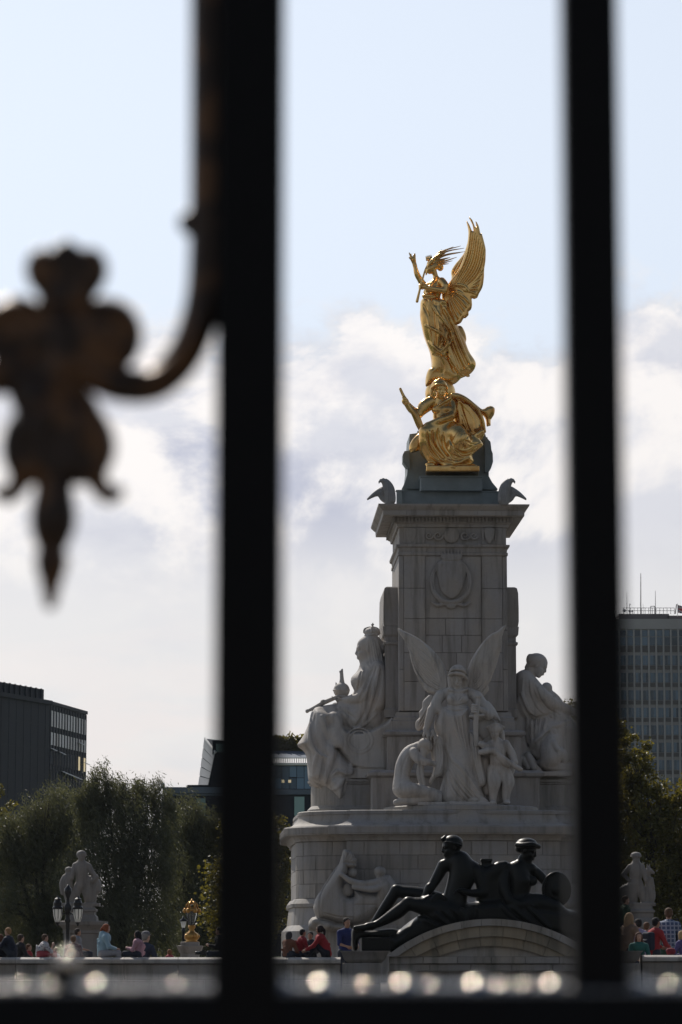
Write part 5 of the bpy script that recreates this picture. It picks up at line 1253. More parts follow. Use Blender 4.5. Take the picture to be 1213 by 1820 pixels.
# woman
S.chain([(922, 1548, 0), (926, 1566, -2), (922, 1592, 0), (920, 1612, 0)], [18, 20, 19, 24], k=5); S.ell((932, 1566, -16), (9, 9, 8), k=3); S.ell((946, 1566, -8), (9, 9, 8), k=3)
S.chain([(898, 1552, 2), (922, 1540, 0), (944, 1544, 0)], [12, 11, 10], k=5); S.chain([(924, 1542, 0), (930, 1526, 0)], [10, 8.5], k=4)
head(S, (938, 1512, -2), 42, (1, .3, -.35))
S.ell((936, 1500, 0), (19, 11, 18), k=2); S.chain([(920, 1502, -8), (930, 1503, -17), (945, 1502, -18), (957, 1505, -8)], [5, 5, 5, 4.5], k=2); S.ell((924, 1508, 2), (8, 8, 10), k=2)
S.chain([(897, 1554, -6), (896, 1580, -14), (904, 1600, -20)], [11, 9.5, 8]); S.chain([(904, 1600, -20), (922, 1608, -26), (938, 1606, -26)], [8, 7, 5]); hand(S, (938, 1606, -26), (1, .1, 0), (0, 1, 0), 20, .6)
S.chain([(946, 1546, 4), (960, 1556, 4), (972, 1570, 2)], [10, 9, 7.5]); S.chain([(972, 1570, 2), (982, 1584, -2), (986, 1596, -4)], [7, 6, 5])
S.chain([(926, 1612, -8), (955, 1604, -16), (985, 1612, -18)], [20, 16, 12], k=5); S.chain([(985, 1612, -18), (1010, 1634, -14), (1040, 1648, -10)], [12, 11, 7], k=4)
S.poly([(942, 1588), (958, 1596), (962, 1604), (950, 1606), (940, 1600)], -12, 6, 5, k=3)
S.obj('figures', M['bronze'], t, 71.4)
S = Sculpt((956, 1546, -24), (1024, 1618, 10), 0.9); S.k = 1
S.ell((989, 1581, -6), (26, 31, 4.5), rot=np.array([[.97, 0, -.24], [0, 1, 0], [.24, 0, .97]])); S.chain([(989 + 24.5 * math.cos(a), 1581 + 29.5 * math.sin(a), -6 + 6.3 * math.cos(a)) for a in np.linspace(0, 6.283, 44)], 2.4, k=1.5); S.ell((989, 1581, -9), (8, 9, 4), k=3)
S.obj('shield', M['bronze'], t, 71.4)

# ------------------------------------------------------------------ carved ship's prow with reaching figure on the podium wall
t = thing('prow_relief', 'carved marble ship prow with a reaching sea nymph on the podium wall', 'relief', W(630, 1650, 93.6))
rx = lambda zx, zy: (545 + zx / 7.58, 1490 + zy / 7.58)
S = Sculpt((548, 1504, -40), (730, 1668, 26), 0.95); S.k = 2.5
S.poly([rx(500, 160), rx(440, 340), rx(330, 500), rx(240, 640), rx(200, 700), rx(130, 800), rx(95, 920), rx(110, 1010), rx(170, 1090), rx(300, 1100), rx(420, 1130), rx(600, 1140), rx(800, 1100), rx(960, 960), rx(1010, 840), rx(1000, 760), rx(800, 730), rx(640, 690), rx(640, 780), rx(560, 790), rx(505, 700), rx(500, 600), rx(560, 440), rx(540, 300)], 4, 26, 14, k=3)
S.poly([rx(505, 150), rx(590, 165), rx(640, 210), rx(655, 260), rx(685, 290), rx(670, 340), rx(685, 375), rx(640, 400), rx(560, 400), rx(480, 340), rx(495, 240)], -2, 14, 8, k=2)
for q in range(5): S.stroke([rx(500 + q * 8, 330), rx(540 + q * 22, 280 + q * 16), rx(580 + q * 22, 180 + q * 44)], 1.2, 2, 's')
S.stroke([rx(440, 350), rx(330, 520), rx(215, 700), rx(180, 860), rx(190, 1060)], 1.8, 3, 's'); S.stroke([rx(420, 380), rx(300, 560), rx(195, 720)], 2, 3)
S.stroke([rx(640, 800), rx(640, 1130)], 1.2, 2, 's'); S.stroke([rx(230, 1010), rx(420, 1060), rx(640, 1070)], 1.3, 2, 's'); S.stroke([rx(640, 900), rx(960, 900)], 1.1, 2, 's')
for q in range(6): S.ell((rng.uniform(551, 585), rng.uniform(1634, 1648), rng.uniform(-18, 0)), (8, 6, 7), k=4)
S.poly([rx(60, 1080), rx(160, 1060), rx(280, 1090), rx(420, 1140), rx(560, 1150), rx(560, 1240), rx(30, 1240)], 6, 20, 10, k=4)
S.ell((*rx(620, 470), -4), (9, 9, 9), k=2)
# nymph
S.chain([(*rx(1010, 560), -14), (*rx(1050, 650), -16), (*rx(1040, 760), -14), (*rx(1000, 900), -8)], [9, 12, 11, 10], k=4); S.chain([(*rx(1030, 580), -16), (*rx(880, 610), -20), (*rx(760, 620), -22)], [8, 7, 6]); S.chain([(*rx(760, 620), -22), (*rx(600, 580), -24), (*rx(470, 490), -22)], [6, 5.5, 3.5]); S.chain([(*rx(1060, 620), -20), (*rx(900, 690), -24), (*rx(640, 660), -24)], [7, 6, 4.5])
S.chain([(*rx(1090, 560), -10), (*rx(1150, 700), -8), (*rx(1120, 860), -6)], [9, 12, 10], k=4); head(S, (*rx(985, 480), -16), 21, (-.9, .2, -.5)); S.ell((*rx(990, 450), -15), (11, 9, 10), k=2); S.ell((*rx(560, 690), -8), (9, 12, 6), k=2)
S.obj('prow_carving', M['podiumstone'], t, 93.6)

# ------------------------------------------------------------------ statues on gate piers beyond
def gate_pier(name_label, px0, px1, ytop, ymid, Y, label):
    p = thing('statue_pier', label, 'pedestal', (XY((px0 + px1) / 2, 1690, Y), Y, 0))
    cx_ = p.location.x; hw = abs(XY(px1, 1690, Y) - XY(px0, 1690, Y)) / 2
    zt_, zm = ZY(ytop, Y), ZY(ymid, Y)
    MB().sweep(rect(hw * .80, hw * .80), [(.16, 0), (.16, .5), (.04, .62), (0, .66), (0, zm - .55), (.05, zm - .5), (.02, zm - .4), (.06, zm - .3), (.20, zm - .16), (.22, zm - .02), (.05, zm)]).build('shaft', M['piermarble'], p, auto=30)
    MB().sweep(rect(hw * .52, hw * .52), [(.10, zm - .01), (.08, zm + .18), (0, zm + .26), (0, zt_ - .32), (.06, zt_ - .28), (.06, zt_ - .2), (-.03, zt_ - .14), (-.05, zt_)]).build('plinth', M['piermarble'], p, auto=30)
    return p
gate_pier('l', 108, 188, 1608, 1637, 130, 'tall stone gate pier under the boy statue in front of the willows')
sx = lambda zx, zy: (zx / 3.0325, 1340 + zy / 3.0325)
t = thing('boy_statue', 'marble statue of a standing boy with a smaller child, on the left gate pier', 'statue', W(148, 1609, 130))
S = Sculpt((104, 1506, -24), (190, 1614, 22), 0.6); S.k = 2
head(S, (*sx(440, 552), -2), 20, (.1, .05, -1)); S.ell((*sx(440, 542), 0), (9, 7.5, 9), k=1.5)
S.chain([(*sx(440, 580), 0), (*sx(440, 620), -1), (*sx(442, 670), 0), (*sx(440, 710), 0)], [7, 11.5, 10.5, 11], k=3); S.chain([(*sx(408, 600), 0), (*sx(440, 592), 0), (*sx(474, 602), 0)], [5, 6, 5.5], k=3); S.cap((*sx(440, 585), 0), (*sx(440, 570), 0), 4.5)
S.chain([(*sx(480, 605), 0), (*sx(500, 640), -3), (*sx(522, 665), -5)], [5, 4.5, 4]); S.chain([(*sx(522, 665), -5), (*sx(500, 685), -8)], [4, 3.4]); S.chain([(*sx(404, 605), 0), (*sx(395, 640), -4), (*sx(390, 670), -5)], [5, 4.5, 4])
S.chain([(*sx(424, 715), -2), (*sx(412, 760), -4), (*sx(405, 800), -2), (*sx(395, 812), -3)], [8, 7, 5, 4], k=3); S.chain([(*sx(456, 715), 0), (*sx(470, 760), -2), (*sx(476, 808), 0)], [8, 7, 5], k=3)
S.poly([sx(470, 660), sx(520, 665), sx(545, 690), sx(545, 740), sx(525, 760), sx(515, 820), sx(480, 815), sx(470, 740)], 2, 9, 6, k=3); S.fan([sx(480, 690), sx(485, 810)], [sx(530, 700), sx(510, 800)], 4, 1.4, 1.3, k=2)
head(S, (*sx(374, 634), -1), 15, (.4, .1, -1)); S.ell((*sx(372, 626), 0), (7, 6, 7), k=1.5); S.chain([(*sx(370, 660), 0), (*sx(362, 700), 0), (*sx(372, 760), 0), (*sx(385, 810), 0)], [8, 10, 9, 8], k=3); S.chain([(*sx(350, 665), 0), (*sx(336, 700), -2), (*sx(340, 750), -3)], [5, 5, 4]); S.stroke([sx(352, 680), sx(360, 760)], 1.2, 2, 's')
S.box((*sx(440, 813), 0), (33, 3, 18), 1)
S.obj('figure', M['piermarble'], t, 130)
gate_pier('r', 1100, 1180, 1610, 1642, 132, 'tall stone gate pier under the hatted statue beside the right hand tree')
dx = lambda zx, zy: (1080 + zx / 5.684, 1480 + zy / 5.684)
t = thing('hatted_statue', 'marble statue of a figure in a round hat, on the right gate pier', 'statue', W(1142, 1610, 132))
S = Sculpt((1090, 1508, -22), (1172, 1616, 22), 0.6); S.k = 2
head(S, (*dx(288, 258), -2), 18, (.2, .05, -1)); S.ell((*dx(288, 228), 0), (9.5, 6, 9.5), k=1.5); S.ell((*dx(288, 240), 0), (10.5, 2.2, 10.5), k=1)
S.chain([(*dx(290, 300), 0), (*dx(290, 380), -1), (*dx(285, 460), 0), (*dx(280, 510), 0)], [7, 12, 10.5, 11], k=3); S.chain([(*dx(225, 350), 0), (*dx(290, 325), 0), (*dx(345, 345), 0)], [5, 6, 5.5], k=3); S.cap((*dx(290, 320), 0), (*dx(288, 290), 0), 4.5)
S.chain([(*dx(225, 350), 0), (*dx(160, 420), -2)], [5, 4]); S.chain([(*dx(160, 420), -2), (*dx(215, 480), -7)], [4, 3.4]); S.chain([(*dx(345, 345), 0), (*dx(370, 420), -3), (*dx(385, 480), -5)], [5, 4.5, 3.8])
S.chain([(*dx(255, 520), -1), (*dx(265, 610), -2), (*dx(270, 710), 0)], [9, 7.5, 5.5], k=3); S.chain([(*dx(310, 520), 0), (*dx(345, 610), -2), (*dx(375, 715), 0)], [9, 7.5, 5.5], k=3)
S.chain([(*dx(460, 405), -2), (*dx(415, 385), -2), (*dx(410, 450), 0), (*dx(425, 540), 0), (*dx(435, 640), 0), (*dx(420, 705), 0)], [3, 5.5, 5, 8, 9, 8], k=3); S.chain([(*dx(405, 375), -2), (*dx(400, 325), -2)], [2.4, 1]); S.chain([(*dx(420, 375), -2), (*dx(425, 325), -2)], [2.4, 1]); S.chain([(*dx(440, 470), -6), (*dx(460, 560), -6)], [4, 3])
S.poly([dx(120, 560), dx(250, 520), dx(250, 720), dx(140, 720)], 4, 9, 6, k=3); S.box((*dx(290, 725), 0), (33, 3, 18), 1)
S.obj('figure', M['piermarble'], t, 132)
# ------------------------------------------------------------------ buildings
def glassy(name, col, rough=.08, spec=1.0, metal=0.0):
    m, t, b = new_mat(name); p = objcoord(t); n = NOISE(t, p, .8, 3, .5)
    r = N(t, 'ShaderNodeObjectInfo').outputs['Random']
    hv = N(t, 'ShaderNodeHueSaturation'); hv.inputs['Color'].default_value = (*col, 1)
    t.links.new(MATH(t, 'MULTIPLY_ADD', r, 1.1, .45), hv.inputs['Value']); t.links.new(hv.outputs[0], b.inputs['Base Color'])
    b.inputs['Roughness'].default_value = rough; b.inputs['Metallic'].default_value = metal; b.inputs['Specular IOR Level'].default_value = spec
    return m
M['dkglass'] = glassy('dark_office_glass', (0.025, 0.035, 0.05), .1, .5)
M['skyglass'] = glassy('painted_sky_glass', (0.46, 0.47, 0.50), .3, .5, 0)  # pale colour stands in for sky showing in the top floor glass
M['blglass'] = glassy('blue_glass', (0.09, 0.16, 0.24), .08, .6, .4)
M['grglass'] = glassy('green_glass', (0.16, 0.26, 0.26), .15, .5, .3)
M['twglass'] = glassy('tower_glass', (0.09, 0.14, 0.20), .12, .5, .2)
M['dkclad'] = plain('dark_cladding', (0.009, 0.014, 0.026), .6, 0, .3, .3, spec=.2)
M['conc'] = plain('tower_concrete', (0.37, 0.345, 0.355), .85, 0, .18, .12)
M['concdk'] = plain('brown_spandrel', (0.12, 0.105, 0.11), .8, 0, .2, .15)
M['zinc'] = plain('pale_metal_panel', (0.46, 0.46, 0.46), .5, .2, .08, .3)
M['slate'] = plain('blue_grey_roof', (0.10, 0.13, 0.18), .5, .2, .2, .3)
M['white'] = plain('white_paint', (0.75, 0.74, 0.72), .6, 0, .05, 1)
M['roofhedge'] = plain('roof_planting', (0.05, 0.055, 0.025), .95, 0, .5, 1.2)
m, t, b = new_mat('lit_window'); M['lit'] = m
b.inputs['Base Color'].default_value = (.3, .25, .15, 1); b.inputs['Emission Color'].default_value = (1, .82, .5, 1); b.inputs['Emission Strength'].default_value = .45
def face_frame(p0, p1):
    """wall from plan point p0 to p1 (left to right as seen): returns a function (u metres, z, out metres) -> world"""
    a = Vector((p0[0], p0[1])); b_ = Vector((p1[0], p1[1])); d = (b_ - a); L = d.length; d /= L; n = Vector((d.y, -d.x))
    return (lambda u, z, o=0.0: Vector((a.x + d.x * u + n.x * o, a.y + d.y * u + n.y * o, z))), L
def fbox(mb, fr, u0, u1, z0, z1, o0, o1):
    mb.hexa([tuple(fr(u0, z0, o1)), tuple(fr(u1, z0, o1)), tuple(fr(u1, z0, o0)), tuple(fr(u0, z0, o0)), tuple(fr(u0, z1, o1)), tuple(fr(u1, z1, o1)), tuple(fr(u1, z1, o0)), tuple(fr(u0, z1, o0))])
def fobj(name, fr, u0, u1, z0, z1, o0, o1, mat, parent):
    mb = MB(); fbox(mb, fr, u0, u1, z0, z1, o0, o1); return raw_obj(name, mb.v, mb.f, M[mat], parent)
def pane(fr, u0, u1, z0, z1, o, mat, parent, tilt=0.0, name='window'):
    return fobj(name, fr, u0, u1, z0, z1, o, o + .06, mat, parent)
# dark office block on the left
B = thing('office_block', 'dark glass office block with pale top floor windows behind the willows', 'building', W(60, 1690, 395) * 1.0)
B.location.z = 0
q = lambda px, Y: (XY(px, HZ, Y), Y)
Pa, Pb, Pc = q(-170, 364), q(82, 400), q(149, 417.9)
zt_ = ZY(1246, 400)
fr1, L1 = face_frame(Pa, Pb); fr2, L2 = face_frame(Pb, Pc)
mb = MB()
n1 = (fr1(0, 0, -30)); n2 = fr2(L2, 0, -30)
pl = [(fr1(0, 0).x, fr1(0, 0).y), (fr1(L1, 0).x, fr1(L1, 0).y), (fr2(L2, 0).x, fr2(L2, 0).y), (fr2(L2, 0).x - 9, fr2(L2, 0).y + 28), (fr1(0, 0).x - 2, fr1(0, 0).y + 60)]
mb.sweep(pl, [(0, 0), (0, zt_)]); raw_obj('body', mb.v, mb.f, M['dkclad'], B)
fobj('parapet', fr1, 0, L1 + .3, zt_ - .5, zt_ + .05, -.5, .35, 'dkclad', B)
fobj('parapet', fr2, .2, L2, zt_ - .4, zt_ + .03, -.5, .2, 'dkclad', B)
pu = [q(-170, 372), q(72, 406)]; fr3, L3 = face_frame(*pu); z3 = ZY(1225.5, 406)
fobj('roof_plant', fr3, 0, L3, zt_, z3, -12, 0, 'dkclad', B)
for k in range(24):
    fobj('plant_fin', fr3, L3 * (k + .3) / 24, L3 * (k + .45) / 24, zt_, z3 + .05, 0, .18, 'dkclad', B)
nb = 13
zr1 = [(ZY(1262, 400), ZY(1290, 400), 'skyglass'), (ZY(1300.5, 400), ZY(1323, 400), 'skyglass'), (ZY(1333, 400), ZY(1358, 400), 'dkglass'), (ZY(1367, 400), ZY(1392, 400), 'dkglass'), (ZY(1401, 400), ZY(1426, 400), 'dkglass')]
for r, (a, b_, mt_) in enumerate(zr1):
    z1, z0 = a, b_
    for k in range(nb):
        u0, u1 = .5 + (L2 - .7) * (k + .22) / nb, .5 + (L2 - .7) * (k + .72) / nb
        mm = mt_
        if r == 2 and k in (10, 12): mm = 'lit'
        pane(fr2, u0, u1, z0, z1, .04, mm, B)
for k in range(nb + 1):
    u = .5 + (L2 - .7) * k / nb; fobj('facade_fin', fr2, u - .1, u + .1, 0, zt_ - .5, 0, .09, 'dkclad', B)
for (k, y) in ((0, 1333), (3, 1336), (10, 1311), (12, 1345), (4, 1369.5), (5, 1370.5), (6, 1371.5), (7, 1372.5), (8, 1373.5), (9, 1374.5)):   # vents tilted open, catching the sky
    u0, u1 = .5 + (L2 - .7) * (k + .05) / nb, .5 + (L2 - .7) * (k + .95) / nb; z = ZY(y, 404)
    V = [tuple(fr2(u0, z, .1)), tuple(fr2(u1, z, .1)), tuple(fr2(u1, z - .32, .75)), tuple(fr2(u0, z - .32, .75)), tuple(fr2(u0, z + .05, .1)), tuple(fr2(u1, z + .05, .1)), tuple(fr2(u1, z - .27, .75)), tuple(fr2(u0, z - .27, .75))]
    mb = MB().hexa(V); raw_obj('open_vent', mb.v, mb.f, M['white'], B)
for k in range(18):
    u = L1 * (k + .5) / 18; fobj('facade_fin', fr1, u - .08, u + .06, 0, zt_ - .5, 0, .03, 'dkclad', B)
for r in range(9):
    z = zt_ - 3.2 * (r + 1)
    if z > 2: fobj('floor_band', fr1, 0, L1, z - .15, z + .06, 0, .025, 'dkclad', B)
# low modern building with a slanted tower and a glazed wing
B = thing('modern_building', 'low dark modern building with a slanted pale tower and blue glazed wing', 'building', (XY(430, HZ, 320), 320, 0))
Y2 = 320
def pxbox(name, x0, x1, yt, yb, Y, dep, mat, parent=None):
    lo = (XY(x0, HZ, Y), Y, ZY(yb, Y)); hi = (XY(x1, HZ, Y), Y + dep, ZY(yt, Y)); mb = MB().box(lo, hi); return raw_obj(name, mb.v, mb.f, M[mat], parent)
pxbox('wing_wall', 289, 520, 1410, 1700, Y2, 25, 'dkclad', B); pxbox('wing_roof', 287, 520, 1399, 1410, Y2 - .3, 26, 'slate', B); pxbox('roof_upstand', 331, 520, 1395, 1399, Y2 + .5, 20, 'dkclad', B)
pxbox('window', 348, 364, 1419, 1450, Y2 - .06, .1, 'grglass', B); pxbox('window', 300, 330, 1422, 1450, Y2 - .06, .1, 'dkglass', B)
pxbox('wing_band', 289, 520, 1411, 1414, Y2 - .12, .2, 'slate', B)
V = [XY(284, HZ, Y2), XY(291, HZ, Y2)]
MB().lathe([(.22, 0), (.22, .4), (.16, .55), (.03, .62)], n=12).build('roof_vent', M['zinc'], B, smooth=True).location = Vector((XY(287.5, HZ, Y2 + 1), Y2 + 1, ZY(1400, Y2))) - B.location
def P2(px, py, Y): return (XY(px, py, Y), Y, ZY(py, Y))
mb = MB(); mb.hexa([P2(353.6, 1396, Y2 + 4), P2(371, 1396, Y2 + .2), P2(430, 1396, Y2 + 1), P2(430, 1396, Y2 + 9), P2(364.5, 1312.6, Y2 + 4.6), P2(383.5, 1337, Y2 + .2), P2(430, 1345, Y2 + 1), P2(430, 1320, Y2 + 9)])
raw_obj('slanted_tower', mb.v, mb.f, M['dkclad'], B)
a0, a1, a2, a3 = P2(353.6, 1396, Y2 + 3.96), P2(371, 1396, Y2 + .16), P2(383.5, 1337, Y2 + .16), P2(364.5, 1312.6, Y2 + 4.56)
for k in range(5):                                    # pale panels on the slanted face, with open joints
    f0, f1 = k / 5 + .012, (k + 1) / 5 - .012
    L_ = lambda a, b_, f: tuple(a[i] + (b_[i] - a[i]) * f for i in range(3))
    q0, q1, q2, q3 = L_(a0, a3, f0), L_(a1, a2, max(0, f0 * .98)), L_(a1, a2, f1), L_(a0, a3, f1)
    o_ = lambda p: (p[0] - .06, p[1] - .12, p[2])
    mb = MB().hexa([o_(q0), o_(q1), q1, q0, o_(q3), o_(q2), q2, q3]); raw_obj('tower_panel', mb.v, mb.f, M['zinc'], B)
mb = MB().tube([P2(364.5, 1312, Y2 + 4.3), P2(384, 1337.5, Y2)], .12, 6); raw_obj('tower_edge', mb.v, mb.f, M['white'], B)
mb = MB().hexa([P2(369, 1316, Y2 + 1), P2(386, 1337, Y2 + 1), P2(430, 1337, Y2 + 1), P2(430, 1316, Y2 + 1), P2(367, 1313, Y2 + 4), P2(386, 1318, Y2 + 4), P2(430, 1322, Y2 + 4), P2(430, 1313, Y2 + 8)])
pxbox('window', 382.5, 400, 1322, 1337, Y2 + .1, .2, 'grglass', B); pxbox('tower_head', 376, 430, 1316, 1341, Y2 + .4, 6, 'dkclad', B)
# glazed wing
Y3 = 310
pxbox('glazed_wing', 470, 640, 1356, 1700, Y3, 22, 'dkclad', B)
for k in range(9):
    x0 = 474 + k * 13.4
    pxbox('window', x0, x0 + 12.4, 1362, 1381 + (k % 3), Y3 - .08, .1, 'blglass', B); pxbox('window', x0, x0 + 12.4, 1383, 1402, Y3 - .08, .1, 'lit' if k == 2 and False else 'blglass', B)
for x0 in (500, 512): pxbox('lamp_glow', x0, x0 + 5, 1386, 1391, Y3 - .1, .05, 'lit', B)
pxbox('white_band', 470, 640, 1357, 1360, Y3 - .5, 1, 'white', B); pxbox('grey_band', 470, 640, 1403, 1412, Y3 - .25, .5, 'slate', B)
pxbox('window', 523, 541, 1416, 1450, Y3 - .08, .1, 'grglass', B)
for k in range(40):
    x0 = 474 + k * 4; pxbox('baluster', x0, x0 + 1.6, 1347.5, 1357, Y3 - .3, .1, 'white', B)
pxbox('handrail', 470, 640, 1346.5, 1348, Y3 - .32, .14, 'white', B)
mb = MB().hexa([P2(470, 1347, Y3 + 1.5), P2(640, 1349, Y3 + 1.5), P2(640, 1349, Y3 + 18), P2(470, 1347, Y3 + 18), P2(470, 1334, Y3 + 5), P2(640, 1337, Y3 + 5), P2(640, 1337, Y3 + 16), P2(470, 1334, Y3 + 16)]); raw_obj('sloping_roof', mb.v, mb.f, M['slate'], B)
for x0 in (536, 541): pxbox('rooflight', x0, x0 + 4, 1340, 1342, Y3 + 3.5, .3, 'white', B)
# concrete tower on the right
YT = 600
B = thing('tower_block', 'grey concrete tower block with vertical fins, rooftop railings and aerials', 'building', (XY(1190, HZ, YT), YT, 0))
pxbox('body', 1096, 1340, 1112, 1700, YT + .4, 22, 'conc', B); pxbox('parapet', 1095, 1342, 1100, 1118, YT, 22, 'conc', B)
pxbox('roof_plant', 1107.5, 1199, 1091, 1100, YT + 3, 12, 'concdk', B); pxbox('roof_plant', 1196, 1340, 1094, 1100, YT + 3, 12, 'concdk', B)
fins = [1108 + 13.35 * k for k in range(-1, 18)]
for x in fins: pxbox('facade_fin', x - 1.4, x + 1.4, 1118, 1700, YT - .25, .8, 'conc', B)
for r in range(13):
    y0 = 1119 + (0 if r == 0 else 42 + 31 * (r - 1))
    for x in fins[:-1]:
        if x > 1230 or y0 > 1430: continue
        a, b_ = x + 1.7, x + 11.6
        if r == 0:
            pxbox('window', a, b_, 1120, 1131, YT + .3, .1, 'twglass', B); pxbox('window', a, b_, 1132.5, 1147, YT + .3, .1, 'twglass', B); pxbox('spandrel', a, b_, 1148, 1159, YT + .3, .08, 'concdk', B)
        else:
            pxbox('window', a + .6, b_ - 4.4, y0 + 4, y0 + 21, YT + .3, .1, 'twglass', B); pxbox('window', b_ - 4, b_, y0 + 4, y0 + 21, YT + .3, .1, 'twglass', B); pxbox('spandrel', a, b_, y0 + 22, y0 + 29, YT + .3, .08, 'concdk', B)
mb = MB()
rail_pts = [1108 + 6.5 * k for k in range(15)]
for x in rail_pts: mb.tube([P2(x, 1091.5, YT + 3.2), P2(x, 1080.5, YT + 3.2)], .05, 5)
for yy in (1080.5, 1085.5): mb.tube([P2(1106, yy, YT + 3.2), P2(1199, yy, YT + 3.2)], .05, 5)
for x in (1157, 1164): mb.tube([P2(x, 1091, YT + 3.3), P2(x, 1077.5, YT + 3.3)], .07, 5)
mb.tube([P2(1157, 1077.5, YT + 3.3), P2(1164, 1077.5, YT + 3.3)], .07, 5)
tag(raw_obj('roof_railing', mb.v, mb.f, M['concdk'], B), kind='stuff')
for (x, y0, y1, r_) in ((1139.3, 1019, 1101, .11), (1114.5, 1053, 1091, .06), (1165.3, 1050, 1091, .07), (1143.5, 1073, 1091, .04)):
    mb = MB().tube([P2(x, y1, YT + 4), P2(x, (y0 + y1) / 2, YT + 4), P2(x, y0, YT + 4)], [r_, r_ * .85, r_ * .55], 7); raw_obj('aerial', mb.v, mb.f, M['concdk'], B)
for (x, y, r_) in ((1109.5, 1086, .35), (1119, 1087, .28), (1125, 1087, .25), (1119.5, 1075, .15)):
    o = MB().lathe([(.02, 0), (r_ * .6, .05), (r_, .2), (r_ * .96, .22), (r_ * .5, .1), (.02, .06)], n=12).build('satellite_dish', M['conc'], B, smooth=True); o.location = Vector(P2(x, y, YT + 3)) - B.location; o.rotation_euler = (R(70), 0, R(rng.uniform(-50, 50)))
    mb = MB().tube([P2(x, y, YT + 3.3), P2(x, 1091, YT + 3.3)], .05, 5); raw_obj('dish_pole', mb.v, mb.f, M['concdk'], B)
mb = MB().tube([P2(1200.5, 1091, YT + 2.5), P2(1203, 1074, YT + 2.5)], [.12, .1], 6); raw_obj('leaning_mast', mb.v, mb.f, M['concdk'], B)
t = thing('flag', 'small union flag drooping from a pole at the edge of the tower roof', 'flag', P2(1205, 1096, YT + 2))
mb = MB().tube([P2(1204.8, 1096, YT + 2), P2(1204.8, 1073, YT + 2)], .06, 6); raw_obj('flagpole', mb.v, mb.f, M['white'], t)
def flagmat():
    m, tt, b = new_mat('union_flag_cloth'); uv = N(tt, 'ShaderNodeUVMap').outputs[0]; s = N(tt, 'ShaderNodeSeparateXYZ'); tt.links.new(uv, s.inputs[0])
    u = MATH(tt, 'SUBTRACT', s.outputs[0], .5); v = MATH(tt, 'SUBTRACT', s.outputs[1], .5)
    def band(e, w): return MATH(tt, 'LESS_THAN', MATH(tt, 'ABSOLUTE', e), w)
    d1 = MATH(tt, 'SUBTRACT', u, v); d2 = MATH(tt, 'ADD', u, v)
    wmask = MATH(tt, 'MAXIMUM', MATH(tt, 'MAXIMUM', band(d1, .13), band(d2, .13)), MATH(tt, 'MAXIMUM', band(u, .12), band(v, .17)))
    rmask = MATH(tt, 'MAXIMUM', MATH(tt, 'MAXIMUM', band(u, .07), band(v, .1)), MATH(tt, 'MULTIPLY', MATH(tt, 'MAXIMUM', band(d1, .045), band(d2, .045)), 1.0))
    c = MIX(tt, wmask, (.01, .02, .11, 1), (.6, .6, .6, 1)); c = MIX(tt, rmask, c, (.42, .02, .03, 1)); tt.links.new(c, b.inputs['Base Color']); b.inputs['Roughness'].default_value = .8
    return m
nx_, ny_ = 14, 8; V = []; F = []; UVs = []
for j in range(ny_ + 1):
    for i in range(nx_ + 1):
        u, v = i / nx_, j / ny_; p = P2(1205 + 17 * u, 1089 - 14 * v * (1 - .1 * u) + 2.5 * u * u + u * 3, YT + 2)
        V.append((p[0], p[1] + .25 * math.sin(u * 8 + v) * u, p[2])); UVs.append((u, v))
for j in range(ny_):
    for i in range(nx_): F.append((j * (nx_ + 1) + i, j * (nx_ + 1) + i + 1, (j + 1) * (nx_ + 1) + i + 1, (j + 1) * (nx_ + 1) + i))
o = raw_obj('cloth', V, F, flagmat(), t, smooth=True); uvl = o.data.uv_layers.new(name='UVMap')
for lp in o.data.loops: uvl.data[lp.index].uv = UVs[lp.vertex_index]

# ------------------------------------------------------------------ trees
def leafmat(name, c0, c1, trans, tk=.45):
    m, t, b = new_mat(name)
    a = N(t, 'ShaderNodeAttribute', attribute_name='tint'); n = NOISE(t, worldpos(t), .5, 3, .5)
    f = MATH(t, 'ADD', MATH(t, 'MULTIPLY', a.outputs['Fac'], .7), MATH(t, 'MULTIPLY', n, .35), clamp=True)
    c = MIX(t, f, (*c0, 1), (*c1, 1)); t.links.new(c, b.inputs['Base Color']); b.inputs['Roughness'].default_value = .5; b.inputs['Specular IOR Level'].default_value = .35
    tr = N(t, 'ShaderNodeBsdfTranslucent'); t.links.new(MIX(t, f, tuple(x * .6 for x in trans) + (1,), (*trans, 1)), tr.inputs[0])
    mx = N(t, 'ShaderNodeMixShader'); mx.inputs[0].default_value = tk; out = t.nodes['Material Output']
    t.links.new(b.outputs[0], mx.inputs[1]); t.links.new(tr.outputs[0], mx.inputs[2]); t.links.new(mx.outputs[0], out.inputs[0])
    return m
M['willow'] = leafmat('willow_leaves', (0.042, 0.048, 0.030), (0.15, 0.155, 0.098), (0.19, 0.19, 0.075), .38)
M['plane'] = leafmat('broad_leaves', (0.030, 0.040, 0.012), (0.14, 0.125, 0.03), (0.34, 0.28, 0.035), .36)
M['bark'] = plain('bark', (0.045, 0.036, 0.028), .9, 0, .4, 3)
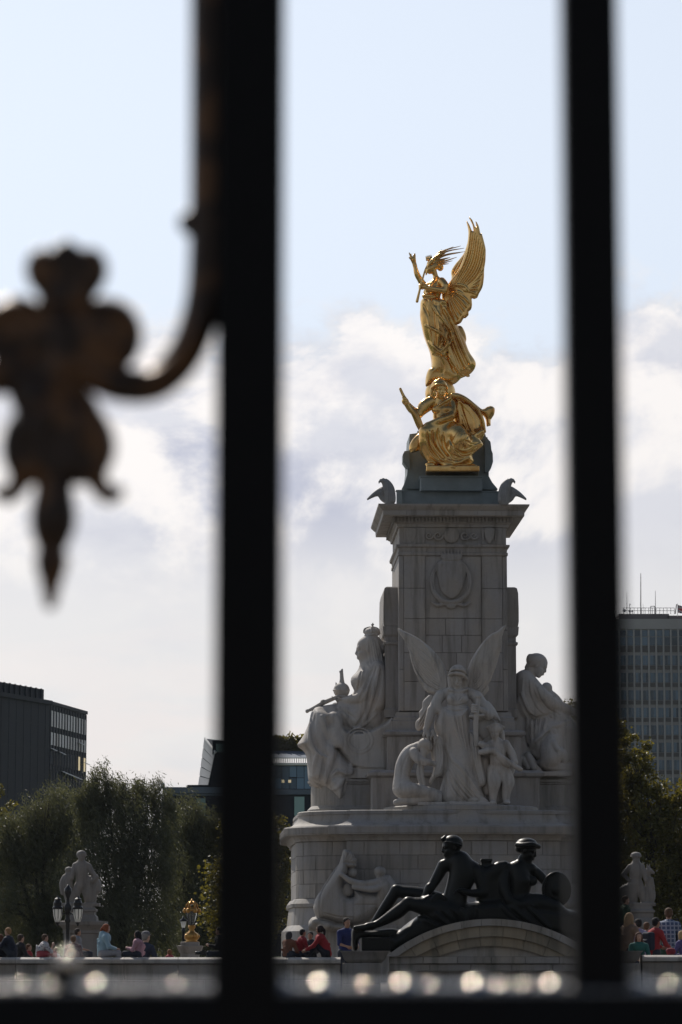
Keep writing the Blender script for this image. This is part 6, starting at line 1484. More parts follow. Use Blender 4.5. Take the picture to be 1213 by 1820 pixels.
def tree(name, label, lobes, base_px, Y, nleaf, lw, ll, mat, droop=0.0, group=None, thick=.28, seed=1, wisps=0):
    g = np.random.default_rng(seed)
    t = thing(name, label, 'tree', (XY(base_px, HZ, Y), Y, 0), 0, group); s = Y / FPX
    Ls = []
    for (px, py, rx_, ry_, dy) in lobes:
        c = W(px, py, Y); Ls.append((np.array([c.x, Y + dy, c.z]), np.array([rx_ * s, rx_ * s * .85, ry_ * s])))
    mb = MB(); b0 = Vector((t.location.x, Y, -.05)); zc = min(l[0][2] for l in Ls)
    fork = Vector((t.location.x + .1, Y, max(1.2, zc * .55)))
    mb.tube([b0, b0.lerp(fork, .5) + Vector((.08, 0, 0)), fork], [thick * 1.25, thick, thick * .85], 9)
    for c, r in Ls:
        e = Vector(c) + Vector((0, 0, r[2] * .5)); m1 = fork.lerp(e, .45) + Vector((g.uniform(-.3, .3), g.uniform(-.3, .3), .25))
        mb.tube([fork, m1, e], [thick * .5, thick * .3, thick * .08], 6)
        for q in range(7):
            d_ = g.normal(size=3); d_ /= np.linalg.norm(d_); d_[2] = abs(d_[2]) * .8
            e2 = Vector(c + d_ * r * .9); mb.tube([m1.lerp(e, g.uniform(.1, .9)), (m1.lerp(e2, .6)), e2], [thick * .16, thick * .1, thick * .03], 4)
    raw_obj('trunk', mb.v, mb.f, M['bark'], t, smooth=True)
    vol = np.array([r[0] * r[2] for c, r in Ls]); cnt = (nleaf * vol / vol.sum()).astype(int); P = []
    for (c, r), n in zip(Ls, cnt):
        # leaf sprays: clump centres near the lobe's surface, leaves scattered round each
        nc = max(8, n // (150 if droop else 60)); d_ = g.normal(size=(nc, 3)); d_ /= np.linalg.norm(d_, axis=1)[:, None]
        rad = g.uniform(.35, 1.06, nc) ** .6; cc = c + d_ * r * rad[:, None]
        k = g.integers(0, nc, n); off = g.normal(size=(n, 3)) * r.min() * .15
        if droop: off[:, 2] = off[:, 2] * 1.5 - np.abs(g.normal(size=n)) * droop
        P.append(cc[k] + off)
    P = np.vstack(P); P = P[P[:, 2] > .3]; n = len(P)
    a = g.normal(size=(n, 3)); a[:, 2] = a[:, 2] * .6 - (1.3 if droop else .2); a /= np.linalg.norm(a, axis=1)[:, None]
    if droop: a[:, 0] += .35
    b_ = g.normal(size=(n, 3)); b_ -= a * (a * b_).sum(1)[:, None]; b_ /= np.linalg.norm(b_, axis=1)[:, None]
    sc = g.uniform(.6, 1.35, n)[:, None]; A = a * ll * sc; Bv = b_ * lw * sc * .5
    V = np.empty((n, 4, 3)); V[:, 0] = P; V[:, 1] = P + A * .45 + Bv; V[:, 2] = P + A; V[:, 3] = P + A * .5 - Bv
    o = raw_obj('crown', V.reshape(-1, 3), np.arange(4 * n).reshape(n, 4), M[mat], t); tag(o, kind='stuff')
    at = o.data.attributes.new('tint', 'FLOAT', 'FACE'); at.data.foreach_set('value', g.beta(1.6, 2.6, n).astype(np.float32))
    return t
WG = 'trees behind the memorial'
tree('willow_tree', 'tallest willow with wispy twin tops directly behind the boy statue', [(186, 1394, 36, 42, 0), (158, 1424, 40, 46, 0), (220, 1412, 38, 38, 0), (252, 1404, 32, 42, 1), (282, 1440, 36, 46, 1), (215, 1480, 80, 70, 0), (180, 1560, 75, 80, -1), (262, 1530, 60, 80, 0), (225, 1640, 90, 60, -1)], 215, 165, 95000, .042, .21, 'willow', .5, WG, .3, 1)
tree('willow_tree', 'broad lower willow below the dark office block at the far left', [(60, 1475, 62, 58, 0), (118, 1440, 56, 54, 1), (90, 1450, 50, 50, -1), (10, 1500, 50, 60, 0), (75, 1560, 85, 80, 0), (20, 1630, 80, 60, -1), (110, 1640, 70, 60, 0)], 75, 168, 80000, .042, .21, 'willow', .5, WG, .3, 2)
tree('willow_tree', 'rounded willow on the right end of the row, left of the gate post', [(330, 1458, 50, 46, 0), (362, 1470, 36, 42, 0), (320, 1530, 55, 70, 0), (365, 1550, 45, 80, 1), (340, 1630, 70, 70, 0), (420, 1620, 60, 80, 2)], 340, 170, 55000, .042, .21, 'willow', .5, WG, .3, 3)
tree('maple_tree', 'yellow green tree tip at the left edge above the willows', [(-6, 1425, 26, 32, 0), (-30, 1480, 50, 60, 0), (-40, 1580, 60, 100, 0)], -30, 180, 7000, .16, .2, 'plane', 0, WG, .25, 4)
tree('plane_tree', 'yellowing broad tree in front of the concrete tower at right', [(1128, 1360, 34, 52, 0), (1150, 1430, 46, 60, 0), (1110, 1440, 50, 80, 1), (1200, 1480, 60, 75, 0), (1240, 1440, 50, 60, 1), (1160, 1540, 80, 90, 0), (1225, 1600, 80, 90, 0), (1120, 1620, 70, 80, 1)], 1160, 150, 42000, .13, .17, 'plane', 0, WG, .32, 5)
tree('plane_tree', 'large dark tree half hidden behind the right gate bar and the mother statue', [(1030, 1300, 46, 60, 2), (1075, 1330, 45, 70, 2), (1000, 1380, 40, 70, 3), (1060, 1430, 70, 90, 2), (1040, 1560, 90, 100, 2)], 1050, 158, 26000, .13, .17, 'plane', 0, WG, .32, 6)
tree('plane_tree', 'dark tree in the gap between the gate post and the podium', [(450, 1500, 58, 55, 0), (485, 1530, 40, 75, 0), (440, 1600, 80, 90, 0)], 450, 150, 16000, .13, .17, 'plane', 0, WG, .28, 7)
# shrubbery masses closing the park behind
for i, (x0, lab) in enumerate(((-40, 'dark shrubbery behind people at the far left end of the wall'), (150, 'dark shrubbery behind the boy statue pier'), (330, 'dark shrubbery behind the gilded lamp'), (1200, 'dark shrubbery behind the standing crowd at right'))):
    tree('shrub', lab, [(x0, 1650, 95, 50, 0), (x0 + 70, 1640, 80, 55, 1), (x0 - 60, 1660, 70, 45, 1)], x0, 176 + i, 9000, .1, .2, 'willow', .2, 'shrubs behind the wall', .1, 20 + i)
g_ = np.random.default_rng(5)
t = thing('roof_garden', 'strip of scrubby planting along the glazed wing roof', 'plants', P2(540, 1337, 316))
mb = MB(); mb.hexa([P2(470, 1338, 316), P2(640, 1338, 316), P2(640, 1338, 322), P2(470, 1338, 322), P2(470, 1316, 316), P2(640, 1316, 316), P2(640, 1316, 322), P2(470, 1316, 322)]); raw_obj('bed', mb.v, mb.f, M['roofhedge'], t)
n = 5000; c = np.stack([g_.uniform(470, 640, n), g_.uniform(1312.5, 1338, n), g_.uniform(-.6, 0, n)], 1); Pp = Wn(c, 316, 1.0); d_ = g_.normal(size=(n, 2, 3)) * .22
V = np.stack([Pp, Pp + d_[:, 0], Pp + d_[:, 0] + d_[:, 1] * .6, Pp + d_[:, 1] * .6], 1)
o = raw_obj('foliage', V.reshape(-1, 3), np.arange(4 * n).reshape(n, 4), M['plane'], t); tag(o, kind='stuff'); o.data.attributes.new('tint', 'FLOAT', 'FACE').data.foreach_set('value', g_.uniform(0, .7, n).astype(np.float32))

# ------------------------------------------------------------------ lamps
m, t, b = new_mat('frosted_lantern_glass'); M['frost'] = m
b.inputs['Base Color'].default_value = (.82, .82, .8, 1); b.inputs['Roughness'].default_value = .35; b.inputs['Subsurface Weight'].default_value = 0
tr = N(t, 'ShaderNodeBsdfTranslucent'); tr.inputs[0].default_value = (.85, .85, .83, 1); mx = N(t, 'ShaderNodeMixShader'); mx.inputs[0].default_value = .75
t.links.new(b.outputs[0], mx.inputs[1]); t.links.new(tr.outputs[0], mx.inputs[2]); t.links.new(mx.outputs[0], t.nodes['Material Output'].inputs[0])
m, t, b = new_mat('clear_lantern_glass'); M['clear'] = m
b.inputs['Base Color'].default_value = (.7, .72, .72, 1); b.inputs['Roughness'].default_value = .03; b.inputs['Transmission Weight'].default_value = .85; b.inputs['IOR'].default_value = 1.1
M['blackmetal'] = plain('black_lamp_metal', (0.012, 0.012, 0.014), .35, .2, .3, 30)
YL = 120; sL = YL / FPX
def lamp_at(px, py): return Vector((XY(px, py, YL), YL, ZY(py, YL)))
t = thing('street_lamp', 'black twin lantern street lamp with white glass, in front of the boy statue', 'street lamp', (XY(120, HZ, YL), YL, 0))
zb_ = lambda py: ZY(py, YL)
MB().lathe([(.30, 0), (.30, .25), (.2, .4), (.17, .9), (.12, 1.0), (.1, 1.2), (.12, zb_(1690)), (.09, zb_(1688)), (.085, zb_(1640)), (.13, zb_(1636)), (.09, zb_(1632)), (.085, zb_(1620)), (.14, zb_(1618)), (.15, zb_(1611)), (.08, zb_(1606)), (.06, zb_(1596)), (.1, zb_(1592)), (.15, zb_(1586)), (.15, zb_(1580)), (.07, zb_(1576)), (.03, zb_(1572))], n=14).build('post', M['blackmetal'], t, smooth=True)
for sg in (-1, 1):
    pts = [Vector((sg * r_, 0, zb_(y))) for r_, y in ((.05, 1622), (.2, 1625), (.32, 1616), (.34, 1606), (.30, 1600), (.39, 1597))]
    MB().tube(pts, .035, 7).build('arm', M['blackmetal'], t, smooth=True)
    lx = sg * 17.8 * sL
    body = MB().lathe([(.04, zb_(1642)), (.10, zb_(1639)), (.17, zb_(1628)), (.19, zb_(1618)), (.185, zb_(1614))], n=14).build('lantern', M['frost'], t, smooth=True); body.location.x = lx
    mb = MB().lathe([(.2, zb_(1616)), (.205, zb_(1613)), (.16, zb_(1610)), (.17, zb_(1605)), (.12, zb_(1600)), (.14, zb_(1598)), (.05, zb_(1595)), (.02, zb_(1592))], n=12)
    for k in range(8):
        a = math.pi / 4 * k + .2; mb.tube([(.195 * math.cos(a), .195 * math.sin(a), zb_(1614)), (.175 * math.cos(a), .175 * math.sin(a), zb_(1628)), (.06 * math.cos(a), .06 * math.sin(a), zb_(1641))], .013, 4)
    mb.lathe([(.03, zb_(1646)), (.05, zb_(1643)), (.11, zb_(1639)), (.05, zb_(1641))], n=10); mb.build('lantern_frame', M['blackmetal'], body, smooth=False)
YL2 = 104
zb_ = lambda py: ZY(py, YL2); s2 = YL2 / FPX
t = thing('gilded_lamp', 'gilded crowned lantern with clear glass on a stone pier left of the gate post', 'lamp', (XY(341, HZ, YL2), YL2, 0))
MB().lathe([(14 * s2, zb_(1674)), (9 * s2, zb_(1672)), (13 * s2, zb_(1668)), (12 * s2, zb_(1660)), (6 * s2, zb_(1656)), (4 * s2, zb_(1652)), (7 * s2, zb_(1648)), (6 * s2, zb_(1644))], n=14).build('base', M['oldgold'], t, smooth=True)
for k in range(5): o = MB().lathe([(.001, -.07), (.05, -.05), (.075, 0), (.05, .05), (.001, .07)], n=8).build('gilt_boss', M['oldgold'], t, smooth=True); a = k * 1.257; o.location = (11 * s2 * math.cos(a), 11 * s2 * math.sin(a), zb_(1664))
g2 = MB().lathe([(5 * s2, zb_(1644)), (7 * s2, zb_(1636)), (9.5 * s2, zb_(1626)), (10 * s2, zb_(1619))], n=8).build('lantern_glass', M['clear'], t)
mb = MB()
for k in range(8):
    a = math.pi / 4 * k; mb.tube([(5 * s2 * math.cos(a), 5 * s2 * math.sin(a), zb_(1644)), (9.5 * s2 * math.cos(a), 9.5 * s2 * math.sin(a), zb_(1626)), (10 * s2 * math.cos(a), 10 * s2 * math.sin(a), zb_(1618))], .016, 5)
mb.build('glazing_bars', M['blackmetal'], t)
MB().lathe([(10.5 * s2, zb_(1620)), (12 * s2, zb_(1617)), (9 * s2, zb_(1614)), (8 * s2, zb_(1612))], n=14).build('gilt_band', M['oldgold'], t, smooth=True)
for k in range(6):
    a = k * math.pi / 3; c_, s_ = math.cos(a), math.sin(a)
    MB().tube([(10 * s2 * c_, 10 * s2 * s_, zb_(1616)), (9.5 * s2 * c_, 9.5 * s2 * s_, zb_(1608)), (5 * s2 * c_, 5 * s2 * s_, zb_(1603)), (0, 0, zb_(1606))], [.03, .035, .03, .02], 6).build('crown_rib', M['oldgold'], t, smooth=True)
    o = MB().lathe([(.001, -.08), (.06, -.05), (.08, .0), (.05, .06), (.001, .1)], n=8).build('gilt_leaf', M['oldgold'], t, smooth=True); o.location = (12.5 * s2 * c_, 12.5 * s2 * s_, zb_(1619))
MB().lathe([(.02, zb_(1607)), (.08, zb_(1605)), (.09, zb_(1602)), (.04, zb_(1600)), (.01, zb_(1597))], n=10).build('finial', M['oldgold'], t, smooth=True)
t2 = thing('lamp_pier', 'squat pale stone pier with moulded cap under the gilded lamp', 'pedestal', (XY(338, HZ, YL2), YL2, 0))
h_ = 20 * s2
MB().sweep(rect(h_ * .8, h_ * .8), [(.1, 0), (.1, .4), (0, .5), (0, zb_(1695)), (.05, zb_(1692)), (.12, zb_(1683)), (.13, zb_(1681)), (.0, zb_(1680.5)), (0, zb_(1674.5)), (-.02, zb_(1674))]).build('shaft', M['pylon'], t2, auto=30)
YL3 = 140; zb_ = lambda py: ZY(py, YL3); s3 = YL3 / FPX
t = thing('street_lamp', 'small distant black lamp with one lantern just left of the gilded lamp', 'street lamp', (XY(326, HZ, YL3), YL3, 0))
MB().lathe([(.2, 0), (.12, .5), (.07, 1.0), (.06, zb_(1656)), (.1, zb_(1653)), (.04, zb_(1649))], n=10).build('post', M['blackmetal'], t, smooth=True)
MB().lathe([(.07, zb_(1649)), (.14, zb_(1638)), (.135, zb_(1637))], n=8).build('lantern', M['frost'], t)
MB().lathe([(.19, zb_(1637.5)), (.17, zb_(1635)), (.06, zb_(1632)), (.03, zb_(1628))], n=10).build('lantern_cap', M['blackmetal'], t, smooth=True)

# ------------------------------------------------------------------ the air
hm = bpy.data.materials.new('haze_air'); hm.use_nodes = True; ht = hm.node_tree; ht.nodes.clear()
pv = N(ht, 'ShaderNodeVolumePrincipled'); pv.inputs['Density'].default_value = 0.00005; pv.inputs['Color'].default_value = (.80, .90, 1, 1); pv.inputs['Anisotropy'].default_value = 0.0
ho = N(ht, 'ShaderNodeOutputMaterial'); ht.links.new(pv.outputs[0], ho.inputs['Volume'])
mb = MB().box((-1520, -215, -1.1), (1520, 2520, 84)); hz_ = mb.build('haze', hm); tag(hz_, kind='stuff')
# ------------------------------------------------------------------ people
CM = {}
def cloth(col, kind='plain'):
    key = (col, kind)
    if key in CM: return CM[key]
    m, t, b = new_mat('cloth_%d' % len(CM)); p = objcoord(t); n = NOISE(t, p, 9, 4, .6); c0 = tuple(x * .75 for x in col) + (1,); c1 = tuple(min(1, x * 1.2) for x in col) + (1,)
    c = MIX(t, n, c0, c1)
    if kind == 'check':
        w = N(t, 'ShaderNodeSeparateXYZ'); t.links.new(p, w.inputs[0]); f = 62.0
        a = MATH(t, 'GREATER_THAN', MATH(t, 'SINE', MATH(t, 'MULTIPLY', w.outputs[0], f)), .55); bb = MATH(t, 'GREATER_THAN', MATH(t, 'SINE', MATH(t, 'MULTIPLY', w.outputs[2], f)), .55)
        c = MIX(t, MATH(t, 'MULTIPLY', MATH(t, 'MAXIMUM', a, bb), .6), c, (.45, .48, .55, 1))
    if kind == 'floral':
        v = N(t, 'ShaderNodeTexVoronoi'); v.inputs['Scale'].default_value = 26; t.links.new(p, v.inputs['Vector'])
        c = MIX(t, SMOOTH(t, v.outputs['Distance'], .42, .28), c, (.16, .12, .15, 1))
    t.links.new(c, b.inputs['Base Color']); b.inputs['Roughness'].default_value = .85; bump(t, b, NOISE(t, p, 22, 3, .6), .5, .01)
    CM[key] = m; return m
def skin(col):
    key = ('skin', col)
    if key not in CM:
        m, t, b = new_mat('skin_%d' % len(CM)); n = NOISE(t, objcoord(t), 18, 3, .5); t.links.new(MIX(t, n, tuple(x * .85 for x in col) + (1,), (*col, 1)), b.inputs['Base Color']); b.inputs['Roughness'].default_value = .5; CM[key] = m
    return CM[key]
FAIR, TAN, BROWN = (.48, .29, .21), (.36, .20, .13), (.16, .085, .05)
def person(label, px, py, Y, yaw, sit, shirt, trousers=(.03, .035, .05), hair=(.04, .025, .018), skincol=FAIR, style='short', lean=0.1, arms='lap', size=1.0, look=None, kind='plain', sleeve='long', seat=None, tilt=0.0, extra=None, group='people around the memorial wall'):
    hc = W(px, py, Y); ya = R(yaw); f = np.array([math.sin(ya), 0, math.cos(ya)]); rgt = np.array([math.cos(ya), 0, -math.sin(ya)]); u = np.array([0, -1.0, 0])
    lk = f if look is None else np.array([math.sin(R(look)), 0, math.cos(R(look))])
    base = (seat if seat is not None else (zw if sit else .655)); H = hc.z - base
    s = (H / .80) if sit else (H / 1.60); k_ = min(max(s, .72), 1.12) * size if sit else s * size
    hd = np.array([0.0, 0.0, 0.0])                                   # head centre is the local origin
    P0 = lambda fo, ri, up: f * fo * k_ + rgt * ri * k_ + u * up        # offsets from the seat point
    seatp = -f * lean * 1.0 * k_ + np.array([0, H, 0.0])              # directly beneath the head, moved back by the lean
    hip = seatp + u * (.10 * k_ if sit else .88 * s)
    neck = hd + u * -.17 * k_ - f * .03 * k_; sh = neck + u * -.05 * k_
    mid = (hip + sh) * .5 - f * .03 * k_
    e1 = lambda sg, sp=.19: sh + rgt * sg * sp * k_ + u * -.02 * k_
    A = {}
    for sg in (-1, 1):
        S0 = e1(sg)
        if arms == 'lap': E = S0 + f * .10 * k_ + rgt * sg * .06 * k_ - u * .27 * k_; Hd = E + f * .20 * k_ - rgt * sg * .10 * k_ - u * .06 * k_
        elif arms == 'chin': E = S0 + f * .22 * k_ + rgt * sg * .02 * k_ - u * .20 * k_; Hd = E + f * .05 * k_ - rgt * sg * .12 * k_ + u * .20 * k_
        elif arms == 'phone': E = S0 + f * .10 * k_ + rgt * sg * .04 * k_ - u * .25 * k_; Hd = E + f * .22 * k_ - rgt * sg * .13 * k_ + u * .06 * k_
        elif arms == 'prop': E = S0 - f * .10 * k_ + rgt * sg * .08 * k_ - u * .26 * k_; Hd = E - f * .04 * k_ + rgt * sg * .03 * k_ - u * .24 * k_
        elif arms == 'reach': E = S0 + f * .16 * k_ + rgt * sg * .04 * k_ - u * .22 * k_; Hd = E + f * .22 * k_ - u * .12 * k_
        else: E = S0 + rgt * sg * .05 * k_ - u * .29 * k_ - f * .02 * k_; Hd = E + f * .06 * k_ - u * .25 * k_
        A[sg] = (S0, E, Hd)
    Lg = {}
    for sg in (-1, 1):
        h0 = hip + rgt * sg * .095 * k_
        if sit: K = h0 + f * .43 * k_ + u * .02 * k_ + rgt * sg * .04 * k_; Ft = K + f * (.10 if sg > 0 else .02) * k_ - u * .43 * k_; 
        else: K = h0 - u * .42 * s + f * .03; Ft = h0 - u * (.86 * s) + f * -.02
        if sit and arms == 'reach' or sit and extra == 'crouch': K = h0 + f * .30 * k_ + u * .26 * k_; Ft = h0 + f * .46 * k_ - u * .06 * k_
        Lg[sg] = (h0, K, Ft)
    pts = np.array([hd, hip, seatp] + [p for v in A.values() for p in v] + [p for v in Lg.values() for p in v]); lo = pts.min(0) - .26; hi = pts.max(0) + .26
    hgt = .235 * k_
    def mk(h=.0125): S = Sculpt(lo, hi, h); S.k = .03; return S
    def tobj(S, name, mat, parent):
        V, Q = S.mesh(); Wd = np.stack([V[:, 0] + hc.x, V[:, 2] + hc.y, -V[:, 1] + hc.z], 1); return raw_obj(name, Wd, Q, mat, parent, smooth=True)
    def torso(S, g): S.chain([hip, mid, sh - u * .06 * k_], [.145 * k_ + g, .135 * k_ + g, .145 * k_ + g], k=.06); S.chain([e1(-1, .16), sh, e1(1, .16)], [.07 * k_ + g, .085 * k_ + g, .07 * k_ + g], k=.06)
    def arm(S, sg, g, to=1.0):
        S0, E, Hd = A[sg]; S.cap(S0, E, .055 * k_ + g, .043 * k_ + g); 
        if to > .5: S.cap(E, E + (Hd - E) * (to if to < 1 else .94), .044 * k_ + g, .030 * k_ + g)
    def legs(S, g, end=1.0):
        for sg in (-1, 1):
            h0, K, Ft = Lg[sg]; S.chain([h0, K], [.088 * k_ + g, .062 * k_ + g], k=.05); S.cap(K, K + (Ft - K) * end, .058 * k_ + g, .04 * k_ + g)
    def shoe(S):
        for sg in (-1, 1): h0, K, Ft = Lg[sg]; S.cap(Ft + f * -.04, Ft + f * .14 * k_, .05 * k_, .038 * k_)
    t = thing('person', label, 'person', (hc.x - f[0] * lean, hc.y - f[2] * lean, base), 0, group)
    S = mk(); torso(S, -.02); legs(S, -.015)
    for sg in (-1, 1): arm(S, sg, -.006)
    S.cap(sh, hd + u * -.07 * k_, .058 * k_, .052 * k_)
    up = np.array([0, -1.0, 0]) + lk * tilt; head(S, hd, hgt, lk, up)
    for sg in (-1, 1):
        S0, E, Hd = A[sg]; hand(S, E + (Hd - E) * .95, Hd - E, -rgt * sg if arms not in ('prop',) else u, .17 * k_, .5, thumb=sg)
    tobj(S, 'body', skin(skincol), t)
    S = mk(); torso(S, .012)
    for sg in (-1, 1): arm(S, sg, .012, .93 if sleeve == 'long' else .3)
    if style == 'hood': S.chain([neck - f * .09 * k_ + u * .02, neck - f * .11 * k_ - u * .06], [.085 * k_, .08 * k_], k=.05)
    for _ in range(6): q_ = rng.uniform(-1, 1, 3); c_ = mid + rgt * q_[0] * .13 * k_ + u * q_[1] * .14; S.cap(c_ - f * .15 * k_, c_ - f * .14 * k_ + rgt * q_[2] * .08 - u * .06, .02, .014, k=.03)
    shirt_o = tobj(S, 'jacket' if sleeve == 'long' else 'shirt', cloth(shirt, kind), t)
    S = mk(.014); S.chain([hip + u * .03, hip - u * .02], [.15 * k_, .15 * k_]); legs(S, .014, .94); tobj(S, 'trousers', cloth(trousers), t)
    S = mk(.016); shoe(S); tobj(S, 'shoes', cloth((.02, .02, .02)), t)
    r, uu, ff = basis(lk, up); Hh = hgt; Q_ = lambda a, b_, d_: hd + Hh * (a * r + b_ * uu + d_ * ff); rot = np.stack([r, uu, ff])
    if style != 'bald':
        S = mk(.010); S.k = .02
        S.ell(Q_(0, .19, -.09), (.375 * Hh, .36 * Hh, .41 * Hh), rot); S.ell(Q_(0, -.02, -.22), (.33 * Hh, .34 * Hh, .27 * Hh), rot)
        if style in ('long', 'ponytail', 'bob', 'hood'):
            for sg in (-1, 1): S.ell(Q_(.30 * sg, -.05, -.02), (.12 * Hh, .36 * Hh, .22 * Hh), rot)
        if style == 'long': S.chain([Q_(0, 0, -.3), Q_(0, -.5, -.35), Q_(0, -1.0, -.36), Q_(0, -1.35, -.3)], [.33 * Hh, .34 * Hh, .33 * Hh, .2 * Hh]); S.chain([Q_(.3, -.1, -.05), Q_(.34, -.6, 0), Q_(.3, -1.0, .05)], [.13 * Hh, .14 * Hh, .08 * Hh]); S.chain([Q_(-.3, -.1, -.05), Q_(-.34, -.6, 0), Q_(-.3, -1.0, .05)], [.13 * Hh, .14 * Hh, .08 * Hh])
        if style == 'bob': S.chain([Q_(0, 0, -.25), Q_(0, -.42, -.25)], [.38 * Hh, .36 * Hh])
        if style in ('ponytail', 'hood'): S.chain([Q_(0, .1, -.45), Q_(0, -.1, -.62), Q_(0, -.55, -.62), Q_(0, -.85, -.55)], [.14 * Hh, .15 * Hh, .14 * Hh, .05 * Hh])
        S.ell(Q_(0, -.10, .42), (.26 * Hh, .33 * Hh, .34 * Hh), rot, .02, 's')
        tobj(S, 'hair', cloth(hair), t)
    if style == 'cap':
        S = mk(.010); S.k = .01; S.ell(Q_(0, .26, -.04), (.39 * Hh, .30 * Hh, .44 * Hh), rot); S.cap(Q_(0, .2, .3), Q_(0, .17, .6), .16 * Hh, .13 * Hh, flat=(uu, 4)); tobj(S, 'cap', cloth((.12, .12, .13)), t)
    if extra == 'backpack':
        S = mk(.014); c_ = sh - f * .22 * k_ - u * .22; S.box(c_, (.15, .22, .10), .06, np.stack([rgt, u, f])); S.box(c_ - f * .1 - u * .06, (.11, .1, .05), .03, np.stack([rgt, u, f])); tobj(S, 'backpack', cloth((.02, .025, .045)), t)
    return t, A, hc
S71 = 71.28
person('person at the far left edge with long brown hair in dark clothes', 0, 1667, 71.5, -60, True, (.03, .03, .035), hair=(.10, .04, .02), style='long')
person('sandy haired man in a navy polo shirt leaning forward at far left', 14, 1656, S71, -70, True, (.016, .02, .035), hair=(.30, .17, .08), lean=.16, arms='reach', size=1.05, sleeve='short', trousers=(.025, .03, .04))
person('dark haired man in black just right of the navy polo man', 38, 1668, 73, 60, True, (.012, .012, .014), seat=1.25, lean=.05)
person('small child in a red top behind the wall left of the floral shirt', 52, 1684, 73.4, 100, True, (.30, .03, .03), hair=(.12, .06, .03), seat=1.0, size=.8)
person('hunched man in a white floral shirt and red shorts with hand on chin', 81, 1667, S71, 80, True, (.50, .49, .48), trousers=(.33, .06, .07), hair=(.09, .05, .03), kind='floral', lean=.15, arms='chin', sleeve='short')
person('small child in a white shirt right of the floral shirt man', 99, 1690, 73.2, 30, True, (.55, .53, .52), hair=(.2, .1, .05), seat=1.1, size=.72)
person('dark haired man in a grey T-shirt sitting behind the lamp post', 139, 1657, 71.9, 75, True, (.20, .20, .21), hair=(.03, .02, .016), skincol=TAN, sleeve='short', lean=.05)
person('broad person in a maroon shirt seen from behind, bent forward', 131, 1670, S71, 5, True, (.065, .012, .018), hair=(.16, .09, .05), lean=.28, arms='lap', size=1.05, sleeve='short', trousers=(.16, .05, .05), tilt=.5)
person('red haired woman in a pale blue hooded sweatshirt sitting in profile', 190, 1650, S71, 88, True, (.30, .43, .49), trousers=(.30, .29, .30), hair=(.26, .075, .03), style='hood', arms='lap', lean=.1)
person('black haired woman in a pink top facing left on the wall', 244, 1661, S71, -75, True, (.42, .24, .28), hair=(.012, .01, .012), style='long', arms='phone', skincol=TAN, lean=.06)
person('grey haired man in a cap and navy jacket behind the pink top woman', 260, 1665, 73.5, 40, True, (.022, .03, .055), hair=(.22, .21, .20), style='cap', seat=1.05)
person('child with brown hair in a red jacket low behind the wall', 301, 1692, 74.5, -60, True, (.34, .05, .06), hair=(.22, .10, .04), style='bob', seat=1.0, size=.75)
tt_, A_, hc_ = person('dark silhouetted photographer beside the gate post holding a camera', 389, 1655, 71.5, -95, True, (.008, .008, .009), hair=(.01, .01, .01), arms='phone', lean=.14)
cp = (A_[-1][2] + A_[1][2]) / 2; cw = Vector((hc_.x + cp[0], hc_.y + cp[2], hc_.z - cp[1]))
cw = W(362, 1694, 71.35)
t = thing('camera', 'black camera with a lens held out by the photographer near the post', 'camera', cw)
MB().box((-.07, -.035, -.05), (.07, .035, .05)).build('camera_body', M['blackmetal'], t); MB().box((-.03, -.03, .05), (.03, .03, .075)).build('viewfinder', M['blackmetal'], t)
o = MB().lathe([(.04, 0), (.045, .03), (.04, .09), (.045, .12), (.035, .121)], n=14).build('lens', M['blackmetal'], t, smooth=True); o.rotation_euler = (0, R(-90), 0); o.location = (-.07, 0, 0)
person('person with a dark grey bob and rust brown top by the gate post', 515, 1662, S71, 40, True, (.17, .065, .035), hair=(.045, .042, .045), style='bob', skincol=TAN, arms='lap')
person('black haired boy in a red T-shirt in the huddle', 539, 1658, 71.5, 70, True, (.24, .02, .025), hair=(.012, .01, .01), skincol=TAN, sleeve='short', arms='phone', lean=.1)
person('dark haired person facing out between the two red tops', 552, 1663, 72.0, 195, True, (.03, .03, .04), hair=(.015, .012, .012), skincol=TAN, seat=1.35, arms='phone')
person('woman in a red sweater with a dark ponytail, knees drawn up', 568, 1652, S71, -82, True, (.29, .018, .022), trousers=(.012, .013, .02), hair=(.02, .012, .012), skincol=TAN, style='ponytail', lean=.20, arms='reach', size=1.02, tilt=.25)
person('man in a royal blue T-shirt standing by the bronze feet', 617, 1640, 75.5, 150, False, (.016, .025, .11), hair=(.02, .015, .012), skincol=TAN, sleeve='short', arms='lap')
BL = thing('step_block', 'low stone step block behind the crowd at right', 'block', (XY(1112, HZ, 84), 84, .65)); MB().box((-.6, -.5, 0), (.6, .6, .74)).build('step', M['wallstone'], BL)
person('man in a green jacket standing highest, beside the right gate bar', 1113, 1600, 84, 90, False, (.02, .06, .03), hair=(.06, .035, .02), seat=1.40, arms='side')
person('blonde woman in a tan coat standing by the right gate bar', 1120, 1632, 73.5, 50, False, (.24, .16, .115), hair=(.42, .28, .16), style='long')
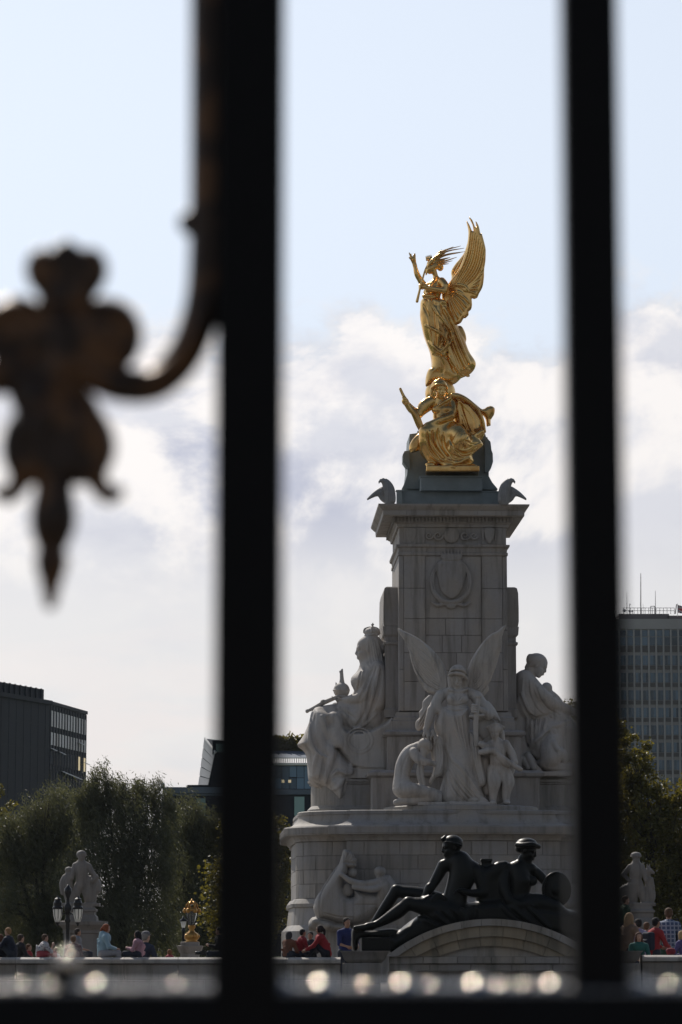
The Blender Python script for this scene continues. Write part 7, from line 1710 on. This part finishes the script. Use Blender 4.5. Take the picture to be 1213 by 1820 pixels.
person('dark haired person in a lilac top behind the blonde woman', 1134, 1642, 76, -30, False, (.28, .24, .36), hair=(.02, .015, .013))
person('woman in a teal jacket with long brown hair tipping her face up', 1136, 1665, 72.4, 178, True, (.02, .11, .095), hair=(.075, .03, .018), style='long', seat=1.2, tilt=-.25)
person('brown haired child in dark red between the teal and red tops', 1150, 1647, 77, 20, False, (.11, .02, .03), hair=(.12, .06, .03), size=.95)
person('black haired person in a red top carrying a navy backpack', 1167, 1640, 73.8, 55, False, (.31, .025, .03), hair=(.01, .009, .01), extra='backpack', skincol=TAN)
person('tall man in a blue checked shirt seen from behind at right', 1189, 1624, 74.5, 8, False, (.06, .09, .17), trousers=(.02, .07, .05), hair=(.10, .055, .03), kind='check', arms='side', skincol=TAN)
person('person with blonde hair and a purple top at the right edge', 1211, 1662, 71.9, -50, True, (.07, .06, .17), hair=(.38, .26, .13), style='long', arms='lap', seat=1.3)
t = thing('shoulder_bag', 'dark shoulder bag hanging at the checked shirt man right side', 'bag', W(1203, 1668, 74.6))
S = Sculpt((-.2, -.4, -.15), (.2, .4, .15), .016); S.box((0, 0, 0), (.11, .17, .06), .03); S.chain([(-.08, -.12, 0), (-.06, -.36, 0), (.04, -.36, 0), (.09, -.12, 0)], [.016] * 4)
V, Q = S.mesh(); c_ = W(1203, 1660, 74.45); raw_obj('bag', np.stack([V[:, 0] + c_.x, V[:, 2] + c_.y, -V[:, 1] + c_.z], 1), Q, cloth((.012, .014, .02)), t, smooth=True)
t = thing('red_bag', 'crumpled dark red bag on the wall at the right', 'bag', W(1190, 1697, 71.2))
S = Sculpt((-.24, -.2, -.15), (.24, .12, .15), .012); S.k = .04
for _ in range(7): S.ell((rng.uniform(-.12, .12), rng.uniform(-.06, .04), rng.uniform(-.04, .04)), (.07, .06, .06))
V, Q = S.mesh(); c_ = W(1190, 1693.5, 71.2); raw_obj('bag', np.stack([V[:, 0] + c_.x, V[:, 2] + c_.y, -V[:, 1] + c_.z], 1), Q, cloth((.2, .02, .03)), t, smooth=True)
